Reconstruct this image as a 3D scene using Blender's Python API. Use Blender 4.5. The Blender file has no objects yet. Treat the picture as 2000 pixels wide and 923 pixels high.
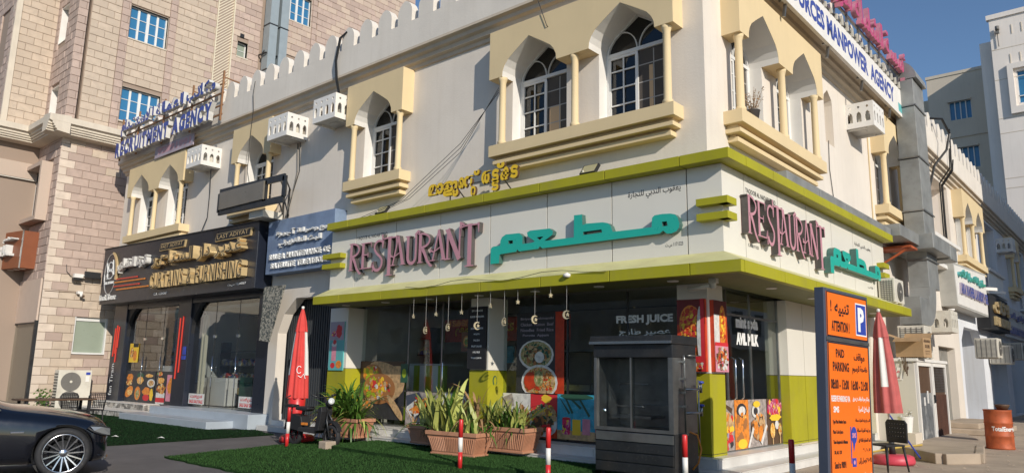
import bpy, bmesh, math, random
from mathutils import Vector, Matrix
from mathutils.geometry import tessellate_polygon
random.seed(7)
SC = bpy.context.scene
COL = SC.collection
# ------------------------------------------------------------------ camera
cam = bpy.data.cameras.new('camera')
cam.sensor_width = 36; cam.lens = 26.258; cam.clip_end = 3000; cam.clip_start = .05
camo = bpy.data.objects.new('camera', cam); COL.objects.link(camo)
RX = Vector((0.757889, 0.65216, 0.017078)); UP = Vector((0.104644, -0.147365, 0.983531)); FW = Vector((-0.643937, 0.74362, 0.179931))
m = Matrix((RX, UP, -FW)).transposed().to_4x4(); m.translation = (5.5519, -11.3173, 1.55)
camo.matrix_world = m
SC.camera = camo
# ------------------------------------------------------------------ sky and sun
SUN_DIR = Vector((0.82, -0.37, 0.42)).normalized()
SUN_EL = math.asin(SUN_DIR.z); SUN_AZ = math.atan2(SUN_DIR.x, SUN_DIR.y)
world = bpy.data.worlds.new('World'); SC.world = world; world.use_nodes = True
wn = world.node_tree; bg = wn.nodes['Background']
sky = wn.nodes.new('ShaderNodeTexSky'); sky.sky_type = 'NISHITA'; sky.sun_disc = False
sky.sun_elevation = SUN_EL; sky.sun_rotation = SUN_AZ; sky.air_density = 1.0; sky.dust_density = 0.2; sky.ozone_density = 4.0
wn.links.new(sky.outputs[0], bg.inputs[0]); bg.inputs[1].default_value = 0.118
sun = bpy.data.lights.new('sun', 'SUN'); sun.energy = 4.1; sun.angle = math.radians(.5); sun.color = (1, .93, .82)
suno = bpy.data.objects.new('sun', sun); COL.objects.link(suno)
suno.rotation_euler = SUN_DIR.to_track_quat('Z', 'Y').to_euler(); suno.location = (20, -20, 30)
SC.view_settings.view_transform = 'Standard'; SC.view_settings.look = 'None'
SC.view_settings.exposure = 0.0; SC.view_settings.gamma = 1
SC.render.engine = 'CYCLES'
SC.cycles.max_bounces = 8; SC.cycles.transparent_max_bounces = 12

# ------------------------------------------------------------------ coordinate frames
def W(p): return (p[0], p[1], p[2])
def FR(p): return (p[0], -p[1], p[2])      # front facade: u = x, d = outwards (-y), z
def SD(p): return (p[1], p[0], p[2])       # side facade:  u = y, d = outwards (+x), z
def XF(mat):
    return lambda p: tuple(mat @ Vector(p))
def at(x, y, z=0, rz=0, rx=0, ry=0):
    return Matrix.Translation((x, y, z)) @ Matrix.Rotation(rz, 4, 'Z') @ Matrix.Rotation(ry, 4, 'Y') @ Matrix.Rotation(rx, 4, 'X')

# ------------------------------------------------------------------ mesh builder
class MB:
    def __init__(s): s.v = []; s.f = []; s.mi = []; s.sm = []
    def add(s, vs, fs, T=W, mi=0, smooth=False):
        o = len(s.v); s.v += [tuple(T(p)) for p in vs]
        s.f += [tuple(o+i for i in f) for f in fs]; s.mi += [mi]*len(fs); s.sm += [smooth]*len(fs)
        return s
    def box(s, a0, a1, b0, b1, c0, c1, T=W, mi=0):
        vs = [(x, y, z) for x in (a0, a1) for y in (b0, b1) for z in (c0, c1)]
        return s.add(vs, [(0,1,3,2),(4,6,7,5),(0,4,5,1),(2,3,7,6),(0,2,6,4),(1,5,7,3)], T, mi)
    def bar(s, p, q, w, h=None, T=W, mi=0, up=(0,0,1)):
        h = h or w; p = Vector(p); q = Vector(q); d = (q-p).normalized(); u = Vector(up)
        if abs(d.dot(u)) > .98: u = Vector((1,0,0))
        a = d.cross(u).normalized()*w/2; b = a.cross(d).normalized()*h/2
        vs = [p+a+b, p-a+b, p-a-b, p+a-b, q+a+b, q-a+b, q-a-b, q+a-b]
        return s.add(vs, [(0,1,2,3),(7,6,5,4),(0,4,5,1),(1,5,6,2),(2,6,7,3),(3,7,4,0)], T, mi)
    def tube(s, pts, r, n=6, T=W, mi=0, cap=True):
        pts = [Vector(p) for p in pts]; rs = r if isinstance(r, (list, tuple)) else [r]*len(pts)
        vs = []; prev = None
        for i, p in enumerate(pts):
            d = ((pts[i+1] if i < len(pts)-1 else p)-(pts[i-1] if i else p)).normalized()
            if prev is None:
                a = d.orthogonal().normalized()
            else:
                a = (prev-d*prev.dot(d)).normalized()
            prev = a; b = d.cross(a)
            for k in range(n):
                t = 2*math.pi*k/n; vs.append(p+(a*math.cos(t)+b*math.sin(t))*rs[i])
        fs = []
        for i in range(len(pts)-1):
            for k in range(n):
                fs.append((i*n+k, i*n+(k+1) % n, (i+1)*n+(k+1) % n, (i+1)*n+k))
        s.add(vs, fs, T, mi, n > 5)
        if cap:
            o = len(s.v)-len(vs)
            s.f += [tuple(o+k for k in range(n))[::-1], tuple(o+(len(pts)-1)*n+k for k in range(n))]; s.mi += [mi, mi]; s.sm += [False, False]
        return s
    def lathe(s, prof, c=(0,0,0), n=24, T=W, mi=0, cap=True, sx=1, sy=1, smooth=True):
        vs = []; 
        for r, z in prof:
            for k in range(n):
                t = 2*math.pi*k/n; vs.append((c[0]+sx*r*math.cos(t), c[1]+sy*r*math.sin(t), c[2]+z))
        fs = [(i*n+k, i*n+(k+1) % n, (i+1)*n+(k+1) % n, (i+1)*n+k) for i in range(len(prof)-1) for k in range(n)]
        s.add(vs, fs, T, mi, smooth)
        if cap:
            o = len(s.v)-len(vs); s.f += [tuple(o+k for k in range(n))[::-1], tuple(o+(len(prof)-1)*n+k for k in range(n))]; s.mi += [mi, mi]; s.sm += [False, False]
        return s
    def prism(s, outer, d0, d1, T=W, holes=(), mi=0, side=None, back=True, sides=True):
        """outline in (u, z), extruded along the frame's second axis from d0 (front) to d1 (back)"""
        loops = [list(outer)]+[list(h) for h in holes]
        tri = tessellate_polygon([[Vector((a, b, 0)) for a, b in l] for l in loops])
        flat = [p for l in loops for p in l]; n = len(flat)
        vs = [(a, d0, b) for a, b in flat]+[(a, d1, b) for a, b in flat]
        s.add(vs, [tuple(t) for t in tri], T, mi)
        o = len(s.v)-len(vs); k = []
        if back: k += [tuple(o+n+i for i in t)[::-1] for t in tri]
        s.f += k; s.mi += [mi]*len(k); s.sm += [False]*len(k)
        if sides:
            b = 0
            for l in loops:
                m_ = len(l)
                for i in range(m_):
                    j = (i+1) % m_
                    s.f.append((o+b+i, o+b+j, o+n+b+j, o+n+b+i)); s.mi.append(mi if side is None else side); s.sm.append(False)
                b += m_
        return s
    def mesh(s, name, mats):
        me = bpy.data.meshes.new(name); me.from_pydata(s.v, [], s.f)
        for m_ in (mats if isinstance(mats, (list, tuple)) else [mats]): me.materials.append(m_)
        me.polygons.foreach_set('material_index', s.mi); me.polygons.foreach_set('use_smooth', s.sm)
        bm = bmesh.new(); bm.from_mesh(me); bmesh.ops.recalc_face_normals(bm, faces=bm.faces); bm.to_mesh(me); bm.free()
        return me
    def obj(s, name, mats, parent=None, bevel=0, **kw):
        me = s.mesh(name, mats); return link(name, me, parent, bevel=bevel, **kw)
def link(name, me, parent=None, loc=None, mat=None, bevel=0, **kw):
    o = bpy.data.objects.new(name, me); COL.objects.link(o)
    if mat is not None: o.matrix_local = mat
    if loc is not None: o.location = loc
    if parent is not None: o.parent = parent
    if bevel:
        b = o.modifiers.new('bevel', 'BEVEL'); b.width = bevel; b.segments = 2; b.limit_method = 'ANGLE'; b.angle_limit = math.radians(40)
    for k, v in kw.items(): o[k] = v
    return o
def thing(name, label, cat, group=None, loc=(0,0,0), rz=0):
    o = bpy.data.objects.new(name, None); COL.objects.link(o); o.location = loc; o.rotation_euler = (0,0,rz)
    o.empty_display_size = .2
    o['label'] = label; o['category'] = cat
    if group: o['group'] = group
    return o
def tag(o, label, cat, group=None):
    o['label'] = label; o['category'] = cat
    if group: o['group'] = group
    return o
def kids(o): return [c for c in bpy.data.objects if c.parent == o]
def dup(o, loc, rz=0, label=None, parent=None):
    ch = o.get('_k')
    c = o.copy(); COL.objects.link(c)
    c.location = loc; c.rotation_euler = (0,0,rz)
    if label: c['label'] = label
    for k in kids(o):
        d = k.copy(); COL.objects.link(d); d.parent = c
        for g in kids(k):
            e = g.copy(); COL.objects.link(e); e.parent = d
    return c
def circ(cx, cz, r, n=16, rz=None, a0=0, a1=2*math.pi):
    rz = rz or r
    full = abs(a1-a0-2*math.pi) < 1e-6
    return [(cx+r*math.cos(a0+(a1-a0)*i/(n if full else n-1)), cz+rz*math.sin(a0+(a1-a0)*i/(n if full else n-1))) for i in range(n)]
def rect(a0, a1, b0, b1): return [(a0,b0),(a1,b0),(a1,b1),(a0,b1)]

# ------------------------------------------------------------------ materials
MT = {}
def mat(name, col, rough=.6, metal=0, var=0, vscale=3, bump=0, bscale=40, streak=0, tint=None, spec=None, objvar=0, island=0, coat=0, emit=None, col2=None, hue=0, dirt=0, trans=0):
    m = bpy.data.materials.new(name); m.use_nodes = True; nt = m.node_tree; N = nt.nodes; L = nt.links
    p = N['Principled BSDF']; p.inputs['Roughness'].default_value = rough; p.inputs['Metallic'].default_value = metal
    if spec is not None: p.inputs['Specular IOR Level'].default_value = spec
    if coat: p.inputs['Coat Weight'].default_value = coat; p.inputs['Coat Roughness'].default_value = .04
    if trans: p.inputs['Subsurface Weight'].default_value = 0
    out = None
    tc = N.new('ShaderNodeTexCoord')
    rgb = N.new('ShaderNodeRGB'); rgb.outputs[0].default_value = (*col, 1); cur = rgb.outputs[0]
    def mixc(a, b, fac, mode='MIX'):
        x = N.new('ShaderNodeMix'); x.data_type = 'RGBA'; x.blend_type = mode
        if isinstance(fac, float): x.inputs[0].default_value = fac
        else: L.new(fac, x.inputs[0])
        for i, v in ((6, a), (7, b)):
            if isinstance(v, tuple): x.inputs[i].default_value = (*v, 1)
            else: L.new(v, x.inputs[i])
        return x.outputs[2]
    def noise(scale, detail=4, vec=None, sc3=None):
        n = N.new('ShaderNodeTexNoise'); n.inputs['Scale'].default_value = scale; n.inputs['Detail'].default_value = detail
        src = vec or geo_pos()
        if sc3:
            mp = N.new('ShaderNodeMapping'); mp.inputs['Scale'].default_value = sc3; L.new(src, mp.inputs[0]); src = mp.outputs[0]
        L.new(src, n.inputs['Vector']); return n.outputs[0]
    _g = []
    def geo_pos():
        if not _g: _g.append(N.new('ShaderNodeNewGeometry'))
        return _g[0].outputs['Position']
    def ramp(v, lo, hi):
        r = N.new('ShaderNodeMapRange'); r.inputs[1].default_value = lo; r.inputs[2].default_value = hi; L.new(v, r.inputs[0]); return r.outputs[0]
    if objvar or island:
        src = N.new('ShaderNodeObjectInfo').outputs['Random'] if objvar else None
        if island:
            geo_pos(); isl = _g[0].outputs['Random Per Island']
            if src:
                a = N.new('ShaderNodeMath'); a.operation = 'ADD'; L.new(src, a.inputs[0]); L.new(isl, a.inputs[1])
                b = N.new('ShaderNodeMath'); b.operation = 'FRACT'; L.new(a.outputs[0], b.inputs[0]); src = b.outputs[0]
            else: src = isl
        k = objvar or island
        cur = mixc(cur, col2 or tuple(c*.7 for c in col), src) if col2 else mixc(tuple(min(1, c*(1+k)) for c in col), tuple(c*(1-k) for c in col), src)
    if var:
        cur = mixc(cur, mixc(cur, tuple(c*(1-var) for c in col), 1.0), ramp(noise(vscale), .4, .72))
        dk = mixc(cur, tint or (.25,.22,.18), ramp(noise(vscale*6.3, 6), .58, .85))
        cur = mixc(cur, dk, min(1.0, var*1.2))
    if streak:
        s = ramp(noise(1.0, 5, sc3=(7, 7, .45)), .5, .78)
        cur = mixc(cur, mixc(cur, tint or (.32,.27,.2), .55), mulv(N, L, s, streak))
    if dirt:
        s = ramp(noise(2.2, 8), .52, .74); cur = mixc(cur, tint or (.12,.09,.06), mulv(N, L, s, dirt))
    L.new(cur, p.inputs['Base Color'])
    if rough > .12:
        r = N.new('ShaderNodeMapRange'); r.inputs[1].default_value = .3; r.inputs[2].default_value = .7
        r.inputs[3].default_value = max(.03, rough-.03); r.inputs[4].default_value = min(1, rough+.04); L.new(noise(9), r.inputs[0]); L.new(r.outputs[0], p.inputs['Roughness'])
    if bump:
        b = N.new('ShaderNodeBump'); b.inputs['Strength'].default_value = bump; b.inputs['Distance'].default_value = .02
        L.new(noise(bscale, 6), b.inputs['Height']); L.new(b.outputs[0], p.inputs['Normal'])
    if emit: p.inputs['Emission Color'].default_value = (*col, 1); p.inputs['Emission Strength'].default_value = emit
    MT[name] = m; return m
def mulv(N, L, v, k):
    a = N.new('ShaderNodeMath'); a.operation = 'MULTIPLY'; a.inputs[1].default_value = k; L.new(v, a.inputs[0]); return a.outputs[0]
def glassmat(name, tint=(1,1,1), refl=1.0, base=.06, rough=.0):
    m = bpy.data.materials.new(name); m.use_nodes = True; N = m.node_tree.nodes; L = m.node_tree.links
    N.remove(N['Principled BSDF']); o = N['Material Output']
    tr = N.new('ShaderNodeBsdfTransparent'); tr.inputs[0].default_value = (*tint, 1)
    gl = N.new('ShaderNodeBsdfGlossy'); gl.inputs['Roughness'].default_value = rough
    lw = N.new('ShaderNodeLayerWeight'); lw.inputs[0].default_value = .5      # facing = 1 - |cos|
    pw = N.new('ShaderNodeMath'); pw.operation = 'POWER'; pw.inputs[1].default_value = 5; L.new(lw.outputs['Facing'], pw.inputs[0])
    r = N.new('ShaderNodeMapRange'); r.inputs[1].default_value = 0; r.inputs[2].default_value = 1; r.inputs[3].default_value = base; r.inputs[4].default_value = refl; L.new(pw.outputs[0], r.inputs[0])
    no = N.new('ShaderNodeTexNoise'); no.inputs['Scale'].default_value = 1.3; g = N.new('ShaderNodeNewGeometry'); L.new(g.outputs['Position'], no.inputs['Vector'])
    b = N.new('ShaderNodeBump'); b.inputs['Strength'].default_value = .04; b.inputs['Distance'].default_value = .05; L.new(no.outputs[0], b.inputs['Height']); L.new(b.outputs[0], gl.inputs['Normal'])
    mx = N.new('ShaderNodeMixShader'); L.new(r.outputs[0], mx.inputs[0]); L.new(tr.outputs[0], mx.inputs[1]); L.new(gl.outputs[0], mx.inputs[2]); L.new(mx.outputs[0], o.inputs[0])
    MT[name] = m; return m
def foodmat(name, cols, scale=9, bg=None, bgw=.0):
    """printed food picture: random coloured cells"""
    m = bpy.data.materials.new(name); m.use_nodes = True; N = m.node_tree.nodes; L = m.node_tree.links; p = N['Principled BSDF']; p.inputs['Roughness'].default_value = .35
    g = N.new('ShaderNodeNewGeometry'); no = N.new('ShaderNodeTexNoise'); no.inputs['Scale'].default_value = scale*.6; L.new(g.outputs['Position'], no.inputs['Vector'])
    ad = N.new('ShaderNodeVectorMath'); ad.operation = 'MULTIPLY_ADD'; ad.inputs[1].default_value = (.12,.12,.12); L.new(no.outputs[1], ad.inputs[0]); L.new(g.outputs['Position'], ad.inputs[2])
    vo = N.new('ShaderNodeTexVoronoi'); vo.inputs['Scale'].default_value = scale; L.new(ad.outputs[0], vo.inputs['Vector'])
    sp = N.new('ShaderNodeSeparateColor'); L.new(vo.outputs['Color'], sp.inputs[0])
    cr = N.new('ShaderNodeValToRGB'); cr.color_ramp.interpolation = 'CONSTANT'; L.new(sp.outputs[0], cr.inputs[0])
    el = cr.color_ramp.elements; n = len(cols)
    while len(el) < n: el.new(.5)
    for i, c in enumerate(cols): el[i].position = i/n; el[i].color = (*c, 1)
    n2 = N.new('ShaderNodeTexNoise'); n2.inputs['Scale'].default_value = scale*5; L.new(g.outputs['Position'], n2.inputs['Vector'])
    mr = N.new('ShaderNodeMapRange'); mr.inputs[1].default_value = .3; mr.inputs[2].default_value = .7; mr.inputs[3].default_value = .45; mr.inputs[4].default_value = 1.3; L.new(n2.outputs[0], mr.inputs[0])
    mr.inputs[4].default_value = 1.45; mu = N.new('ShaderNodeVectorMath'); mu.operation = 'SCALE'; L.new(cr.outputs[0], mu.inputs[0]); L.new(mr.outputs[0], mu.inputs['Scale'])
    L.new(mu.outputs[0], p.inputs['Base Color']); MT[name] = m; return m
PLAST = mat('cream_plaster', (.74,.67,.585), .8, var=.10, vscale=.6, bump=.15, bscale=30, streak=.32, tint=(.5,.42,.33))
PARA = mat('parapet_plaster', (.74,.68,.60), .85, var=.09, vscale=1.1, bump=.15, bscale=25, streak=.35, tint=(.48,.42,.34))
CORN = mat('cornice_paint', (.60,.51,.40), .8, var=.12, vscale=2, bump=.1, streak=.25, tint=(.3,.25,.2))
YEL = mat('yellow_trim_paint', (.72,.565,.33), .75, var=.06, vscale=1.2, bump=.06, bscale=30, streak=.12, tint=(.45,.35,.2))
WHITE = mat('white_paint', (.78,.75,.70), .55, var=.06, bump=.06)
LIME = mat('lime_panel', (.385,.36,.018), .5, var=.12, vscale=1.5, bump=.04, bscale=8, streak=.4, dirt=.18, tint=(.26,.22,.09), spec=.3)
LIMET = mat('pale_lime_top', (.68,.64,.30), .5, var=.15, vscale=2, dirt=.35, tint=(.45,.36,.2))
PANEL = mat('pale_composite_panel', (.75,.715,.63), .35, var=.03, vscale=1, streak=.07, tint=(.5,.46,.38))
DARKJ = mat('dark_joint', (.03,.03,.03), .8)
TEAL = mat('teal_acrylic', (.02,.42,.33), .3, var=.05, bump=.02)
PINK = mat('dusty_pink_acrylic', (.56,.27,.32), .35, var=.08, bump=.02)
PSIDE = mat('dark_letter_return', (.085,.075,.07), .4, var=.2)
TSIDE = mat('dark_teal_return', (.06,.14,.12), .45, var=.2)
YLET = mat('yellow_acrylic', (.80,.52,.02), .35, var=.05)
BLK = mat('black_composite', (.014,.018,.030), .3)
BLKM = mat('black_matt', (.016,.016,.018), .6)
GOLD = mat('gold_metal', (.78,.58,.30), .32, .45)
SILV = mat('silver_metal', (.66,.66,.66), .3, .5)
STEEL = mat('worn_steel', (.35,.35,.34), .32, .85, var=.3, vscale=4, dirt=.35)
DSTEEL = mat('dark_steel', (.055,.058,.062), .40, .6, var=.3, vscale=4, dirt=.3)
GALV = mat('galvanised_duct', (.34,.345,.33), .45, .35, var=.3, vscale=2.5, dirt=.35, tint=(.2,.18,.15))
GREYP = mat('grey_painted_pipe', (.33,.38,.40), .5, .2, var=.1)
BLUEL = mat('blue_letter_paint', (.045,.075,.33), .4, var=.15)
LRET = mat('white_letter_return', (.66,.64,.60), .5, var=.2)
BOARDB = mat('faded_blue_board', (.20,.27,.40), .5, var=.3, vscale=3, streak=.4, dirt=.3, tint=(.1,.12,.2))
RED = mat('red_plastic', (.62,.03,.03), .35, var=.08)
REDC = mat('red_canvas', (.66,.06,.05), .8, var=.12, vscale=5, bump=.2, bscale=90)
FADE = mat('faded_red_canvas', (.50,.115,.105), .85, var=.2, vscale=5, bump=.2, bscale=90)
WCAN = mat('white_canvas', (.74,.72,.68), .8, var=.08, bump=.2, bscale=90)
ORG = mat('orange_sign_sheet', (.90,.17,.012), .4, var=.04)
BLUE = mat('sign_blue', (.03,.06,.36), .4)
INK = mat('black_print', (.012,.012,.014), .5)
INKW = mat('white_print', (.82,.82,.80), .5)
INKR = mat('red_print', (.62,.03,.04), .5)
SLATE = mat('slate_blue_frame', (.085,.10,.14), .45, .3, var=.1)
TERRA = mat('terracotta_plastic', (.50,.24,.14), .6, var=.15, vscale=5, bump=.08, dirt=.25, tint=(.3,.2,.14))
LEAF = mat('green_leaf', (.07,.15,.02), .45, island=.35, objvar=.35, bump=.05, var=.1)
LEAFY = mat('striped_yellow_green_leaf', (.36,.38,.10), .45, objvar=.35, bump=.05, var=.1)
LEAFD = mat('dry_leaf', (.34,.20,.09), .8, objvar=.35, var=.2)
SOIL = mat('soil', (.06,.04,.025), .95, bump=.5)
TYRE = mat('tyre_rubber', (.022,.022,.024), .75, var=.2, bump=.1)
CARP = mat('black_car_paint', (.004,.005,.009), .16, 0, coat=1.0)
CARG = mat('grey_plastic_trim', (.03,.03,.032), .5)
ALLOY = mat('polished_alloy', (.60,.60,.62), .2, 1.0)
CHROME = mat('chrome', (.8,.8,.8), .08, 1.0)
ASPH = mat('asphalt', (.155,.14,.135), .9, var=.3, vscale=.9, bump=.8, bscale=120, tint=(.05,.045,.045), dirt=.25)
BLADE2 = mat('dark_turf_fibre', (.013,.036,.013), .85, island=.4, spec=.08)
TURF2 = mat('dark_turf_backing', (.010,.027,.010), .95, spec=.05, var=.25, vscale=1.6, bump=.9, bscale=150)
GLASSG = glassmat('grill_glass', (.8,.82,.83), .6, .02)
PFAS = mat('pinkish_fascia', (.60,.47,.38), .7, var=.05)
BLUEM = mat('blue_grey_marble', (.40,.45,.50), .35, var=.12, vscale=2, dirt=.1, tint=(.3,.3,.3))
TURF = mat('turf_backing', (.024,.056,.018), .95, var=.25, vscale=1.6, bump=.9, bscale=150, tint=(.02,.05,.015), spec=.05)
BLADE = mat('turf_fibre', (.034,.080,.022), .85, island=.4, spec=.08)
CONC = mat('dusty_concrete', (.45,.36,.27), .9, var=.25, vscale=1.2, bump=.5, bscale=50, dirt=.35, tint=(.2,.16,.12))
TILE = mat('marble_step_tile', (.68,.66,.62), .4, var=.12, vscale=2, objvar=.06, streak=.1, dirt=.15, tint=(.35,.3,.24))
MOSA = foodmat('mosaic_tile', [(.5,.47,.42),(.22,.2,.18),(.42,.38,.33),(.14,.13,.12),(.6,.57,.52)], 7)
BRK = mat('tan_stone_block', (.55,.445,.345), .85, objvar=.09, island=.05, var=.1, vscale=4, bump=.5, bscale=35)
BRKP = mat('pink_stone_block', (.48,.365,.305), .85, objvar=.13, island=.05, var=.1, vscale=4, bump=.5, bscale=35)
BRKL = mat('light_stone_block', (.66,.55,.45), .85, objvar=.1, var=.1, vscale=4, bump=.4, bscale=35)
BRKM = mat('mixed_stone_block', (.58,.46,.365), .85, island=.5, col2=(.49,.38,.31), var=.1, vscale=4, bump=.5, bscale=35)
MORT = mat('mortar', (.33,.25,.195), .95)
STN = mat('cast_stone_cornice', (.66,.58,.47), .8, var=.12, vscale=1.5, bump=.2, streak=.3)
LATT = mat('cream_lattice', (.70,.62,.47), .8, var=.1)
WINB = mat('sky_blue_glazing', (.04,.18,.35), .12, 0, spec=.8, var=.08, vscale=.8)
WIND = mat('dark_glazing', (.035,.04,.05), .08, 0, spec=.9)
WFRAME = mat('white_window_frame', (.74,.73,.70), .4, var=.05)
SCREEN = mat('fly_screen', (.07,.06,.052), .7, spec=.2)
FROST = mat('frosted_green_pane', (.30,.34,.27), .3, var=.05)
CURT = mat('dark_corrugated_curtain', (.045,.05,.055), .55)
ACW = mat('off_white_ac_casing', (.66,.62,.53), .5, var=.12, dirt=.3, tint=(.3,.24,.16))
BACKW = mat('shop_back_wall', (.40,.36,.32), .6, var=.2)
FAN = mat('dark_grey_fan_guard', (.17,.16,.145), .55)
CARD = mat('cardboard', (.42,.27,.14), .85, var=.15, vscale=6, bump=.1)
RUST = mat('rusty_orange_barrel', (.50,.11,.035), .6, .1, var=.4, vscale=5, dirt=.6, tint=(.16,.06,.03))
BROWNS = mat('copper_brown_panel', (.24,.075,.03), .4, var=.1)
INTW = mat('shop_interior_wall', (.50,.50,.47), .7, var=.1)
INTD = mat('shop_interior_dark', (.09,.08,.08), .6, var=.2)
WOOD = mat('dark_wood', (.10,.055,.03), .6, var=.2)
CAB = mat('black_cable', (.015,.015,.015), .5)
STAR = mat('glitter_ornament', (.68,.58,.38), .35, .4)
WBEI = mat('pale_beige_render', (.62,.58,.51), .85, var=.08, vscale=.4, streak=.25)
WBEI2 = mat('buff_render', (.64,.56,.45), .85, var=.08, vscale=.4, streak=.25)
WTOW = mat('white_render', (.84,.77,.70), .85, var=.06, vscale=.4, streak=.2)
BLUW = mat('blue_shade_render', (.74,.76,.80), .85, var=.1, vscale=.5, streak=.3)  # bluish tint of the shaded far walls put into the render colour
STRIPE = mat('lime_print', (.32,.42,.02), .5)
MAGE = mat('magenta_letter_paint', (.50,.06,.16), .4, var=.1)
LAV = mat('faded_lilac_board', (.40,.34,.40), .5, var=.2)
BRASSY = mat('weathered_green_board', (.45,.44,.40), .5, var=.15)
GLASS = glassmat('shop_glass', (.92,.95,.94), .9, .04)
GLASSE = glassmat('side_door_glass', (.85,.88,.86), 1.0, .12)
GLASSD = glassmat('tinted_shop_glass', (.90,.92,.92), 1.0, .09)
GLASSC = glassmat('car_glass', (.10,.12,.12), 1.0, .06)
F_FRY = foodmat('print_fried_food', [(.72,.30,.04),(.85,.48,.10),(.45,.12,.03),(.80,.62,.32),(.60,.20,.05),(.14,.05,.03)], 14)
F_WRAP = foodmat('print_wrap_filling', [(.78,.10,.03),(.85,.42,.10),(.80,.60,.30),(.20,.30,.05),(.85,.25,.05)], 16)
F_NOOD = foodmat('print_noodles', [(.62,.42,.16),(.70,.30,.08),(.30,.32,.06),(.75,.55,.30),(.50,.10,.03)], 30)
F_RICE = foodmat('print_green_rice', [(.30,.30,.12),(.55,.48,.25),(.16,.20,.06),(.40,.28,.12)], 30)
F_FRUIT = foodmat('print_fruit', [(.75,.04,.14),(.80,.30,.38),(.40,.03,.10),(.85,.62,.05),(.60,.05,.25)], 18)
F_SHAW = foodmat('print_shawarma', [(.85,.22,.02),(.90,.42,.03),(.70,.08,.01),(.88,.55,.08)], 22)
F_GOLD = foodmat('print_crumbs', [(.85,.45,.10),(.75,.28,.05),(.88,.62,.22)], 30)
F_SHELF = foodmat('packed_goods', [(.5,.5,.48),(.10,.12,.3),(.45,.06,.05),(.08,.08,.09),(.55,.45,.2),(.2,.3,.35)], 9)
F_PAPER = foodmat('print_pink_notice', [(.75,.72,.70),(.60,.12,.22),(.78,.74,.72),(.80,.76,.74)], 28)
TANPD = mat('print_brown', (.36,.15,.05), .5)
PALM = mat('print_palm_green', (.03,.10,.06), .5)
TANP = mat('print_tan', (.62,.40,.20), .5, var=.5, vscale=14, tint=(.35,.16,.05))
CYAN = mat('print_cyan', (.05,.42,.58), .4, var=.5, vscale=6, tint=(.5,.7,.75))
PBLACK = mat('print_slate', (.035,.035,.04), .45, var=.3, vscale=8)
PWHITE = mat('print_white', (.74,.72,.68), .45, var=.3, vscale=14, tint=(.5,.4,.3))
PGREY = mat('print_grey_wood', (.42,.36,.33), .5, var=.55, vscale=12)
PYEL = mat('print_yellow', (.85,.55,.04), .45)
PORA = mat('print_orange', (.85,.28,.04), .45, var=.45, vscale=18, tint=(.45,.08,.01))
PRED = mat('print_red_glow', (.60,.05,.01), .45, var=.3, vscale=9)
PTEA = mat('print_aqua', (.12,.45,.45), .45, var=.15)
PPNK = mat('print_pink', (.72,.28,.36), .45, var=.2, vscale=8)
REDL = mat('red_neon_strip', (.62,.05,.03), .4)
# ------------------------------------------------------------------ writing
AF = {}
_c = 0xFE8D
for ch, n in (('ا',2),('ب',4),('ة',2),('ت',4),('ث',4),('ج',4),('ح',4),('خ',4),('د',2),('ذ',2),('ر',2),('ز',2),('س',4),('ش',4),('ص',4),('ض',4),('ط',4),('ظ',4),('ع',4),('غ',4),('ف',4),('ق',4),('ك',4),('ل',4),('م',4),('ن',4),('ه',4),('و',2),('ى',2),('ي',4)):
    AF[ch] = (_c, n); _c += n
AF['أ'] = (0xFE83, 2)
def arab(s):
    out = []
    for w in s.split(' '):
        r = ''; n = len(w); i = 0
        while i < n:
            ch = w[i]
            if ch not in AF: r += ch; i += 1; continue
            pj = i > 0 and w[i-1] in AF and AF[w[i-1]][1] == 4
            if ch == 'ل' and i+1 < n and w[i+1] == 'ا':
                r += chr(0xFEFB+(1 if pj else 0)); i += 2; continue
            nj = i+1 < n and w[i+1] in AF and AF[ch][1] == 4
            b = AF[ch][0]; r += chr(b+(3 if pj and nj else 2 if nj else 1 if pj else 0)); i += 1
        out.append(r[::-1])
    return ' '.join(out[::-1])
_tc = {}
def glyphs(s, bold=.0, res=2):
    """outline text as a flat 2-D mesh: list of verts (x, y) and faces"""
    k = (s, bold, res)
    if k in _tc: return _tc[k]
    cu = bpy.data.curves.new('writing', 'FONT'); cu.body = s; cu.resolution_u = res; cu.fill_mode = 'FRONT'; cu.offset = bold; cu.extrude = 0
    o = bpy.data.objects.new('writing', cu); me = bpy.data.meshes.new_from_object(o)
    v = [(p.co.x, p.co.y) for p in me.vertices]; f = [tuple(p.vertices) for p in me.polygons]
    e = {}
    for p in f:
        for i in range(len(p)):
            a, b = p[i], p[(i+1) % len(p)]; kk = (min(a,b), max(a,b)); e.setdefault(kk, []).append((a, b))
    rim = [x[0] for x in e.values() if len(x) == 1]
    bpy.data.objects.remove(o); bpy.data.curves.remove(cu); bpy.data.meshes.remove(me)
    _tc[k] = (v, f, rim); return _tc[k]
def text(mb, s, u0, u1, z0, z1, d0, d1, T=W, mi=0, side=None, bold=.0, shear=0, flat=False, res=2):
    v, f, rim = glyphs(s, bold, res)
    if not v: return mb
    x0 = min(p[0] for p in v); x1 = max(p[0] for p in v); y0 = min(p[1] for p in v); y1 = max(p[1] for p in v)
    def q(p):
        a = (p[0]-x0)/(x1-x0 or 1); b = (p[1]-y0)/(y1-y0 or 1)
        return (u0+(u1-u0)*a, z0+(z1-z0)*b+shear*a)
    P = [q(p) for p in v]; n = len(P)
    mb.add([(a, d0, b) for a, b in P], f, T, mi)
    if not flat:
        o = len(mb.v)-n; base = len(mb.v)
        mb.add([(a, d1, b) for a, b in P], [], T)
        for a, b in rim:
            mb.f.append((o+a, o+b, base+b, base+a)); mb.mi.append(mi if side is None else side); mb.sm.append(False)
    return mb
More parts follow.
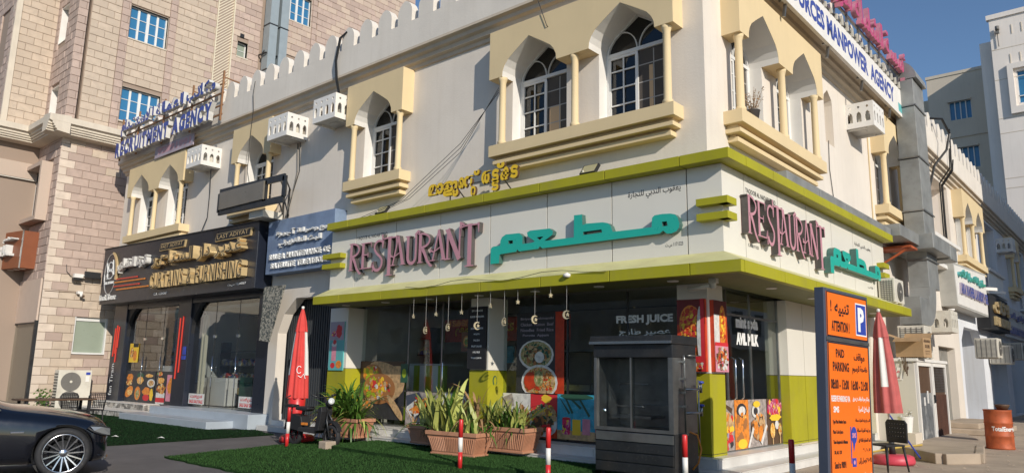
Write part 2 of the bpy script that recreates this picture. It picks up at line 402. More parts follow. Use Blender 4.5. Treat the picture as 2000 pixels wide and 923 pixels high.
def word_letters(parent, s, u0, u1, z0, z1, d0, d1, T, mats, bold=.02, shear=0, side=1, name='letter', inset=None):
    """each letter its own part"""
    ws = []; ar = any('\u0600' <= c <= '\uFEFF' for c in s)
    ys = [p[1] for ch in s if ch != ' ' for p in glyphs(ch, bold)[0]]; Y0, Y1 = min(ys), max(ys); zk = (z1-z0)/(Y1-Y0)
    for ch in s:
        if ch == ' ': ws.append(.35); continue
        v = glyphs(ch, bold)[0]; ws.append(max(p[0] for p in v)-min(p[0] for p in v))
    gap = -.012 if ar else .09; tot = sum(ws)+gap*(len(s)-1); k = (u1-u0)/tot; x = u0
    for ch, w in zip(s, ws):
        if ch != ' ':
            a = (x-u0)/(u1-u0)
            mb = MB(); yy = [p[1] for p in glyphs(ch, bold)[0]]; e = .0005*(len(ws) and s.index(ch) % 7); text(mb, ch, x, x+w*k, z0+(min(yy)-Y0)*zk+shear*a, z0+(max(yy)-Y0)*zk+shear*a, d0+e, d1, T, 0, side, bold); lo_ = mb.obj(name, mats, parent)
            if inset:
                mb = MB(); i_ = .16*min(w*k, (max(yy)-min(yy))*zk); text(mb, ch, x+i_*.6, x+w*k-i_*.6, z0+(min(yy)-Y0)*zk+shear*a+i_*.35, z0+(max(yy)-Y0)*zk+shear*a-i_*.35, d0+.01, d0, T, 0, None, -.02, flat=True); mb.obj('letter_inlay', inset, lo_)
        x += (w+gap)*k
def stroke(mb, pts, w, d0, d1, T, mi=0, side=None, w2=None):
    """flat ribbon letter stroke along pts in (u, z)"""
    w2 = w if w2 is None else w2; n = len(pts); L_ = []; R_ = []
    for i, p in enumerate(pts):
        a = pts[max(0, i-1)]; b = pts[min(n-1, i+1)]; dx, dz = b[0]-a[0], b[1]-a[1]; l = math.hypot(dx, dz) or 1
        ww = (w+(w2-w)*i/(n-1))/2; L_.append((p[0]-dz/l*ww, p[1]+dx/l*ww)); R_.append((p[0]+dz/l*ww, p[1]-dx/l*ww))
    for i in range(n-1):
        e = .0004*i
        mb.prism([L_[i], L_[i+1], R_[i+1], R_[i]], d0+e, d1, T, mi=mi, side=side)
def arc(cx, cz, rx, rz, a0, a1, n=8):
    return [(cx+rx*math.cos(math.radians(a0+(a1-a0)*i/n)), cz+rz*math.sin(math.radians(a0+(a1-a0)*i/n))) for i in range(n+1)]
# fancy stretched serif letters in a unit box: list of (points, start width, end width)
FL = {
 'R': [([(.17,0),(.17,1)],.2,.2), ([(0,.015),(.36,.015)],.05,.05), ([(0,.985),(.2,.985)],.05,.05), (arc(.2,.74,.62,.24,90,-90,10),.09,.13), ([(.3,.5),(.5,.3),(.68,.05),(.9,-.12),(1.02,-.14)],.2,.1)],
 'E': [([(.2,0),(.2,1)],.2,.2), ([(0,.985),(.85,.985)],.05,.05), ([(.82,1.0),(.85,.78)],.07,.02), ([(.1,.53),(.62,.53)],.06,.06), ([(.62,.62),(.62,.43)],.06,.06), ([(0,.015),(.95,.015)],.05,.05), ([(.9,0),(.95,.22)],.1,.02)],
 'S': [(arc(.55,.76,.42,.24,20,180,10)+[(.15,.68),(.35,.53),(.65,.4),(.84,.28)]+arc(.45,.18,.42,.3,10,-160,10)[0:],.12,.2), ([(.95,1.08),(.9,.7)],.12,.04), ([(.06,.25),(.03,-.15)],.04,.12)],
 'T': [([(.5,-.02),(.5,1)],.24,.24), ([(-.05,.93),(.2,.965),(1.0,.965)],.07,.07), ([(-.05,1.08),(-.02,.72)],.12,.04), ([(1.0,1.0),(1.02,.76)],.12,.04), ([(.26,-.02),(.76,-.02)],.05,.05)],
 'A': [([(.12,0),(.5,1.0)],.1,.1), ([(.5,1.03),(.9,0)],.16,.24), ([(-.08,.0),(.3,.0)],.05,.05), ([(.7,.0),(1.08,.0)],.05,.05), ([(-.05,.36),(.2,.28),(.7,.44)],.1,.05), ([(-.05,.42),(-.02,.28)],.1,.1)],
 'U': [([(.2,1.0),(.2,.3)]+arc(.5,.26,.3,.24,180,360,8)+[(.8,.3),(.8,1.0)],.2,.14), ([(0,.985),(.38,.985)],.05,.05), ([(.72,1.0),(.95,1.12),(1.08,1.06)],.14,.14)],
 'N': [([(.15,0),(.15,1)],.12,.12), ([(.12,1.0),(.86,-.03)],.24,.24), ([(.86,0),(.86,1.0)],.1,.1), ([(0,.985),(.3,.985)],.05,.05), ([(-.02,.015),(.32,.015)],.05,.05), ([(.86,.98),(1.0,1.12),(1.12,1.06)],.12,.12)],
}
def fancy(parent, spec, T, d0, d1, zmul=lambda z: z):
    for ch, u0, u1, z0, z1 in spec:
        mb = MB(); w = u1-u0; h = z1-z0
        for k, (pts, a, b) in enumerate(FL[ch]):
            P = [(u0+p[0]*w, z0+p[1]*h) for p in pts]; sc = w*.95
            stroke(mb, P, a*sc, d0+.0012*k, d1, T, 0, 1, b*sc)
        mb.obj('letter', [PINK, PSIDE], parent)
# ------------------------------------------------------------------ main building
bld = thing('shop_building', 'two storey cream corner building with yellow arched window hoods and a crenellated parapet', 'building')
ARCH = [(.70,0),(.69,.12),(.64,.23),(.55,.34),(.385,.455),(.2,.575),(0,.70)]
SPR, SILL = 7.55, 6.12
def archpts(c, r=.70, h=.70, z=SPR, s=1.0):
    k = r/.70*s; kz = h/.70
    a = [(c-x*k, z+y*kz) for x, y in ARCH]; b = [(c+x*k, z+y*kz) for x, y in ARCH[:-1]][::-1]
    return a+b                       # left spring -> apex -> right spring
def opening(c, r=.70): return [(c-r, SILL-.02)]+archpts(c, r)+[(c+r, SILL-.02)]
FC = [-3.465, -1.305, -8.36, -13.93, -21.25, -19.08]
SCN = [1.635, 3.765, 10.72, 21.1, 23.23, 33.2, 40.2, 42.3]
# walls
mb = MB()
mb.prism([(-23.4,5.0),(.147,5.0),(.147,9.0),(-23.4,9.0)], .15, -.15, FR, holes=[opening(c) for c in FC]); mb.obj('wall', PLAST, bld)
mb = MB()
niche = [(5.98,6.95)]+[(5.98,8.0),(6.02,8.12),(6.28,8.30),(6.54,8.12),(6.58,8.0)]+[(6.58,6.95)]
mb.prism([(-.147,5.0),(13.2,5.0),(13.2,9.0),(-.147,9.0)], .15, -.15, SD, holes=[opening(c) for c in SCN[:3]]+[niche]); mb.obj('wall', PLAST, bld)
mb = MB(); 
mb.prism([(13.2,5.0),(24.7,5.0),(24.7,9.0),(13.2,9.0)], .15, -.15, SD, holes=[opening(c) for c in SCN[3:5]]+[rect(15.6,19.3,6.2,8.5)]); mb.obj('wall', PLAST, bld)
mb = MB(); mb.prism([(24.7,5.0),(50,5.0),(50,9.0),(24.7,9.0)], .15, -.15, SD, holes=[opening(c) for c in SCN[5:]]+[rect(25.5,29.3,6.2,8.5),rect(35.5,38.6,6.2,8.5)]); mb.obj('wall', BLUW, bld)  # far stretch of the same wall, shade tint carried by its colour
mb = MB()
mb.box(5.85,6.7,-.14,-.12,6.8,8.4,SD); mb.obj('niche_back', PLAST, bld)
# balconies recesses
for a, b in ((15.6,19.3),(25.5,29.3),(35.5,38.6)):
    mb = MB(); mb.box(a-.1,b+.1,-1.85,-1.8,6,8.8,SD); mb.box(a-.1,b+.1,-1.8,-.15,8.5,8.6,SD); mb.box(b,b+.08,-1.8,-.15,6,8.5,SD); mb.box(a-.08,a,-1.8,-.15,6,8.5,SD); mb.box(a-.1,b+.1,-1.8,-.15,5.9,6.2,SD); mb.obj('balcony_recess', WTOW, bld)
    mb = MB(); mb.box(a-.15,b+.1,.16,.42,6.16,6.28,SD); mb.box(a-.15,b+.1,.16,.45,5.18,5.3,SD); r_ = mb.obj('balcony_railing', WHITE, bld)
    for k in range(int((b-a)/.19)):
        mb = MB(); u = a+.05+k*.19; mb.lathe([(.03,5.3),(.035,5.36),(.055,5.5),(.03,5.7),(.05,5.95),(.03,6.1),(.03,6.16)], (u,.30,0), 8, lambda p: SD((p[0],p[1],p[2])), smooth=True); mb.obj('baluster', WHITE, r_)
# core behind the walls, roof and ground floor masses
mb = MB(); mb.box(-23.4,-.2,.16,.3,5.0,9.0); mb.obj('inner_wall', INTD, bld)
mb = MB(); mb.box(-.35,-.16,.3,50,5.0,6.2); mb.box(-23.4,-.16,.3,12,8.9,9.0); mb.box(-8,-.16,12,50,8.9,9.0); mb.obj('roof_slab', INTD, bld)
# cornice
CP = [(.10,8.60),(.20,8.62),(.215,8.70),(.30,8.73),(.315,8.82),(.40,8.85),(.415,8.93),(.50,8.96),(.50,9.02),(.10,9.02)]
mb = MB(); mb.prism(CP, -23.45, .5, lambda p: FR((p[1],p[0],p[2]))); mb.obj('cornice', CORN, bld)
mb = MB(); mb.prism([(a,b+.002) for a,b in CP], -.497, 50, lambda p: SD((p[1],p[0],p[2]))); mb.obj('cornice', CORN, bld)
# parapet and merlons
mb = MB(); mb.box(-23.45,.497,.30,.50,9.02,9.69,FR); mb.obj('parapet', PARA, bld)
mb = MB(); mb.box(-.49,50,.30,.50,9.022,9.692,SD); mb.obj('parapet', PARA, bld)
def merlon_me():
    w = .25; o = [(-w,0),(w,0),(w,.28),(.235,.36),(.19,.45),(.12,.525),(.05,.565),(0,.575)]
    o += [(-a,b) for a,b in o[2:-1]][::-1]
    mb = MB(); mb.prism(o, .50, .30, FR); return mb.mesh('merlon', PARA)
ME = merlon_me()
for k in range(32):
    u = -9.14-.2535+.735*(k-19); 
    if -23.2 < u < .3: link('merlon', ME, bld, loc=(u-.13+.0,0,9.688))
MS = MB(); w = .25; o_ = [(-w,0),(w,0),(w,.28),(.235,.36),(.19,.45),(.12,.525),(.05,.565),(0,.575)]; o_ += [(-a,b) for a,b in o_[2:-1]][::-1]
MS.prism(o_, .50, .30, SD); MSM = MS.mesh('merlon', PARA)
for k in range(67): link('merlon', MSM, bld, loc=(0,.0+.735*k,9.69))
# hoods
def hood(T, u0, cs, u1, m=YEL):
    o = [(u0,8.60),(u0,SPR)]
    for c in cs: o += archpts(c)
    o += [(u1,SPR),(u1,8.60)]
    mb = MB(); mb.prism(o, .50, .149, T); h = mb.obj('window_hood', m, bld)
    for c in cs:
        p = archpts(c, s=.994); mb = MB()
        vs = [(a,.497,b) for a,b in p]+[(a,-.12,b) for a,b in p]; n = len(p)
        mb.add(vs, [(i,i+1,n+i+1,n+i) for i in range(n-1)], T); mb.obj('arch_lining', WHITE, h)
        for sgn in (-1,1): mb = MB(); mb.box(c+sgn*.70-.004, c+sgn*.70+.004, -.12,.147, SILL, SPR, T); mb.obj('jamb_lining', WHITE, h)
    return h
def column(T, u, parent, m=YEL):
    mb = MB(); mb.lathe([(.095,SILL-.02),(.095,SILL+.06),(.072,SILL+.09),(.068,SPR-.12),(.085,SPR-.06),(.10,SPR)], (u,.40,0), 14, lambda p: T((p[0],p[1],p[2]))); mb.obj('column', m, parent)
def sill(T, u0, u1, m=YEL):
    mb = MB(); mb.box(u0,u1,.149,.50,5.88,6.12,T)
    mb.box(u0+.10,u1-.10,.149,.36,5.805,5.881,T); mb.box(u0+.06,u1-.06,.149,.43,5.73,5.806,T); mb.box(u0+.20,u1-.20,.149,.27,5.675,5.731,T); mb.box(u0+.15,u1-.15,.149,.34,5.59,5.676,T)
    return mb.obj('window_sill', m, bld, bevel=.006)
GL = glassmat('upper_window_glass', (.35,.37,.38), 1.0, .07)
def window(T, c, kind=0, scr=True):
    f = MB(); r = .66; z0 = SILL+.02
    for a, b in ((c-.70,c-.64),(c+.64,c+.70)): f.box(a,b,-.16,-.10,z0,SPR+.04,T)
    f.box(c-.70,c+.70,-.165,-.095,SPR-.02,SPR+.05,T); f.box(c-.70,c+.70,-.16,-.10,z0,z0+.05,T)
    p = archpts(c, .70, .70, SPR, .97); q = archpts(c, .70, .67, SPR+.0, .92)
    for i in range(len(p)-1): f.prism([p[i],p[i+1],q[i+1],q[i]], -.10,-.16, T)
    for s in (-1,1):
        pts = arc(c+s*.36, SPR+.02, .34, .42, 0 if s < 0 else 180, 95 if s < 0 else 85, 7)
        for i in range(len(pts)-1): f.bar((pts[i][0],-.13,pts[i][1]), (pts[i+1][0],-.13,pts[i+1][1]), .034, .018, T)
    fo = f.obj('window_frame', WFRAME, bld)
    g = MB(); g.box(c-.68,c+.68,-.150,-.146,z0,SPR,T); g.obj('pane', GL, fo)
    g = MB(); g.prism(archpts(c, .68, .68, SPR), -.146,-.150, T); g.obj('pane', GL, fo)
    s = MB()                                       # left sliding sash with glazing bars
    for a, b in ((c-.64,c-.60),(c-.06,c-.0)): s.box(a,b,-.14,-.105,z0+.05,SPR-.02,T)
    s.box(c-.64,c-.0,-.139,-.106,SPR-.07,SPR-.02,T); s.box(c-.64,c,-.139,-.106,z0+.05,z0+.1,T)
    s.box(c-.335,c-.31,-.135,-.11,z0+.05,SPR-.05,T)
    for i in range(1,4): s.box(c-.60,c-.06,-.134,-.111,z0+.06+i*.34,z0+.085+i*.34,T)
    s.obj('sash', WFRAME, fo)
    s = MB()
    s.box(c+.60,c+.64,-.14,-.105,z0+.05,SPR-.02,T)
    s.obj('sash', WFRAME, fo)
    s = MB(); s.box(c+.31,c+.33,-.132,-.128,z0+.05,SPR-.05,T)
    for i in range(1,4): s.box(c,c+.60,-.1315,-.1285,z0+.06+i*.34,z0+.08+i*.34,T)
    s.obj('glazing_bar', mat_bar, fo)
    if scr:
        s = MB(); s.box(c+.0,c+.60,-.135,-.133,z0+.05,SPR-.03,T); s.obj('fly_screen', SCRN, fo)
    if kind == 1:
        s = MB(); s.box(c+.06,c+.34,-.1325,-.1322,z0+.05,z0+.75,T); s.obj('curtain', mat_curt, fo)
    if kind == 2:
        s = MB(); s.box(c+.22,c+.30,-.1325,-.1322,z0+.05,z0+1.05,T); s.obj('curtain', mat_curt, fo)
mat_bar = mat('brownish_glazing_bar', (.42,.39,.35), .5); mat_curt = mat('tan_curtain', (.62,.42,.24), .8)  # bars over the fly screen in a darker brownish tone
SCRN = mat('brown_fly_screen', (.085,.07,.058), .8)
hA = hood(FR, -4.52, FC[:2], -.24); hB = hood(FR, -9.40, FC[2:3], -7.28); hC = hood(FR, -14.99, FC[3:4], -12.87); hD = hood(FR, -22.30, FC[4:], -18.03)
hE = hood(SD, .55, SCN[:2], 4.85); hG = hood(SD, 9.65, SCN[2:3], 11.8); hH = hood(SD, 20.02, SCN[3:5], 24.3); hI = hood(SD, 32.1, SCN[5:6], 34.3); hJ = hood(SD, 39.1, SCN[6:], 43.4)
for T, h, us in ((FR,hA,(-4.22,-2.385,-.42)),(FR,hB,(-9.17,-7.45)),(FR,hC,(-14.76,-13.05)),(FR,hD,(-21.98,-20.16,-18.30)),(SD,hE,(.70,2.70,4.52)),(SD,hG,(9.86,11.55)),(SD,hH,(20.3,22.17,24.0)),(SD,hI,(32.3,34.1)),(SD,hJ,(39.3,41.2,43.1))):
    for u in us: column(T, u, h)
for T, a, b in ((FR,-4.50,-.26),(FR,-9.39,-7.27),(FR,-14.97,-12.88),(FR,-22.28,-18.0),(SD,.52,4.83),(SD,9.66,11.8),(SD,20.0,24.3),(SD,32.1,34.3),(SD,39.1,43.4)): sill(T, a, b)
for i, c in enumerate(FC): window(FR, c, (1,2,0,0,0,0)[i])
for i, c in enumerate(SCN): window(SD, c, (2,0,0,0,0,0,0,0)[i], i != 1)
# dead plant in a pot behind the side sill
pl = thing('dry_potted_plant', 'dry brown potted plant on the yellow sill of the side window nearest the corner', 'plant', loc=(.38,1.25,6.12))
mb = MB(); mb.lathe([(.10,0),(.13,.16),(.14,.17)], (0,0,0), 12); mb.obj('pot', PSIDE, pl)
rnd = random.Random(3); 
for k in range(16):
    a = rnd.uniform(0,6.28); l = rnd.uniform(.35,.62); t = rnd.uniform(.1,.55); mb = MB()
    tip = Vector((math.cos(a)*t*l, math.sin(a)*t*l, l)); mb.tube([(0,0,.1),tip*.55+Vector((0,0,.04)),tip], [.006,.004,.002], 4)
    for j in range(14):
        p = tip*rnd.uniform(.35,1); q = Vector((rnd.uniform(-.04,.04),rnd.uniform(-.04,.04),rnd.uniform(-.02,.05))); r = Vector((rnd.uniform(-.02,.02),rnd.uniform(-.02,.02),.01))
        mb.add([p,p+q,p+q*.5+r],[(0,1,2)])
    mb.obj('twig', LEAFD, pl)
# ------------------------------------------------------------------ ground floor of the building
mb = MB(); mb.prism([(8.45,0),(19.2,0),(19.2,4.998),(8.45,4.998)], .147, -.15, SD, holes=[rect(15.8,18.25,.12,2.65)]); mb.obj('lower_wall', PLAST, bld)
mb = MB(); mb.prism([(19.2,0),(50,0),(50,4.998),(19.2,4.998)], .147, -.15, SD, holes=[[(19.6,.05),(19.6,3.0),(20.2,3.5),(23.0,3.5),(23.6,3.0),(23.6,.05)],[(25.2,.05),(25.2,3.0),(25.8,3.5),(28.6,3.5),(29.2,3.0),(29.2,.05)],[(30.6,.05),(30.6,3.0),(31.2,3.5),(34,3.5),(34.6,3.0),(34.6,.05)],[(36,.05),(36,3.0),(36.6,3.5),(39.4,3.5),(40,3.0),(40,.05)]]); mb.obj('lower_wall', BLUW, bld)
mb = MB()
for a,b in ((15.8,18.25),): 
    for k in range(12): mb.box(a+k*.205,a+k*.205+.1,-.10,-.06,.1,2.7,SD); mb.box(a+k*.205+.1,a+k*.205+.205,-.13,-.09,.1,2.7,SD)
mb.obj('corrugated_door', mat('grey_corrugated_sheet', (.40,.38,.34), .5, .3, var=.2, dirt=.3), bld)
for a,b in ((19.6,23.6),(25.2,29.2),(30.6,34.6),(36,40)):
    mb = MB(); mb.box(a-.1,b+.1,-1.3,-1.25,0,3.6,SD); mb.box(b,b+.05,-1.25,-.15,0,3.6,SD); mb.obj('recess_wall', BLUW, bld)
    mb = MB(); mb.box(a+.6,a+1.6,-1.24,-1.2,.1,2.3,SD); mb.box(a+2.0,b-.5,-1.24,-1.2,.1,2.3,SD); mb.obj('door', INTD, bld)
mb = MB(); mb.box(-23.3,-.16,6.0,6.1,0,5.0); mb.box(-23.4,-23.2,.4,12,0,5.0); mb.obj('rear_wall', INTD, bld)
mb = MB(); mb.box(-23.3,-.2,.3,6.0,3.35,3.45); mb.box(-23.3,-.2,.75,6,5.0,5.05); mb.obj('ceiling', INTW, bld)
mb = MB(); mb.box(-23.4,-12.7,-.1,.15,3.76,5.0); mb.box(-12.7,-9.5,-.147,.15,3.4,5.0); mb.box(-9.5,-.2,0.0,.14,3.1,5.0); mb.obj('lintel_wall', PLAST, bld)
mb = MB(); mb.box(.0,.146,-.0,8.45,3.1,5.0); mb.obj('lintel_wall', PLAST, bld)
# restaurant pillars: pale panel above, lime panel below, split at z = 1.6
def pillar(x0,x1,y0,y1,zb=.1,zt=3.06):
    p = MB(); p.box(x0+.004,x1-.004,y0+.004,y1-.004,zb,zt); o = p.obj('pillar', DARKJ, bld)
    p = MB(); p.box(x0,x1,y0,y1,1.607,zt-.0); p.obj('pale_panel', PANEL, o)
    p = MB(); p.box(x0,x1,y0,y1,.345,1.597); p.obj('lime_panel', LIME, o)
    p = MB(); p.box(x0,x1,y0,y1,zb,.335); p.obj('lime_panel', LIME, o)
pillar(-.55,0,0,.56); pillar(-5.23,-4.72,-.12,.45); pillar(-10.08,-9.36,-.12,.45)
# side wall panels y 3.39 - 8.4 (x = 0), grooves every 0.9
for i,(a,b) in enumerate(((3.39,4.26),(4.27,5.3),(5.31,6.35),(6.36,7.4),(7.41,8.42))):
    p = MB(); p.box(a,b-.008,-.45,.0,1.607,3.06,SD); p.obj('wall_panel', PANEL, bld)
    p = MB(); p.box(a,b-.008,-.45,.0,.345,1.597,SD); p.obj('wall_panel', LIME, bld)
    p = MB(); p.box(a,b-.008,-.45,.0,.1,.335,SD); p.obj('wall_panel', LIME, bld)
p = MB(); p.box(3.40,8.41,-.44,-.01,.1,3.05,SD); p.obj('panel_backing', DARKJ, bld)
# ------------------------------------------------------------------ fascia and canopy of the restaurant
fas = thing('restaurant_canopy', 'pale panelled shop fascia with lime green bands and canopy wrapping the building corner', 'canopy')
US = [-9.55,-8.60,-7.17,-5.74,-4.31,-2.88,-1.45,-.015]
g = .011
for a, b in zip(US[:-1], US[1:]): mb = MB(); mb.box(a+g,b-g,.56,.59,3.40,4.86,FR); mb.obj('fascia_panel', PANEL, fas)
mb = MB(); mb.box(-.015+g,.59,.56,.59,3.40,4.86,FR); mb.obj('fascia_panel', PANEL, fas)
SS = [-.587,.245,1.68,3.115,4.55,5.98,7.41,8.42]
for a, b in zip(SS[:-1], SS[1:]): mb = MB(); mb.box(a+(g if a > 0 else 0),b-g,.56,.588,3.40,4.86,SD); mb.obj('fascia_panel', PANEL, fas)
mb = MB(); mb.box(-9.54,.55,.16,.56,3.42,4.84,FR); mb.obj('fascia_backing', DARKJ, fas); mb = MB(); mb.box(-9.552,-9.54,.1,.585,3.40,4.86,FR); mb.obj('fascia_end', PANEL, fas)
mb = MB(); mb.box(-.5,8.40,.16,.56,3.42,4.84,SD); mb.obj('fascia_backing', DARKJ, fas)
mb = MB(); mb.box(8.40,8.425,.15,.585,3.40,4.86,SD); mb.obj('fascia_end', PANEL, fas)
def band(segs, T, d0, d1, z0, z1, name):
    for a, b in zip(segs[:-1], segs[1:]):
        mb = MB(); mb.box(a+.008,b-.008,d0,d1,z0,z1,T); mb.obj(name, LIME, fas, bevel=.004)
band([-9.47,-8.65,-7.22,-6.0,-4.31,-2.9,-1.45,-.02,.826], FR, .16, .82, 4.865, 5.03, 'upper_band')
band([-.16,.95,2.4,3.85,5.25,6.6,7.7,8.43], SD, .16, .823, 4.866, 5.031, 'upper_band')
mb = MB(); mb.box(-9.46,.81,.2,.80,4.87,5.02,FR); mb.box(-.8,8.42,.2,.81,4.87,5.02,SD); mb.obj('band_core', DARKJ, fas)
band([-9.5,-8.5,-7.0,-5.55,-4.1,-2.65,-1.2,.25,1.075], FR, .95, 1.07, 3.055, 3.235, 'lower_band')
band([-.95,.6,2.05,3.5,4.95,6.4,7.85,8.60], SD, .95, 1.073, 3.056, 3.236, 'lower_band')
# sloping top sheets
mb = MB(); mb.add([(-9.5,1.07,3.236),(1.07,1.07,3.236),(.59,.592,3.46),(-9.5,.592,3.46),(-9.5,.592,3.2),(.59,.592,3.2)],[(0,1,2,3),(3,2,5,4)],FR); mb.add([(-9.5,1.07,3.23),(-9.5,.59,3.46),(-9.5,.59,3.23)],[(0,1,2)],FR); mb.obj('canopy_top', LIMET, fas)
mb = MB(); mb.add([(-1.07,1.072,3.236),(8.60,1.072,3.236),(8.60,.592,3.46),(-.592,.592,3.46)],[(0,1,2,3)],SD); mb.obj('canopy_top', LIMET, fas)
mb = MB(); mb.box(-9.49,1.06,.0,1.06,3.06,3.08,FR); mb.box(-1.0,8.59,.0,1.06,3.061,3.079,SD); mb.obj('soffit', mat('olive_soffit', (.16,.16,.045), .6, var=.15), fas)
for x in [-8.9+1.43*k for k in range(7)]:
    mb = MB(); mb.lathe([(.09,3.045),(.095,3.06)], (x,-.55,0), 16); mb.obj('downlight', WHITE, fas)
for y in (1.2,3.2,5.2,7.2):
    mb = MB(); mb.lathe([(.09,3.045),(.095,3.06)], (.6,y,0), 16); mb.obj('downlight', WHITE, fas)
# short green bars at the fascia corners
def bars(name, label, segs):
    t = thing(name, label, 'trim', 'green bar pairs on the fascia')
    for z in (4.18,3.94):
        mb = MB()
        for T, a, b in segs: mb.box(a,b,.589,.75,z,z+.115,T)
        mb.obj('bar', LIME, t, bevel=.004)
bars('green_bar_pair', 'two short lime green bars wrapping the corner of the pale fascia', ((FR,.22,.748),(SD,-.745,-.42)))
bars('green_bar_pair', 'two short lime green bars at the left end of the pale fascia', ((FR,-9.68,-8.96),))
bars('green_bar_pair', 'two short lime green bars at the far end of the side fascia', ((SD,7.75,8.2),))
# small print on the fascia panels
for T, a, b, z0, z1, s in ((FR,-8.56,-7.45,4.55,4.65,'YAQOOB AL NADABI TRAD.'),(SD,.3,1.6,4.55,4.65,'YAQOOB AL NADABI TRAD.'),(FR,-8.54,-8.25,3.62,3.67,'C.R: 1171323'),(SD,.33,.75,3.66,3.71,'C.R: 1171323'),(FR,-1.12,-.12,4.48,4.64,arab('يعقوب الندبي للتجارة')),(SD,6.1,7.3,4.46,4.58,arab('يعقوب الندبي للتجارة')),(FR,-.42,-.10,3.60,3.68,arab('س.ت')+' 1171323'),(SD,6.9,7.3,3.6,3.66,arab('س.ت')+' 1171323')):
    mb = MB(); text(mb, s, a, b, z0, z1, .5915, .59, T, bold=.01, flat=True); mb.obj('printed_line', INK, fas)
# ------------------------------------------------------------------ raised letter signs
rs = thing('restaurant_letters', 'big pink RESTAURANT letters on the front fascia above the glass shopfront', 'sign lettering')
fancy(rs, [('R',-8.68,-8.22,3.83,4.47),('E',-8.25,-7.80,3.84,4.44),('S',-7.80,-7.42,3.84,4.44),('T',-7.46,-7.0,3.65,4.50),('A',-7.16,-6.72,3.84,4.46),('U',-6.70,-6.27,3.82,4.44),('R',-6.30,-5.84,3.82,4.46),('A',-5.88,-5.45,3.84,4.46),('N',-5.46,-4.97,3.82,4.45),('T',-5.0,-4.52,3.66,4.50)], FR, .71, .605)
rs = thing('restaurant_letters', 'big pink RESTAURANT letters with dark sides on the side fascia left of the teal writing', 'sign lettering')
k = (3.66-.0)/(8.68-4.52)
fancy(rs, [(c, .05+(a+8.68)*k*1.0, .05+(b+8.68)*k, z0, z1) for c,a,b,z0,z1 in (('R',-8.68,-8.22,3.83,4.47),('E',-8.25,-7.80,3.84,4.44),('S',-7.80,-7.42,3.84,4.44),('T',-7.46,-7.0,3.65,4.50),('A',-7.16,-6.72,3.84,4.46),('U',-6.70,-6.27,3.82,4.44),('R',-6.30,-5.84,3.82,4.46),('A',-5.88,-5.45,3.84,4.46),('N',-5.46,-4.97,3.82,4.45),('T',-5.0,-4.52,3.66,4.50))], SD, .72, .605)
TO = [(-0.586,4.105),(-0.54,4.14),(-0.40,4.145),(-0.249,4.133),(-0.17,4.11),(-0.12,4.05),(-0.089,3.944),(-0.105,3.88),(-0.15,3.83),(-0.234,3.806),(-0.322,3.81),(-0.388,3.868),(-0.456,3.825),(-1.399,3.822),(-2.17,3.82),(-2.889,3.817),(-2.947,3.860),(-2.99,3.817),(-3.447,3.812),(-3.493,3.852),(-3.523,3.812),(-3.908,3.80),(-3.939,3.786),(-3.95,3.627),(-4.173,3.627),(-4.172,3.915),(-4.15,3.95),(-4.103,3.966),(-3.928,3.968),(-3.925,4.06),(-3.885,4.127),(-3.792,4.172),(-3.454,4.162),(-3.368,4.095),(-3.365,3.945),(-3.152,3.945),(-3.064,3.961),(-3.243,4.082),(-3.259,4.154),(-3.185,4.18),(-2.722,4.168),(-2.643,4.108),(-2.659,4.042),(-2.848,3.95),(-2.176,3.946),(-2.172,4.345),(-1.998,4.34),(-1.985,4.145),(-1.906,4.162),(-1.56,4.145),(-1.46,4.12),(-1.397,4.066),(-1.353,3.955),(-0.60,3.948)]
TH = [[(-0.407,4.015),(-0.318,4.015),(-0.302,3.938),(-0.397,3.938)],[(-1.972,4.023),(-1.585,4.023),(-1.573,3.968),(-1.972,3.964)],[(-3.022,4.035),(-2.863,4.037),(-2.954,3.973)],[(-3.721,4.043),(-3.61,4.041),(-3.602,3.979),(-3.719,3.976)]]
mb = MB(); mb.prism(TO, .715, .605, FR, holes=TH, side=1); tag(mb.obj('teal_arabic_word', [TEAL, TSIDE]), 'thick teal Arabic word for restaurant on the front fascia right of the pink letters', 'sign lettering', 'teal Arabic words')
q = lambda p: (3.95+(p[0]+4.173)*(7.5-3.95)/(4.173-.089), p[1]-.0)
mb = MB(); mb.prism([q(p) for p in TO], .73, .605, SD, holes=[[q(p) for p in h] for h in TH], side=1); tag(mb.obj('teal_arabic_word', [TEAL, TSIDE]), 'thick teal Arabic word on the side fascia past the pink letters', 'sign lettering', 'teal Arabic words')
# yellow Malayalam letters on posts
ys = thing('yellow_malayalam_letters', 'yellow raised Malayalam letters on thin posts above the canopy in front of the cream wall', 'sign lettering')
T = FR; kx = 2.6/10.2; u = -6.2
for s, a, b, z0, z1 in (('\u0D2E',-6.20,-5.95,5.32,5.52),('\u0D3E',-5.95,-5.76,5.32,5.52),('\u0D33',-5.74,-5.46,5.24,5.52),('\u0D41',-5.46,-5.30,5.20,5.50),('\u0D46',-5.28,-5.14,5.34,5.54),('\u0D28',-5.12,-4.84,5.34,5.54),('\u0D31',-4.92,-4.80,5.14,5.30),('\u0D4D',-4.84,-4.70,5.56,5.62),('\u0D24',-4.62,-4.34,5.34,5.56),('\u0D1F',-4.34,-4.16,5.34,5.56),('\u0D1F',-4.34,-4.16,5.16,5.33),('\u0D4D',-4.20,-4.02,5.60,5.67),('\u0D15',-4.10,-3.84,5.34,5.56),('\u0D1F',-3.84,-3.66,5.34,5.56)):
    mb = MB(); text(mb, s, a-.01, b+.015, z0-.02, z1+.03, .55, .49, T, 0, 1, bold=.05); mb.obj('letter', [YLET, WOOD], ys)
for u in (-5.6,-5.35,-4.35,-4.05):
    mb = MB(); mb.bar((u,.47,5.33),(u+(.12 if u in (-5.35,-4.05) else 0),.25 if u in (-5.35,-4.05) else .47,5.03),.02,T=T); mb.obj('post', PSIDE, ys)
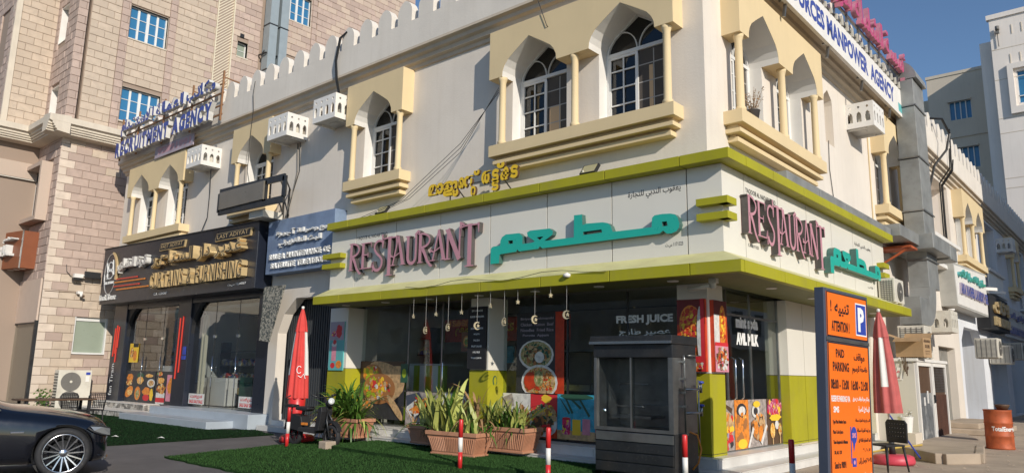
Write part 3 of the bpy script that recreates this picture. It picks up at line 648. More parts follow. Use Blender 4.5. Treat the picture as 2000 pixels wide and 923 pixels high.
mb = MB(); mb.bar((-6.1,.475,5.40),(-3.7,.475,5.42),.02,T=T); mb.obj('rail', PSIDE, ys)
# ------------------------------------------------------------------ steps
st = thing('shop_steps', 'two low pale marble steps wrapping the restaurant shopfront at the building corner', 'steps')
def tiles(T, u0, u1, d0, d1, z0, z1, w, parent, name='step_tile', m=TILE):
    n = max(1, round((u1-u0)/w)); s = (u1-u0)/n
    mbm = MB(); mbm.box(0,s-.006,d0,d1,z0,z1,T); me = mbm.mesh(name, m)
    for i in range(n):
        link(name, me, parent, loc=T((u0+i*s,0,0)), bevel=.004)
def step(T, u0, u1, d, z0, z1, back, w=1.1):
    core = MB(); core.box(u0+.01,u1-.01,back,d-.012,z0,z1-.012,T); core.obj('step_core', MORT, st)
    tiles(T, u0, u1, d-.02, d, z0, z1-.003, w, st); tiles(T, u0, u1, back, d+.012, z1-.02, z1, w, st)
step(FR, -10.2, .18, .18, .0, .30, -.5); step(FR, -10.2, .55, .55, .0, .145, .16)
step(SD, -.15, 8.42, .181, .0, .302, -.5); step(SD, -.15, 8.42, .551, .0, .146, .16)
# interior of the restaurant
it = MB(); it.box(-9.4,-.36,.36,5.8,.22,.30); it.obj('shop_floor', mat('grey_floor_tile', (.25,.24,.22), .35), bld)
it = MB(); it.box(-9.45,-9.4,.46,5.9,.3,3.3); it.box(-9.4,-.4,5.8,5.9,.3,3.3); it.box(-.42,-.36,4.3,5.9,.3,3.3); it.obj('shop_wall', BACKW, bld)
it = MB(); it.box(-9.2,-5.0,3.0,3.05,2.35,2.95); text(it, arab('مطعم')+'  SNACKS & JUICE', -8.8,-5.6,2.5,2.8,2.99,3.0,W,1,flat=True,bold=.03); tag(it.obj('red_menu_board', [PRED, PYEL]), 'long dim red board with yellow lettering at the back of the left restaurant bay', 'sign')
it = MB(); it.box(-7.9,-6.4,2.6,2.66,1.8,2.2); tag(it.obj('blue_glint_panel', CYAN), 'dim blue panel standing in for blue light at the back of the left restaurant bay', 'panel')  # unlit panel whose blue colour stands for blue light inside the bay
cnt = thing('shop_counter', 'white and green striped serving counter inside the left window of the restaurant', 'counter')
for i in range(8):
    c_ = MB(); c_.box(-8.8+.21*i,-8.8+.21*(i+1)-.004,1.0,1.1,.3,1.70); c_.obj('stripe_board', (WHITE, STRIPE)[i % 2], cnt)
c_ = MB(); c_.box(-8.85,-7.1,.95,1.6,1.70,1.74); c_.obj('counter_top', INTW, cnt)
def shelf(x0,x1,y,zs,label,seed=1,name='shelf_rack', T=W, ht=.22):
    s = thing(name, label, 'shelf'); b = MB()
    for z in zs: b.box(x0,x1,y,y+.35,z-.03,z,T)
    for x in (x0,x1-.03): b.box(x,x+.03,y,y+.35,.3,zs[-1]+.3,T)
    b.obj('frame', DSTEEL, s); r = random.Random(seed)
    for z in zs[:-1]:
        x = x0+.05
        while x < x1-.12:
            w = r.uniform(.06,.14); g_ = MB(); g_.box(x,x+w,y+.04,y+.3,z,z+r.uniform(.5,1)*ht,T); g_.obj('packet', F_SHELF, s); x += w+.015
shelf(-10.3,-8.9,2.2,(1.2,1.6,2.0,2.4),'rack of small packets behind the striped counter',4)
fr_ = thing('display_counter', 'dark glass fronted food counter inside the right window of the restaurant', 'counter')
c_ = MB(); c_.box(-4.2,-1.9,1.1,1.8,.3,1.2); c_.obj('base', DSTEEL, fr_)
c_ = MB(); c_.box(-4.2,-1.9,1.1,1.14,1.36,1.4); c_.box(-4.2,-1.9,1.1,1.7,2.0,2.05); c_.box(-4.2,-4.16,1.1,1.7,1.2,2.0); c_.box(-3.1,-3.06,1.1,1.7,1.2,2.0); c_.box(-1.94,-1.9,1.1,1.7,1.2,2.0); c_.obj('frame', STEEL, fr_)
c_ = MB(); c_.box(-4.1,-2.0,1.3,1.6,1.22,1.34); c_.obj('tray', SILV, fr_)
# glazing of the shopfront with metal frames
gl = thing('shop_window', 'left glass shopfront of the restaurant between the two lime pillars', 'window', 'restaurant windows')
a_ = MB(); a_.box(-9.45,-5.31,.345,.355,.30,3.06); a_.obj('pane', GLASS, gl)
a_ = MB(); 
for x in (-9.45,-7.66,-6.55,-5.36): a_.box(x,x+.035,.33,.37,.3,3.06)
a_.box(-9.45,-5.31,.335,.365,.3,.33); a_.box(-9.45,-5.31,.33,.37,1.1,1.125); a_.obj('frame', STEEL, gl)
a_ = MB(); a_.tube([(-6.42,.28,1.0),(-6.42,.26,1.02),(-6.42,.26,1.75),(-6.42,.28,1.77)],.014,8); a_.obj('door_handle', CHROME, gl)
gl = thing('shop_window', 'right glass shopfront of the restaurant behind the grill cabinet', 'window', 'restaurant windows')
a_ = MB(); a_.box(-4.8,-.55,.345,.355,.30,3.06); a_.obj('pane', GLASS, gl)
a_ = MB()
for x in (-4.8,-3.1,-1.75,-.6): a_.box(x,x+.03,.333,.367,.3,3.06)
a_.box(-4.8,-.55,.335,.365,.3,.33); a_.obj('frame', DSTEEL, gl)
gl = thing('shop_door', 'glass door and side window between the corner pillar and the pale side panels', 'door')
a_ = MB(); a_.box(.56,3.39,-.195,-.187,.30,3.06,SD); a_.obj('pane', GLASSE, gl)
a_ = MB()
for y in (.57,1.05,2.05,3.35): a_.box(y,y+.03,-.21,-.17,.3,3.06,SD)
a_.box(.56,3.39,-.205,-.175,2.62,2.66,SD); a_.box(.56,3.39,-.205,-.175,.3,.34,SD); a_.obj('frame', STEEL, gl)
for y in (1.25,1.55):
    a_ = MB(); a_.tube([(-.19,y,1.15),(-.12,y,1.2),(-.12,y,1.85),(-.19,y,1.9)],.014,8); a_.obj('door_handle', CHROME, gl)
a_ = MB(); text(a_, 'mint soda', 1.45, 2.42, 2.42, 2.64, -.178,-.18,SD,flat=True,bold=.07); a_.obj('window_lettering', INKW, gl); a_ = MB(); text(a_, 'AVIL MILK', 1.45, 2.42, 2.12, 2.34, -.178,-.18,SD,flat=True,bold=.07); a_.obj('window_lettering', INKW, gl)
wm = MB(); wm.box(3.0,4.2,-1.9,-1.85,.3,1.9,SD); wm.obj('interior_partition', LIME, bld)
wm = MB(); wm.box(1.2,2.2,-1.6,-1.0,.3,1.2,SD); wm.box(1.2,2.2,-1.6,-1.2,1.2,1.6,SD); tag(wm.obj('stainless_counter', STEEL), 'stainless steel counter seen through the side door glass', 'counter')
# stickers on right front glass
wl = thing('window_lettering', 'white FRESH JUICE window lettering in English and Arabic above the grill cabinet', 'lettering')
a_ = MB(); text(a_, 'FRESH JUICE', -1.98, -.82, 2.44, 2.62, .343,.344,W,flat=True,bold=.05); a_.obj('text_line', INKW, wl)
a_ = MB(); text(a_, arab('عصير طازج'), -1.92, -.88, 2.22, 2.38, .343,.344,W,flat=True,bold=.02); a_.obj('text_line', INKW, wl)
# ------------------------------------------------------------------ printed posters
def poster(label, T, u0, u1, z0, z1, d, base, items, name='food_poster', cat='poster', th=.006, group=None, extra=None):
    mats = [base]; mb = MB(); mb.box(u0,u1,d-th,d,z0,z1,T)
    W_, H_ = u1-u0, z1-z0
    exp = []
    for it in items:
        if it[0] == 's':
            _, cx, cz, rx, rz, ms, n_, sz = it; rs = random.Random(int(cx*97+cz*31)+n_)
            for _k in range(n_):
                a_ = rs.uniform(0, 6.283); q_ = rs.random()**.5; w_ = sz*rs.uniform(.5, 1.3)
                exp.append(('b', cx+rx*q_*math.cos(a_), cz+rz*q_*math.sin(a_), w_/W_, w_*rs.uniform(.4,1)/H_, rs.choice(ms), rs.uniform(0,3)))
        else: exp.append(it)
    items = exp
    for k, it in enumerate(items):
        kind, cx, cz, rx, rz, mt = it[:6]; rot = it[6] if len(it) > 6 else 0
        if mt not in mats: mats.append(mt)
        mi = mats.index(mt); dd = d+.0012+.00012*k
        r_ = random.Random(k+len(label))
        if kind == 'e': P = circ(0,0,1,18)
        elif kind == 'b': P = [(math.cos(t*.3927)*(.8+.35*r_.random()), math.sin(t*.3927)*(.8+.35*r_.random())) for t in range(16)]
        else: P = [(-1,-1),(1,-1),(1,1),(-1,1)]
        c, s = math.cos(rot), math.sin(rot)
        Q = []
        for a, b in P:
            a *= rx*W_; b *= rz*H_; Q.append((min(u1,max(u0,u0+cx*W_+a*c-b*s)), min(z1,max(z0,z0+cz*H_+a*s+b*c))))
        ce = (sum(p[0] for p in Q)/len(Q), sum(p[1] for p in Q)/len(Q)); n = len(Q)
        mb.add([(a, dd, b) for a, b in Q]+[(ce[0], dd, ce[1])], [(i,(i+1) % n,n) for i in range(n)], T, mi)
    for s, a, b, c_, d_, mt in (extra or []):
        if mt not in mats: mats.append(mt)
        text(mb, s, u0+a*W_, u0+b*W_, z0+c_*H_, z0+d_*H_, d+.0016+.00012*(len(items)+1), d, T, mats.index(mt), flat=True, bold=.02)
    return tag(mb.obj(name, mats), label, cat, group)
D = -.325
G1 = 'food posters on the lower shopfront glass'
poster('vertical poster of two stuffed wraps left of the striped counter', FR, -9.35,-7.72,.45,1.78,D,PBLACK,[('r',.5,.85,.5,.16,WOOD),('e',.62,.80,.42,.16,TANP,-.25),('e',.72,.60,.36,.28,TANP,.5),('e',.28,.78,.22,.17,TANPD),('s',.26,.78,.17,.12,[PORA,INKR,PYEL,TANP,STRIPE,PWHITE],60,.06),('e',.45,.52,.36,.27,TANPD),('s',.42,.52,.27,.19,[PORA,INKR,PYEL,TANP,STRIPE,PWHITE,TANPD],110,.07),('r',.82,.2,.30,.09,TANPD,-.75),('e',.84,.2,.26,.07,TANP,-.75),('s',.2,.28,.2,.1,[TANP,PORA,TANPD],30,.06)], group=G1)
poster('poster of fries in a white box with a dip cup', FR, -7.64,-6.5,.32,1.10,D,PGREY,[('r',.2,.85,.25,.2,SLATE,.4),('b',.45,.45,.4,.35,PWHITE),('s',.5,.52,.3,.28,[PORA,PRED,PORA,TANPD],90,.07),('r',.35,.62,.25,.02,PORA,.4),('r',.5,.68,.25,.02,PRED,-.5),('r',.6,.5,.25,.02,PORA,1.1),('r',.42,.45,.25,.02,PRED,.9),('e',.38,.24,.14,.17,PWHITE),('e',.38,.24,.10,.12,SLATE),('s',.88,.4,.1,.35,[PWHITE,TANPD,INKR,PORA],30,.06)], group=G1)
poster('poster of grilled food on pale marble behind the tall plants', FR, -6.48,-5.4,.32,1.10,D,PWHITE,[('s',.5,.45,.4,.35,[TANPD,INKR,PORA,PWHITE,PGREY],60,.08),('r',.9,.5,.1,.5,PALM)], group=G1)
poster('pale poster of fried pieces left of the noodle poster', FR, -4.7,-3.98,.35,1.16,D,PWHITE,[('s',.7,.4,.28,.3,[PORA,TANP,TANPD],30,.07),('r',.2,.8,.2,.15,PGREY,.3)], group=G1)
poster('poster of a plate of noodles on a red table', FR, -3.97,-3.32,.35,1.16,D,PRED,[('r',.5,.82,.5,.2,INKR),('b',.6,.9,.2,.1,PYEL),('e',.5,.36,.56,.35,PWHITE),('s',.5,.5,.45,.26,[TANP,TANPD,PYEL,TANP,PALM],130,.05),('s',.45,.28,.4,.18,[TANPD,PALM,WOOD,INKR],60,.05)], group=G1)
poster('poster of colourful juice glasses by blue water with palm leaves', FR, -3.31,-2.45,.35,1.18,D,CYAN,[('r',.5,.08,.5,.12,TANP),('r',.3,.8,.03,.25,PALM,.5),('r',.15,.8,.03,.3,PALM,.7),('r',.45,.85,.03,.25,PALM,.9),('r',.7,.78,.03,.3,PALM,.6),('b',.5,.95,.45,.08,PALM),('r',.25,.28,.11,.17,F_FRUIT),('r',.52,.28,.11,.17,PYEL),('r',.78,.30,.10,.17,PPNK),('e',.25,.46,.11,.03,INKR)], group=G1)
poster('poster end with a large red watermelon slice beside the grill cabinet', FR, -2.44,-1.5,.35,1.18,D,CYAN,[('r',.5,.12,.5,.16,TANP),('e',.10,.5,.28,.36,PWHITE),('e',.10,.5,.25,.33,F_FRUIT),('b',.3,.12,.3,.14,F_WRAP),('r',.7,.5,.2,.3,PALM)], group=G1)
poster('dark poster of two round bowls of rice and noodles in the right window', FR, -4.35,-3.15,1.18,2.75,D+.004,PBLACK,[('r',.92,.45,.10,.6,PRED),('e',.42,.47,.37,.19,PWHITE),('e',.42,.475,.33,.165,F_RICE),('s',.42,.475,.28,.13,[PALM,TANPD,TANP,WOOD],90,.04),('e',.5,.44,.1,.07,PWHITE),('e',.50,.13,.38,.22,PWHITE),('e',.50,.13,.335,.19,F_NOOD),('s',.52,.13,.28,.15,[TANPD,PORA,TANP,PRED],110,.04),('e',.32,.15,.13,.11,PRED),('e',.5,.18,.1,.1,F_RICE)], extra=[('Biriyani  Kuzhimanthi',.1,.8,.90,.94,LAV),('Chicken  Mutton  Beef',.1,.8,.83,.87,LAV),('Noodles  Fried Rice',.1,.8,.76,.80,LAV),('Porotta  Appam',.15,.7,.69,.73,LAV)])
D2 = -.165
poster('poster of orange fried chicken strips on the side door glass', SD, .70,2.62,.33,1.16,D2,PGREY,[('r',.1,.9,.14,.06,WOOD,-.4),('s',.12,.5,.13,.25,[PYEL,PORA,INKR,TANP],50,.07),('s',.12,.2,.12,.14,[LAV,PGREY,PBLACK,INKR],30,.06),('r',.42,.5,.15,.5,PORA),('e',.42,.78,.11,.15,PBLACK),('e',.43,.77,.075,.10,PWHITE),('e',.38,.4,.06,.28,PORA,.2),('e',.47,.42,.06,.28,F_GOLD,-.1),('e',.43,.3,.07,.22,PORA),('s',.42,.4,.12,.32,[PORA,TANPD,PORA],26,.09),('e',.42,.1,.1,.1,PYEL),('e',.73,.75,.09,.14,PWHITE),('e',.73,.75,.05,.08,PBLACK),('s',.8,.42,.16,.26,[TANPD,WOOD,PORA,TANP],50,.08),('e',.72,.4,.05,.14,PORA,.2),('e',.83,.3,.05,.14,PORA),('r',.6,.2,.02,.25,PWHITE,-.6),('r',.9,.25,.02,.25,PWHITE,-.7),('e',.75,.9,.08,.07,PYEL)], group=G1)
poster('poster of spoons and red fruit at the far end of the side window', SD, 2.64,3.34,.33,1.16,D2,WOOD,[('s',.5,.78,.46,.2,[MAGE,INKR,PPNK,PYEL,PPNK],110,.06),('e',.3,.3,.16,.17,F_GOLD),('r',.3,.08,.03,.15,TANP),('e',.6,.42,.13,.1,PWHITE),('e',.8,.32,.12,.14,F_NOOD),('r',.8,.1,.03,.15,TANP),('b',.5,.58,.4,.08,PYEL)], group=G1)
poster('orange shawarma cone poster box on the front of the corner pillar', FR, -.52,-.02,1.63,2.80,.07,PRED,[('r',.5,.85,.5,.2,mat('print_maroon', (.16,.01,.01), .4)),('e',.48,.66,.40,.26,PORA),('e',.47,.48,.33,.34,PORA),('e',.46,.35,.25,.3,PORA),('s',.48,.66,.34,.22,[PRED,PORA,PYEL,INKR],90,.04),('s',.47,.42,.24,.25,[PRED,PORA,PYEL,INKR],90,.035),('e',.85,.5,.12,.4,PWHITE),('r',.93,.5,.07,.5,INKR),('s',.5,.09,.45,.07,[PYEL,PORA,INKR,PWHITE,TANPD],60,.035),('b',.7,.17,.3,.05,INKR)], th=.07)
poster('narrow shawarma poster box on the side of the corner pillar', SD, .07,.55,1.63,2.79,.07,PRED,[('r',.5,.9,.5,.12,mat('print_dark_red', (.12,.01,.01), .4)),('r',.2,.5,.2,.3,PWHITE),('e',.65,.66,.26,.28,PORA),('e',.62,.5,.18,.24,PORA),('s',.64,.62,.18,.26,[PRED,PORA,PYEL],60,.03),('r',.5,.36,.5,.05,INKR),('r',.5,.18,.5,.18,PPNK),('s',.5,.18,.44,.16,[PORA,TANPD,PWHITE,PRED,WOOD],110,.035)], th=.07)
poster('aqua and pink ice cream poster on the leftmost lime pillar', FR, -10.02,-9.45,1.55,2.72,.15,PTEA,[('r',.5,.82,.5,.2,LAV),('b',.65,.8,.2,.15,INKR),('b',.3,.75,.2,.06,F_FRUIT),('r',.35,.35,.16,.16,PPNK),('e',.35,.53,.18,.05,PWHITE),('b',.38,.58,.12,.05,INKR),('e',.72,.12,.2,.08,PORA),('e',.3,.1,.16,.06,INKR)], th=.03)
poster('tall black drinks menu board on the middle pillar', FR, -5.26,-4.75,1.62,2.88,.17,BLKM,[], name='menu_board', cat='menu board', th=.04, extra=[(s,.12+(.38-w_/2),.12+(.38+w_/2),.92-.095*i,.95-.095*i,INKW) for i,(s,w_) in enumerate((('SIP N SNACKS',.6),('BURGER SHAWARMA',.76),('LIME',.25),('SODA SARBATH',.66),('MOJITO',.32),('FALUDA',.34),('FRUIT SALAD',.56),('AVIL MILK',.42),('FRESH JUICE',.56)))])
poster('small red framed poster inside the left window near the menu board', FR, -6.05,-5.75,2.0,2.42,-.45,BROWNS,[('e',.5,.5,.3,.3,F_WRAP)])
a_ = MB(); text(a_, '\u0D24\u0D1F\u0D15\u0D1F\u0D2E\u0D3E\u0D33', -6.5, -5.6, 2.5, 2.68, .43,.45,W,bold=.03); tag(a_.obj('orange_letters', PORA), 'dim orange Malayalam letters inside the left window', 'lettering')
poster('green menu card taped to the left window beside the wrap poster', FR, -7.86,-7.62,1.3,1.72,-.32,PALM,[('e',.5,.5,.3,.25,STRIPE)])
# crescent sticker on the lime pillar
a_ = MB()
P = arc(-4.63,1.40,.075,.10,-70,250,14); Q = arc(-4.62,1.40,.05,.075,-60,240,14)
for y in (0,): pass
a_.add([(-4.717, .10+.9*(p[0]+4.62), p[1]) for p in P]+[(-4.717, .10+.9*(p[0]+4.62), p[1]) for p in Q], [(i,i+1,16+i,15+i) for i in range(14)]); tag(a_.obj('crescent_sticker', PALM), 'dark crescent sticker on the lime lower part of the middle pillar', 'sticker')
# wires of the hanging star garland under the canopy
def star_pts(r, r2=None, n=5):
    r2 = r2 or r*.42; return [((r if i % 2 == 0 else r2)*math.sin(math.pi*i/n), (r if i % 2 == 0 else r2)*math.cos(math.pi*i/n)) for i in range(2*n)]
def moon_pts(r):
    a = [(r*math.cos(math.radians(t)), r*math.sin(math.radians(t))) for t in range(50, 311, 20)]
    b = [(.22*r+.78*r*math.cos(math.radians(t)), .78*r*math.sin(math.radians(t))) for t in range(300, 59, -20)]
    return a+b
HANG = [(-6.0,2.66,'star'),(-5.62,2.37,'moon'),(-5.33,2.68,'star'),(-4.98,2.41,'moon'),(-4.62,2.69,'star'),(-4.2,2.42,'moon edge on'),(-3.87,2.78,'star'),(-3.52,2.47,'moon'),(-3.2,2.82,'star edge on'),(-2.8,2.49,'moon edge on'),(-2.45,2.9,'star edge on'),(-2.1,2.55,'moon')]
where = ['leftmost, over the left window','against the dark left window','in front of the top of the menu board','just right of the menu board','over the pillar edge right of the menu board','over the bowl poster','highest one over the bowl poster','right of the bowl poster','small one over the dark right window','long one over the dark right window','tiny one over the dark right window','left of the FRESH JUICE lettering']
for (x, z, kd), wh in zip(HANG, where):
    t = thing('hanging_ornament', 'glittering '+kd.replace(' edge on',' turned edge on')+' on a string, '+wh, 'ornament', 'hanging star and moon ornaments', (x,-1.02,z))
    R_ = Matrix.Rotation(math.radians(75 if 'edge' in kd else random.uniform(-15,25)), 4, 'Z')
    mb = MB(); P = star_pts(.050) if 'star' in kd else moon_pts(.075)
    mb.prism(P, -.01, .01, XF(R_)); 
    if 'moon' in kd: mb.prism([(a*.5+.02,b*.5) for a,b in star_pts(.075)], -.013, .013, XF(R_))
    mb.obj('ornament_shape', STAR, t)
    mb = MB(); mb.tube([(0,0,.05),(0,0,3.07-z)], .0018, 4); mb.obj('string', WHITE, t)
mb = MB(); mb.tube([(-6.2+i*.45, -1.09, 3.27-.05*math.sin(i*1.3)) for i in range(12)], .006, 4); tag(mb.obj('fairy_light_wire', CAB), 'thin black fairy light wire lying along the canopy edge', 'wire')
# ------------------------------------------------------------------ entrance bay with curtain, between black shop and restaurant
mb = MB(); mb.prism([(-12.78,0),(-12.35,0),(-12.35,2.5),(-12.1,3.0),(-11.6,3.4),(-10.2,3.5),(-10.2,3.9),(-12.78,3.9)], .153, -.12, FR); mb.obj('entrance_arch', PLAST, bld)
mb = MB()
for k in range(23): mb.box(-12.45+k*.1,-12.45+k*.1+.055,.22,.30,.1,3.6); mb.box(-12.395+k*.1,-12.35+k*.1,.27,.34,.1,3.6)
mb.obj('curtain_shutter', CURT, bld)
mb = MB(); mb.box(-12.4,-10.2,-.55,.8,0,.12); mb.box(-12.4,-10.2,-.15,.8,.12,.24); mb.obj('entrance_step', TILE, bld)
mb = MB(); mb.box(-12.3,-10.2,.0,.8,3.45,3.55); mb.obj('entrance_ceiling', INTD, bld)
# stone pattern hanging carpet on pillar 3
mb = MB(); mb.prism([(-12.68,2.3),(-12.2,2.25),(-11.9,3.0),(-11.62,3.72),(-12.62,3.72)], .50, .47, FR); tag(mb.obj('patterned_carpet', foodmat('damask_pattern', [(.06,.07,.065),(.40,.37,.30),(.09,.10,.09),(.33,.31,.26)], 24)), 'dark patterned carpet hanging below the black shop sign end', 'carpet')
# ------------------------------------------------------------------ black curtain shop
sh = thing('black_shopfront', 'black clad double shopfront with two glazed arches under the gold lettered sign', 'shopfront')
for a, b, z in ((-23.2,-22.15,.1),(-18.25,-17.4,.15),(-13.45,-12.55,.2)):
    mb = MB(); mb.box(a,b,-.12,.35,z,3.72); mb.obj('clad_pillar', BLK, sh, bevel=.01)
def archfill(x0, x1):
    r = .9; o = [(x0,3.72)]+[(x0, 2.6)]+[(x0+r*(1-math.cos(math.radians(t))), 2.6+1.0*math.sin(math.radians(t))) for t in range(15, 91, 15)]
    o += [(x1-.05,3.6),(x1,3.6),(x1,3.72)]
    mb = MB(); mb.prism(o, .06, -.06, FR); mb.obj('arch_infill', BLKM, sh)
archfill(-22.15,-18.25); archfill(-17.4,-13.45)
for x0, x1, lb in ((-22.2,-18.2,'left'),(-17.45,-13.4,'right')):
    z0 = .36 if lb == 'left' else .40
    mb = MB(); mb.box(x0,x1,.05,.058,z0,3.6); mb.obj('pane', GLASSD, sh)
    mb = MB(); n = 3
    for i in range(n+1): x = x0+(x1-x0)*i/n; mb.box(x-.006,x+.006,.045,.063,z0,3.6)
    mb.obj('pane_joint', DSTEEL, sh)
    for i in (1,2):
        x = x0+(x1-x0)*i/n; mb = MB(); mb.box(x-.07,x+.07,.03,.05,2.45,2.53); mb.obj('patch_fitting', CHROME, sh)
        mb = MB(); mb.tube([(x+.1,-.01,1.0),(x+.1,-.01,1.9)],.016,8); mb.obj('door_handle', CHROME, sh)
mb = MB(); mb.box(-23.2,-12.6,-.10,.12,3.55,3.765); mb.obj('head_panel', BLK, sh)
mb = MB(); mb.box(-23.2,-12.9,3.0,3.1,0,3.6); mb.box(-12.95,-12.9,.45,4.5,0,3.6); mb.box(-23.3,-23.2,.45,4.5,0,3.6); mb.box(-18.6,-18.5,.45,4.5,0,3.6); mb.obj('inner_wall', INTW, sh)
mb = MB(); mb.box(-23.3,-12.9,.4,4.5,.2,.36); mb.obj('inner_floor', mat('beige_floor', (.4,.36,.3), .4), sh)
mb = MB()
for k in range(9): mb.box(-17.95+k*.09,-17.95+k*.09+.06,.3+.03*(k % 2),.4,.4,3.2)
tag(mb.obj('cream_curtain', mat('cream_curtain_cloth', (.66,.60,.45), .8)), 'cream curtain hanging inside the left edge of the curtain shop window', 'curtain')
shelf(-18.0,-15.2,1.3,(.75,1.2,1.65,2.1),'black rack of folded fabrics in the curtain shop window',9,'display_rack')
shelf(-15.5,-13.6,1.9,(.7,1.1,1.5,1.9,2.3),'tall rack of curtain samples at the back right of the curtain shop',14,'sample_rack',ht=.3)
shelf(-22.6,-20.8,1.6,(.6,1.4,1.8,2.2),'shelf of boxes behind the snack posters in the left shop',15,'shelf_rack',ht=.3)
bx = MB(); bx.box(-21.2,-19.6,.9,1.4,.36,1.6); tag(bx.obj('white_chiller', WHITE), 'white chiller box behind the left shop glass above the snack posters', 'chiller')
bx = MB(); bx.box(-17.9,-16.6,.8,1.2,.4,1.25); tag(bx.obj('white_counter', WHITE), 'white reception counter behind the curtain shop door', 'counter')
bx = MB(); bx.box(-15.6,-14.9,.7,1.2,.5,1.3); tag(bx.obj('glass_showcase', PALM), 'dark green lit showcase at the right of the curtain shop window', 'showcase')
for x, w_, lb in ((-17.35,.95,'left'),(-14.4,.85,'right')):
    mb = MB(); mb.box(x,x+w_,.032,.038,.47,.78); mb.mi = [0]*len(mb.mi)
    text(mb, 'SALE SALE SALE', x+.06, x+w_-.06, .5, .6, .03,.031,W,1,flat=True,bold=.04); text(mb, arab('تنزيلات'), x+.1, x+w_-.1, .63, .75, .03,.031,W,1,flat=True,bold=.04)
    tag(mb.obj('pink_notice', [PWHITE, INKR]), 'white notice with red print low on the '+lb+' of the curtain shop glass', 'notice')
poster('dark poster row of burgers and snacks low in the left shop window', FR, -22.0,-19.75,.38,1.42,-.03,PBLACK,[('b',.14,.78,.11,.13,PORA),('b',.14,.62,.12,.1,F_FRY),('e',.15,.32,.14,.16,PORA,.4),('b',.17,.3,.1,.09,F_GOLD),('e',.5,.85,.12,.08,PALM),('b',.5,.7,.12,.12,F_GOLD),('e',.45,.28,.1,.22,PORA,-.5),('b',.45,.25,.06,.14,F_RICE,-.5),('e',.88,.62,.13,.13,PWHITE),('e',.88,.62,.09,.09,F_NOOD),('b',.75,.35,.14,.13,PORA),('e',.75,.16,.11,.1,INKR),('b',.92,.25,.06,.2,PYEL),('b',.8,.85,.12,.06,F_GOLD)], group='snack posters in the left shop window')
poster('dark poster with a red bucket of fried chicken in the left shop window', FR, -19.7,-18.3,.38,1.42,-.03,PBLACK,[('r',.3,.17,.22,.17,PWHITE),('r',.3,.12,.22,.07,INKR),('b',.32,.45,.22,.16,F_FRY),('b',.28,.72,.18,.1,F_GOLD),('r',.78,.5,.2,.4,PPNK),('b',.78,.55,.16,.25,PORA),('b',.2,.92,.15,.07,F_WRAP)], group='snack posters in the left shop window')
poster('small burger poster high on the left shop window glass', FR, -21.95,-21.25,1.70,2.35,-.03,PYEL,[('e',.3,.5,.2,.3,F_FRY),('e',.65,.35,.2,.28,PORA),('r',.7,.9,.3,.1,INK)])
# red strips and white script on black pillars
for i,(x,z0,z1) in enumerate(((-22.95,1.9,2.9),(-22.80,2.0,3.0),(-22.65,2.2,2.95),(-22.72,1.7,2.5),(-18.05,1.2,3.1),(-17.85,1.4,3.15))):
    mb = MB(); mb.bar((x,-.135,z0),(x+.03,-.135,z1),.035,.03); mb.obj('red_strip', REDL, sh)
mb = MB(); text(mb, 'fan Tiram', 0, 1.1, 0, .25, -.125,-.12,XF(at(-22.75,0,.55)@Matrix.Rotation(-math.pi/2,4,'Y')),flat=True); mb.obj('white_script', INKW, sh)
mb = MB(); mb.box(-17.68,-17.5,-.14,-.12,1.95,2.2); mb.box(-17.7,-17.48,-.145,-.12,1.8,1.92); mb.obj('door_sticker', BLUE, sh)
# steps of the black shop
stp = thing('mosaic_step', 'two mosaic fronted steps under the left window of the black shop', 'steps')
mb = MB(); mb.box(-23.35,-19.3,-.45,.4,.17,.35); mb.obj('upper_step', MOSA, stp); mb = MB(); mb.box(-23.8,-18.6,-1.15,-.45,.0,.17); mb.obj('lower_step', MOSA, stp)
mb = MB(); mb.box(-23.36,-19.29,-.47,.4,.35,.37); mb.box(-23.82,-18.58,-1.17,-.47,.17,.185); mb.obj('tread', TILE, stp)
stp = thing('white_step', 'white marble steps in front of the curtain shop door', 'steps')
mb = MB(); mb.box(-18.2,-12.5,-.75,.4,.0,.38); mb.obj('upper_step', BLUEM, stp, bevel=.01); mb = MB(); mb.box(-18.5,-13.2,-1.5,-.75,.0,.19); mb.obj('lower_step', BLUEM, stp, bevel=.01)
# black sign box
sb = thing('black_shop_sign', 'long black sign box with silver and gold raised letters over the left shops', 'sign')
mb = MB(); mb.prism([(-23.35,3.72),(-12.88,3.70),(-12.88,5.52),(-23.35,5.72)], .64, .12, FR); mb.obj('sign_box', BLK, sb, bevel=.01)
T = FR
word_letters(sb, 'TER FOODS', -23.05,-22.25,4.42,4.52,.66,.645,T,[INKW,INKW],.02,side=1)
mb = MB(); pts = arc(-22.62,4.78,.50,.72,60,330,18)
for i in range(len(pts)-1): mb.bar((pts[i][0],.65,pts[i][1]),(pts[i+1][0],.65,pts[i+1][1]),.02,.02,T=T)
mb.obj('logo_ring', SILV, sb)
mb = MB(); rr = random.Random(5)
for q_ in ([(-22.95,5.2),(-22.9,5.0),(-22.8,4.7),(-22.85,4.6)],[(-22.45,5.28),(-22.38,5.0),(-22.3,4.75),(-22.5,4.62)],arc(-22.62,5.05,.2,.16,0,360,10),arc(-22.62,4.75,.26,.14,0,300,10),[(-22.75,4.9),(-22.6,4.95),(-22.45,4.88)]): stroke(mb, q_, .035, .665, .645, T)
mb.obj('logo_chef', INKW, sb)
mb = MB(); stroke(mb, arc(-22.62,4.75,.62,.80,75,-15,10), .06,.70,.645,T,w2=.14); mb.obj('gold_crescent', GOLD, sb)
word_letters(sb, arab('قوة الشاي'), -21.7,-19.4,4.72,5.22,.80,.645,T,[SILV,LRET],.05,shear=-.02)
for i,(a,b,z,mt) in enumerate(((-22.0,-20.3,4.55,REDL),(-22.1,-19.7,4.44,PORA),(-22.15,-20.1,4.30,REDL),(-21.9,-19.4,4.18,PORA))):
    mb = MB(); mb.bar((a,.665,z),(b,.665,z-.02),.03,.045,T=T); mb.obj('stripe_strip', mt, sb)
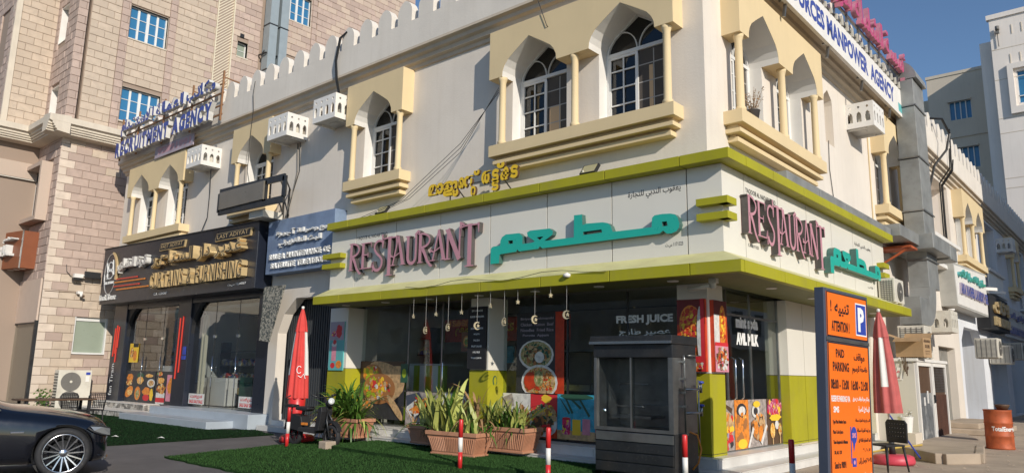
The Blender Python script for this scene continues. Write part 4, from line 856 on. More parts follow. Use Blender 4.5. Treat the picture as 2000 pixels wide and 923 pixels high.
word_letters(sb, 'Karak Tower', -23.25,-21.9,3.85,4.05,.69,.645,T,[INKW,LRET],.03)
word_letters(sb, arab('غدير دار الستائر'), -18.9,-13.35,4.66,5.16,.85,.645,T,[GOLD,GOLD],.05,shear=-.01,inset=BLKM)
word_letters(sb, 'CURTAINS & FURNISHING', -19.0,-13.3,4.02,4.52,.82,.645,T,[GOLD,GOLD],.04,shear=-.01,inset=BLKM)
for s,a,b,z0,z1 in (('FAST ADIYAT',-18.6,-17.15,5.30,5.42),('LAST ADIYAT',-15.0,-13.3,5.24,5.36)):
    mb2 = MB(); mb2.prism([(a-.15,z0-.06),(b+.1,z0-.07),(b+.15,z1+.03),(a-.08,z1+.05)], .70,.645,T); mb2.obj('name_plate', GOLD, sb); mb2 = MB(); mb2.prism([(a-.10,z0-.035),(b+.06,z0-.045),(b+.1,z1+.01),(a-.05,z1+.025)], .712,.70,T); text(mb2, s, a,b,z0,z1,.716,.712,T,1,flat=True); mb2.obj('plate_text', [BLKM,GOLD], sb)
for s,a,b in (('C.R. 1234567',-18.95,-18.0),(arab('س.ت')+' 1234567',-14.3,-13.3)):
    mb2 = MB(); text(mb2, s, a,b,3.82,3.9,.655,.645,T,flat=True,bold=.03); mb2.obj('printed_line', INKW, sb)
mb = MB(); mb.box(-23.37,-12.86,.10,.66,5.50,5.54,T); mb = MB(); mb.prism([(-23.37,5.72),(-12.86,5.52),(-12.86,5.56),(-23.37,5.76)], .66,.12,T); mb.obj('top_trim', BLKM, sb)
# blue faded board
bb = thing('blue_shop_board', 'faded blue sign board with white raised Arabic and English letters above the curtained entrance', 'sign')
mb = MB(); mb.box(-12.62,-9.62,.12,.50,4.05,5.50,T); mb.obj('board', BOARDB, bb, bevel=.008)
word_letters(bb, arab('بيع وصيانة أجهزة'), -12.15,-9.75,4.98,5.2,.56,.505,T,[INKW,LRET],.04)
word_letters(bb, arab('البث التلفزيوني'), -12.0,-10.1,4.72,4.93,.56,.505,T,[INKW,LRET],.04)
word_letters(bb, 'SALE & MAINTENANCE OF', -12.4,-9.7,4.42,4.57,.56,.505,T,[LRET,INKW],.03)
word_letters(bb, 'SATELLITE TELEVISION', -12.3,-9.85,4.18,4.33,.56,.505,T,[LRET,INKW],.03)
# empty light box on bracket
lb = thing('empty_light_box', 'empty grey light box sign in a dark frame above the black shop sign', 'sign')
mb = MB(); mb.box(-14.3,-12.0,.98,1.12,5.95,6.45,T); mb.obj('box_panel', mat('grey_brown_acrylic', (.17,.15,.12), .3, var=.1), lb)
mb = MB()
for z in (5.9,6.48): mb.bar((-14.4,1.05,z),(-11.1,1.05,z-.06),.05,.18,T=T)
for u in (-14.4,-12.0,-11.1): mb.bar((u,1.05,5.9),(u,1.05,6.45),.05,.16,T=T,up=(1,0,0))
for u in (-11.1,-11.35): mb.bar((u,1.05,6.42),(u-1.15,.15,6.42),.03,T=T); mb.bar((u,1.05,5.88),(u-1.15,.15,5.7),.03,T=T); mb.bar((u-1.15,.17,5.5),(u-1.15,.17,6.45),.035,T=T,up=(1,0,0))
mb.obj('bracket_frame', DSTEEL, lb)
mb = MB(); mb.box(-13.0,-12.3,.3,.9,5.56,5.75,T); mb.obj('transformer', ACW, lb)
# rooftop blue letters
rb = thing('rooftop_letter_sign', 'blue and white RECRUITMENT AGENCY letters with Arabic above on a rusty roof frame', 'sign lettering')
word_letters(rb, 'RECRUITMENT AGENCY', -22.9,-15.8,9.05,9.62,.85,.70,T,[BLUEL,LRET],.06,shear=.0)
word_letters(rb, arab('مكاتب العمالة للاستقدام'), -22.6,-15.7,9.80,10.42,.85,.70,T,[BLUEL,LRET],.06,shear=.0)
mb = MB()
for z in (9.2,9.5,9.9,10.2): mb.bar((-23,.66,z),(-15.5,.66,z),.04,T=T)
for u in (-15.55,-17.5,-19.5,-21.5,-22.9): mb.bar((u,.68,9.0),(u,.68,10.6),.05,T=T,up=(1,0,0)); mb.bar((u,.68,10.4),(u,-.5,10.3),.03,T=T)
mb.obj('frame', mat('rusty_frame', (.30,.15,.07), .8, var=.3), rb)
mb = MB(); mb.box(-20.2,-17.45,.52,.56,8.62,9.02,T); text(mb, '92891991', -20.0,-17.6,8.7,8.95,.562,.56,T,1,flat=True,bold=.06); tag(mb.obj('phone_number_board', [LAV, mat('faded_pink_print', (.5,.28,.32), .6)]), 'faded lilac phone number board hung under the blue roof letters', 'sign')
# ------------------------------------------------------------------ stone tower on the left
tw = thing('stone_apartment_tower', 'tall tan and pink stone block building with blue windows behind the shops on the left', 'building')
XB, YB = -24.3, -2.2
def EAST(X): return lambda p: (X+p[1], p[0], p[2])
def SOUTH(Y): return lambda p: (p[0], Y-p[1], p[2])
BR = []                                    # (frame, u0, u1, z0, z1, kind)
def scr(p):
    d = Vector(p)-camo.matrix_world.translation; z = d.dot(FW)
    if z < .1: return None
    return (1000+1458.8*d.dot(RX)/z, 461.5-1458.8*d.dot(UP)/z, z)
def bricks(T, u0, u1, z0, z1, holes=(), quoin=0, kind=lambda u, z, r: 0, L_=.54, H_=.30, seed=0):
    r = random.Random(seed); n = int(math.ceil((z1-z0)/H_)); 
    for j in range(n):
        a = z0+j*H_; b = min(z1, a+H_); x = u0
        cuts = []
        if quoin: cuts.append((u0, u0+(L_*.98 if j % 2 else L_*.5), 3)); x = cuts[0][1]
        else: x = u0-(L_/2 if j % 2 else 0)
        while x < u1: cuts.append((max(u0, x), min(u1, x+L_), None)); x += L_
        for c0, c1, k in cuts:
            if c1-c0 < .05: continue
            segs = [(c0, c1)]
            for h0, h1, g0, g1 in holes:
                if b > g0+.04 and a < g1-.04:
                    ns = []
                    for s0, s1 in segs:
                        if s1 <= h0 or s0 >= h1: ns.append((s0, s1))
                        else:
                            if s0 < h0: ns.append((s0, h0))
                            if s1 > h1: ns.append((h1, s1))
                    segs = ns
            for s0, s1 in segs:
                if s1-s0 > .05: BR.append((T, s0, s1, a, b, kind((s0+s1)/2, a, r) if k is None else k))
E_ = EAST(XB)
def kl(u, z, r): return 1 if (z > 4.5 and r.random() < .93) or r.random() < .25 else 0
bricks(E_, YB, 1.0, 0, 9.85, holes=[(-1.03,.09,2.01,3.32)], quoin=1, kind=kl, seed=1)
WN = [(-.36,1.14,10.99+3.42*k,12.37+3.42*k) for k in range(4)]+[(6.40,7.85,11.1+3.42*k,12.5+3.42*k) for k in range(4)]
SW = [(4.22,4.72,15.22-3.42+3.42*k,15.95-3.42+3.42*k) for k in range(3)]
def ku(u, z, r):
    if -.76 < u < -.36 or 1.14 < u < 1.5 or 7.9 < u < 8.2: return 2
    if 2.62 < u < 3.12 or 4.75 < u < 5.3: return 2 if int(z/.3) % 2 or u > 2.9 else 0
    if u > 4: return 1 if r.random() < .55 else 4
    return 0
H = WN+SW+[(-.70,-.38,10.2,30),(1.17,1.47,10.2,30),(7.92,8.2,10.2,30),(3.17,3.97,10.2,30),(5.28,6.34,10.2,30)]
bricks(E_, -1.76, 14.5, 10.45, 22.5, holes=H, kind=ku, seed=2)
for a, b in ((-.70,-.38),(1.17,1.47),(7.92,8.2)):
    bricks(EAST(XB+.04), a, b, 10.45, 22.5, kind=lambda u,z,r: 2, L_=.5, seed=3)
bricks(E_, YB, -1.88, 10.45, 16.5, kind=lambda u,z,r: 2, L_=.5, seed=4)
bricks(EAST(-26.6), -3.45, -2.2, 10.2, 17, kind=lambda u,z,r: 0, seed=5)
bricks(SOUTH(YB), -26.6, -24.3, 4.6, 9.85, holes=[(-27.1,-24.9,6.75,8.95)], kind=lambda u,z,r: 1, seed=6)
bricks(SOUTH(YB), -26.6, -24.3, 10.45, 17, holes=[(-26.25,-25.4,14.0,15.5),(-26.25,-25.4,10.6,12.1)], kind=lambda u,z,r: 1, seed=7)
bricks(SOUTH(-3.65), -30, -26.6, 10.2, 17, holes=[(-28.3,-27.3,12.9,15.2)], kind=lambda u,z,r: 1, seed=8)
BM = [BRK, BRKP, BRKP, BRKL, BRKM]
ub = MB(); ub.add([(0,.0,0),(1,.0,0),(1,.0,1),(0,.0,1),(.0,-1,.0),(1,-1,0),(1,-1,1),(0,-1,1)],[(0,1,2,3),(0,4,5,1),(1,5,6,2),(2,6,7,3),(3,7,4,0)])
def brick_mesh(T, mt, nm):
    mb = MB(); c = .03
    mb.add([(c,.015,c*2),(1-c,.015,c*2),(1-c,.015,1-c*2),(c,.015,1-c*2),(0,0,0),(1,0,0),(1,0,1),(0,0,1),(0,-.05,0),(1,-.05,0),(1,-.05,1),(0,-.05,1)],
           [(0,1,2,3),(4,5,1,0),(5,6,2,1),(6,7,3,2),(7,4,0,3),(4,8,9,5),(5,9,10,6),(6,10,11,7),(7,11,8,4)], T); return mb.mesh('brick', mt)
bme = {}
for nm, T0 in (('E', EAST(0)), ('S', SOUTH(0))):
    for i, mt in enumerate(BM): bme[nm, i] = brick_mesh(T0, mt, nm)
SCR = []
for b in BR:
    T, u0, u1, z0, z1, k = b; s = scr(T(((u0+u1)/2, 0, (z0+z1)/2)))
    v = 0
    if s and -15 < s[0] < 2015 and -15 < s[1] < 940: v = (u1-u0)*(z1-z0)/s[2]**2
    SCR.append(v)
order = sorted(range(len(BR)), key=lambda i: -SCR[i])
big = set(order[:292]); rest = MB(); rj = random.Random(11)
g = .004
for i, (T, u0, u1, z0, z1, k) in enumerate(BR):
    o = T((0,0,0)); e = abs(T((0,1,0))[0]-o[0]) > .5; j = rj.uniform(-.006,.008)
    if i in big and SCR[i] > 0:
        ob = link('brick', bme[('E' if e else 'S'), k], tw)
        if e: ob.location = (o[0]+j, u0+g, z0+g); ob.scale = (1, u1-u0-2*g, z1-z0-2*g)
        else: ob.location = (u0+g, o[1]-j, z0+g); ob.scale = (u1-u0-2*g, 1, z1-z0-2*g)
    else:
        c = .012; a0, a1, b0, b1 = u0+g, u1-g, z0+g, z1-g
        rest.add([(a0+c,.015+j,b0+c),(a1-c,.015+j,b0+c),(a1-c,.015+j,b1-c),(a0+c,.015+j,b1-c),(a0,j,b0),(a1,j,b0),(a1,j,b1),(a0,j,b1),(a0,-.05,b0),(a1,-.05,b0),(a1,-.05,b1),(a0,-.05,b1)],
           [(0,1,2,3),(4,5,1,0),(5,6,2,1),(6,7,3,2),(7,4,0,3),(4,8,9,5),(5,9,10,6),(6,10,11,7),(7,11,8,4)], T, k)
me = bpy.data.meshes.new('brick_courses'); me.from_pydata(rest.v, [], rest.f)
for mt in BM: me.materials.append(mt)
me.polygons.foreach_set('material_index', rest.mi)
link('brick_courses', me, tw, kind='stuff')
# cores behind the blocks (mortar)
mb = MB(); mb.prism([(YB+.02,0),(14.5,0),(14.5,22.5),(-1.78,22.5),(-1.78,10.2),(YB+.02,10.2)], -.04, -.3, E_, holes=[rect(-1.03,.09,2.01,3.32)]+[rect(*w) for w in WN]+[rect(*w) for w in SW]); mb.obj('mortar_core', MORT, tw)
mb = MB(); mb.box(YB+.02,-1.92,-.04,-.3,10.2,22.5,E_); mb.box(-1.9,-1.78,-.25,-.3,10.2,22.5,E_); mb.prism([(-26.62,10.2),(-24.35,10.2),(-24.35,22.5),(-26.62,22.5)],2.16,2.1,FR,holes=[rect(-26.25,-25.4,14.0,15.5),rect(-26.25,-25.4,10.6,12.1)]); mb.box(-26.6,-24.34,-2.16,-2.0,0,10.2); mb.obj('mortar_core', MORT, tw)
mb = MB(); mb.box(-27,-26.64,-3.6,-1.9,0,22.5); mb.box(-30,-26.65,-3.61,-3.4,0,22.5); mb.obj('mortar_core', MORT, tw)
mb = MB(); mb.box(-3.66,-3.46,-.3,.06,10.2,22.5,EAST(-26.6)); mb.obj('edge_strip', STN, tw)
mb = MB(); mb.box(-29,-24.6,-2,14,22.5,22.7); mb.obj('roof_slab', STN, tw)
def twin(T, h, cols=4, rows=3, dep=-.16, m=WINB):
    u0,u1,z0,z1 = h; fr = MB()
    fr.box(u0,u0+.05,dep-.05,dep+.03,z0,z1,T); fr.box(u1-.05,u1,dep-.05,dep+.03,z0,z1,T); fr.box(u0+.05,u1-.05,dep-.05,dep+.03,z0,z0+.05,T); fr.box(u0+.05,u1-.05,dep-.05,dep+.03,z1-.05,z1,T)
    for i in range(1,cols):
        u = u0+(u1-u0)*i/cols; w = .055 if i == 2 else .04; fr.box(u-w,u+w,dep-.04,dep+.022,z0+.05,z1-.05,T)
    for j in range(1,rows): z = z0+(z1-z0)*j/rows; fr.box(u0+.05,u1-.05,dep-.03,dep+.015,z-.012,z+.012,T)
    f = fr.obj('window', WFRAME, tw)
    for i in range(cols):
        gp = MB(); a = u0+(u1-u0)*i/cols; gp.box(a,a+(u1-u0)/cols,dep-.02,dep-.01,z0,z1,T); gp.obj('pane', m, f)
    rv = MB(); rv.box(u0-.004,u0,-.2,.0,z0,z1,T); rv.box(u1,u1+.004,-.2,.0,z0,z1,T); rv.box(u0,u1,-.2,.0,z1,z1+.004,T); rv.box(u0-.03,u1+.03,-.2,.03,z0-.05,z0,T); rv.obj('sill', STN, f)
for w in WN: twin(E_, w)
for w in SW:
    twin(E_, w, 1, 2, -.22, FROST)
mb = MB(); mb.box(4.3,4.5,-.05,.018,16.15,16.32,E_); mb.obj('vent_hole', BLKM, tw)
w = (-1.03,.09,2.01,3.32); mb = MB(); 
mb.box(w[0],w[1],-.15,-.12,w[2],w[3],E_); mb.obj('frosted_window', FROST, tw)
mb = MB(); mb.box(w[0],w[1],-.12,-.08,3.17,3.32,E_); mb.box(w[1]-.05,w[1],-.12,.0,w[2],w[3],E_); mb.box(w[0],w[1],-.12,.01,w[2]-.04,w[2]+.02,E_); mb.box(w[0],w[0]+.03,-.12,-.0,w[2],w[3],E_); mb.obj('window_frame', WFRAME, tw)
# slit windows and the framed projecting window on the shaded side
for x0,x1,z0,z1 in ((-26.25,-25.4,14.0,15.5),(-26.25,-25.4,10.6,12.1)):
    mb = MB(); T = SOUTH(YB); mb.box(x0-.02,x0+.003,-.45,-.012,z0,z1,T); mb.box(x1-.003,x1+.02,-.45,-.012,z0,z1,T); mb.box(x0,x1,-.45,-.012,z0-.02,z0+.003,T); mb.box(x0,x1,-.45,-.012,z1-.003,z1+.02,T)
    f = mb.obj('window_surround', WHITE, tw); mb = MB(); mb.box(x0,x1,-.40,-.38,z0,z1,T); mb.obj('pane', WIND, f)
T = SOUTH(YB)
mb = MB(); mb.box(-27.1,-26.95,-.02,.38,6.75,8.95,T); mb.box(-25.05,-24.9,-.02,.38,6.75,8.95,T); mb.box(-26.95,-25.05,-.02,.38,8.8,8.95,T); mb.box(-26.95,-25.05,-.02,.38,6.75,6.9,T); f = mb.obj('window_surround', BRKM, tw)
mb = MB(); mb.box(-26.95,-26.9,-.02,.36,6.9,8.8,T); mb.box(-26.9,-25.05,-.05,-.02,6.9,8.8,T); mb.obj('surround_lining', WHITE, f); mb = MB(); mb.box(-26.5,-25.3,-.02,.0,7.0,8.7,T); mb.obj('pane', WIND, f)
# lattice strip
T = EAST(XB-.12); lt = MB(); 
for a, b in ((3.17,3.22),(3.92,3.97)): lt.box(a,b,0,.16,10.4,22.5,T)
lt.box(3.17,3.97,-.1,-.06,10.4,22.5,T); s_ = .14
for k in range(-5, 90):
    z = 10.4+k*s_
    for sg in (-1,1):
        p0 = (3.2, .06+.01*sg, z if sg > 0 else z+.72); p1 = (3.94, .06+.01*sg, z+.72 if sg > 0 else z)
        if min(p0[2],p1[2]) > 10.0 and max(p0[2],p1[2]) < 22.6: lt.bar(p0,p1,.035,.04,T)
lo = lt.obj('lattice_screen', LATT, tw)
# big painted ducts on the tower
for y in (5.36,5.90):
    t = thing('tower_duct', 'grey painted square duct on the stone tower, '+('left' if y < 5.5 else 'right')+' one of the pair', 'duct', 'painted ducts on the stone tower')
    mb = MB(); mb.box(XB+.12,XB+.62,y,y+.40,8.8,22.5); mb.obj('shaft', GREYP, t)
    mb = MB()
    for z in (10.6,12.7,14.8,17,19.2): mb.box(XB+.10,XB+.64,y-.02,y+.42,z,z+.05)
    mb.obj('joint_flange', DSTEEL, t)
    mb = MB(); mb.bar((XB,y-.1,15.6),(XB+.6,y-.05,15.6),.05); mb.bar((XB+.3,y-.12,15.5),(XB+.3,y+.02,15.8),.06); mb.obj('bracket', BLKM, t)
# belt cornice
CPT = [(0,9.80),(.42,9.84),(.42,9.90),(.48,9.91),(.48,9.97),(.53,9.98),(.53,10.05),(.58,10.06),(.58,10.14),(.69,10.18),(.69,10.40),(.0,10.47)]
mb = MB(); mb.prism(CPT, YB-.69, 14.5, lambda p: (XB+p[0],p[1],p[2])); mb.obj('cornice', STN, tw)
mb = MB(); mb.prism([(a-.003,b-.003) for a,b in CPT], -26.6, XB+.685, lambda p: (p[1],YB-p[0],p[2])); mb.obj('cornice', STN, tw)
mb = MB(); mb.prism([(a,b-.005) for a,b in CPT], -12, YB, lambda p: (-26.6+p[0],p[1],p[2])); mb.obj('cornice', STN, tw)
# overhang, recess and shop below at the far left
mb = MB(); mb.box(-31,-26.5,-12,YB-.02,8.5,9.1); mb.obj('overhang_fascia', BRKM, tw)
mb = MB(); mb.box(-31,-26.52,-12,YB-.02,8.46,8.5); mb.obj('overhang_soffit', WBEI, tw)
mb = MB(); mb.box(-31,-30.8,-12,YB,4.4,8.5); mb.box(-30.2,-29.9,-3.6,-3.3,4.4,8.46); mb.obj('recess_wall', WBEI2, tw)
mb = MB(); mb.box(-34,-24.4,YB-.06,YB+.0,3.05,4.6); mb.obj('plain_fascia', PFAS, tw)
mb = MB(); mb.box(-24.42,-24.3,YB-.10,YB,0,3.1); mb.box(-34,-24.42,YB-.05,YB,3.0,3.06); mb.box(-34,-24.4,YB-.05,YB+.1,0,.12); f = mb.obj('shop_window_frame', DSTEEL, tw)
mb = MB(); mb.box(-34,-24.42,YB-.02,YB-.01,.12,3.0); mb.obj('pane', GLASS, f)
mb = MB(); mb.box(-34,-26.6,1.0,1.1,0,3.1); mb.box(-24.6,-24.45,-1.9,1.0,0,3.1); mb.obj('inner_wall', INTW, tw)
mb = MB(); mb.box(-26.2,-25.0,-2.05,-1.3,.12,2.35); t_ = mb.obj('white_cabinet', WHITE); tag(t_, 'white fridge cabinet behind the glass of the far left shop', 'cabinet'); mb = MB(); mb.box(-25.75,-25.05,-2.065,-2.05,.3,2.25); mb.obj('door_panel', PTEA, t_)
# copper brown curved sign
cs = thing('copper_brown_sign', 'copper brown curved sign with white Arabic and ARAL lettering on the stone tower', 'sign')
mb = MB(); N_ = 14
def cy(x): t = (-25.4-x)/8; return -2.72-.5*math.sin(max(0,t)*math.pi*.9)
xs = [-25.4-.55*i for i in range(N_)]
P = [(x, cy(x)) for x in xs]+[(xs[-1], -2.2), (-25.4,-2.2)]
tri = tessellate_polygon([[Vector((a,b,0)) for a,b in P]]); n = len(P)
vs = [(a,b,5.0+.0*i) for i,(a,b) in enumerate(P)]+[(a,b,6.36) for a,b in P]
mb.add(vs, [tuple(t) for t in tri]+[tuple(n+i for i in t) for t in tri]+[(i,(i+1)%n,n+(i+1)%n,n+i) for i in range(n)]); mb.obj('sign_box', BROWNS, cs)
mb = MB(); mb.box(-25.42,-25.38,-2.74,-2.70,4.98,6.38); mb.obj('edge_trim', CHROME, cs)
word_letters(cs, 'ARAL', -27.2,-25.85,5.45,5.85,.86,.6,SOUTH(YB),[INKW,LRET],.04); word_letters(cs, arab('مطعم'), -26.7,-25.65,5.95,6.15,.80,.55,SOUTH(YB),[INKW,LRET],.04)
for i in range(6):
    mb = MB(); x = -25.75-.42*i; mb.lathe([(.10,4.985),(.10,5.0)], (x, cy(x)+.28, 0), 12); mb.obj('downlight', WHITE, cs)
# flood light, camera, cable on the stone wall
fl = thing('wall_flood_light', 'black flood light on a white bracket on the stone wall left of the black sign', 'light')
T = E_
mb = MB(); mb.box(-1.0,-.45,.25,.33,4.72,4.95,T); mb.obj('lamp_head', BLKM, fl, bevel=.01)
mb = MB(); mb.bar((-1.1,.0,4.75),(-1.0,.28,4.8),.06,T=T); mb.box(-1.32,-1.02,.1,.25,4.7,4.84,T); mb.obj('bracket', WHITE, fl)
mb = MB(); mb.tube([(-1.55,.03,5.15),(-1.52,.05,4.9),(-1.38,.06,4.75),(-1.25,.1,4.72)],.012,5,T); mb.box(-1.35,-1.1,.12,.3,4.6,4.68,T); mb.obj('cable', CAB, fl)
cm = thing('security_camera', 'small white security camera at the end of a thin conduit on the stone wall', 'camera')
mb = MB(); mb.box(-1.12,-.95,.02,.2,4.12,4.22,T); mb.lathe([(.05,0),(.05,.12)], (-1.0,.2,4.02), 10, T); mb.obj('camera_body', WHITE, cm); mb = MB(); mb.tube([(-2.15,.03,4.15),(-1.1,.03,4.17)],.014,5,T); mb.box(-.98,-.9,.2,.26,4.0,4.08,T); mb.obj('conduit', WOOD, cm)
# large two fan AC unit on the ground
def outdoor_ac(name, label, T, u0, u1, d0, d1, z0, z1, fans, group='outdoor air conditioner units', grille=False):
    t = thing(name, label, 'air conditioner', group)
    mb = MB(); mb.box(u0,u1,d0,d1,z0+.03,z1,T); mb.box(u0+.1,u0+.2,d0,d1,z0,z0+.03,T); mb.box(u1-.2,u1-.1,d0,d1,z0,z0+.03,T); mb.obj('casing', ACW, t, bevel=.015)
    w = u1-u0
    for cu, cz, r in fans:
        cu = u0+cu*w; mb = MB(); P = circ(cu, cz, r, 24); mb.prism(P, d1+.012, d1-.01, T); mb.obj('fan_recess', FAN, t)
        mb = MB()
        for rr in (1,.8,.6,.4,.2):
            P = circ(cu, cz, r*rr, 20)
            for i in range(20): mb.bar((P[i][0],d1+.02,P[i][1]),(P[(i+1)%20][0],d1+.02,P[(i+1)%20][1]),.008,T=T)
        for k in range(8): a = k*math.pi/4; mb.bar((cu,d1+.025,cz),(cu+r*math.cos(a),d1+.02,cz+r*math.sin(a)),.008,T=T)
        mb.obj('fan_guard', FAN, t)
        mb = MB(); mb.prism(circ(cu,cz,r*.14,10), d1+.03, d1, T); mb.obj('hub', ACW, t)
    if grille:
        mb = MB(); n = int((z1-z0-.1)/.045)
        for k in range(n): mb.box(u0-.008,u0,d0+.05,d1-.05,z0+.06+k*.045,z0+.075+k*.045,T)
        for k in range(5): mb.box(u0-.012,u0-.006,d0+.06+k*(d1-d0-.12)/4,d0+.075+k*(d1-d0-.12)/4,z0+.05,z1-.05,T)
        mb.obj('coil_grille', FAN, t)
    return t
a1 = outdoor_ac('tall_ac_unit', 'tall off white two fan air conditioner on the ground against the stone wall', E_, -1.6,-.52, .35,.75, .03,1.40, [(.38,1.0,.32),(.38,.36,.32)])
mb = MB(); mb.box(-.72,-.58,.752,.76,1.24,1.33,E_); mb.obj('blue_label', BLUE, a1); mb = MB(); mb.box(-.72,-.60,.752,.76,1.0,1.2,E_); mb.obj('white_label', WHITE, a1)
mb = MB()
for k in range(12): mb.box(-1.62,-1.6,.4,.7,.15+k*.1,.18+k*.1,E_)
mb.obj('side_vent', BLKM, a1)
# shrub by the wall
t = thing('small_shrub', 'small green shrub at the foot of the stone wall beside the tall air conditioner', 'plant', loc=(-23.7,-1.95,0))
mb = MB(); r = random.Random(2)
for k in range(160):
    p = Vector((r.gauss(0,.12),r.gauss(0,.14),r.uniform(.1,.75))); a = Vector((r.uniform(-.06,.06),r.uniform(-.06,.06),r.uniform(-.04,.06))); b = a.cross(Vector((r.random(),r.random(),r.random()))).normalized()*.03
    mb.add([p-a,p+b,p+a,p-b],[(0,1,2,3)])
mb.obj('foliage', LEAF, t); mb = MB(); mb.tube([(0,0,0),(0,.02,.5)],.012,5); mb.obj('stem', WOOD, t)
# ------------------------------------------------------------------ far buildings on the right
wt = thing('white_apartment_tower', 'tall white rendered apartment tower with a projecting framed window at the far right', 'building')
S5 = SOUTH(50)
mb = MB(); mb.prism([(-1.6,0),(14,0),(14,27.8),(-1.6,27.8)], 0, -.4, S5, holes=[rect(-.28+4.6*i,1.2+4.6*i,z,z+2.4) for i in range(3) for z in (20.9,)]+[rect(.6+4.6*i,2.2+4.6*i,z,z+2.2) for i in range(3) for z in (16.4,12.2,8)]+[rect(-1.2+2.2+5*i,1.0+1.6+5*i,26.1-.6,26.1-.2) for i in range(2)]); mb.box(-1.6,14,50.4,58,0,27.6); mb.obj('wall', WTOW, wt)
mb = MB(); mb.box(-1.75,14,-.3,.12,27.6,27.95,S5); mb.box(-2.4,-1.6,50.6,60,0,26.2); mb.obj('parapet', WTOW, wt)
mb = MB()
for i in range(3):
    x = -.28+4.6*i; mb = MB(); mb.box(x-.5,x-.15,0,.25,20.2,23.9,S5); mb.box(x-.151,x+2.2,0,.249,20.2,20.7,S5); mb.box(x-.151,x+2.2,0,.249,23.5,23.9,S5); mb.obj('window_surround', WTOW, wt)
for i in range(3):
    for a,b,z0,z1 in ((-.28,1.2,20.9,23.3),(.6,2.2,16.4,18.6),(.6,2.2,12.2,14.4),(.6,2.2,8,10.2)):
        a += 4.6*i; b += 4.6*i; mb = MB(); mb.box(a,a+.06,-.15,-.05,z0,z1,S5); mb.box(b-.06,b,-.15,-.05,z0,z1,S5); mb.box((a+b)/2-.03,(a+b)/2+.03,-.15,-.05,z0,z1,S5); mb.box(a,b,-.15,-.05,z0,z0+.06,S5); mb.box(a,b,-.15,-.05,z0+.55,z0+.6,S5)
        f = mb.obj('window', WFRAME, wt); mb = MB(); mb.box(a,b,-.2,-.16,z0,z1,S5); mb.obj('pane', WINB, f)
mb = MB()
for z in (25.2,22.9,20.0,18.9,15.6,14.9,11.6): mb.box(-1.6,14,.0,.012,z,z+.05,S5)
for x in (-.3,.3): mb.box(x,x+.06,0,.03,26.2,26.9,S5); mb.box(x-.25,x-.19,0,.03,23.95,24.7,S5)
mb.obj('render_groove', WBEI2, wt)
mb = MB(); mb.lathe([(.14,0),(.14,.3)],(-1.1,49.75,26.6),8); mb.bar((-1.3,49.8,26.45),(-1.0,49.8,26.45),.18); mb.bar((-1.15,49.9,26.5),(-1.12,49.9,25.4),.05); mb.obj('roof_camera', FAN, wt)
be = thing('beige_apartment_block', 'buff apartment block with four pane blue windows between the parapet and the white tower', 'building')
S6 = SOUTH(56)
mb = MB(); mb.prism([(-7.1,0),(-1.7,0),(-1.7,26.4),(-7.1,26.3)], 0, -.4, S6, holes=[rect(-5.6,-4.05,22.4,23.9),rect(-5.35,-3.8,18.3,20.0),rect(-5.35,-3.8,14.5,16)]); mb.box(-7.1,-1.7,56.4,66,0,26.2); mb.box(-8.6,-7.1,57.5,66,0,25); mb.obj('wall', WBEI2, be)
for q_ in ((-7.15,-1.7,-.02,.12,20.9,21.05),(-8.65,-7.15,-1.5,-.9,22.6,22.9),(-7.15,-1.7,-.3,.06,26.25,26.5)): mb = MB(); mb.box(*q_,S6); mb.obj('band_course', WBEI2, be)
mb = MB(); mb.box(-2.5,-2.35,0,.12,8,26.2,S6); mb.box(-2.15,-2.0,0,.12,12,24,S6); mb.obj('drain_pipe', FAN, be)
for a,b,z0,z1 in ((-5.6,-4.05,22.4,23.9),(-5.35,-3.8,18.3,20.0),(-5.35,-3.8,14.5,16)):
    mb = MB()
    for i in range(5): u = a+(b-a)*i/4; mb.box(u-.035,u+.035,-.15,-.08,z0,z1,S6)
    f = mb.obj('window', WFRAME, be); mb = MB(); mb.box(a,b,-.2,-.16,z0,z1,S6); mb.obj('pane', WINB, f); mb = MB(); mb.box(a-.08,b,-.0,.25,z1,z1+.15,S6); mb.obj('window_hood', WBEI2, f)
# buildings across the streets, outside the picture, that shade the far facade and show up in the glass
def block(name, label, x0,x1,y0,y1,h,m, face, seed):
    t = thing(name, label, 'building'); mb = MB(); mb.box(x0,x1,y0,y1,0,h); mb.obj('wall', m, t)
    r = random.Random(seed); z = 4.2; fm = MB(); pm = MB(); sm = MB()
    while z < h-1.5:
        if face == 'N': 
            x = x0+1.2
            while x < x1-1.5: fm.box(x-.08,x+1.48,y1,y1+.06,z-.08,z+1.48); pm.box(x,x+1.4,y1+.06,y1+.065,z,z+1.4); x += 3.2
        else:
            y = y0+1.2
            while y < y1-1.5: fm.box(x0-.06,x0,y-.08,y+1.48,z-.08,z+1.48); pm.box(x0-.065,x0-.06,y,y+1.4,z,z+1.4); y += 3.2
        z += 3.3
    if face == 'N': sm.box(x0,x1,y1,y1+1.6,3.2,3.5); sm.box(x0+.5,x1-.5,y1,y1+.05,.4,3.0)
    else: sm.box(x0-1.2,x0,y0,y1,3.2,3.5); sm.box(x0-.05,x0,y0+.5,y1-.5,.4,3.0)
    fm.obj('window_frames', WFRAME, t)['kind'] = 'stuff'; pm.obj('window_panes', WIND, t)['kind'] = 'stuff'; sm.obj('canopy', m, t)
block('opposite_street_building', 'long cream building across the front street', -75,-14,-48,-36,11,WBEI,'N',1)
block('opposite_street_building', 'tall white building across the front street further left', -120,-78,-44,-30,20,WTOW,'N',2)
block('side_street_building', 'cream building across the side street', 14,28,18.6,60,19,WTOW,'W',3)
block('side_street_building', 'lower cream building across the side street nearer the corner', 16,28,2,18,6.3,WBEI,'W',4)
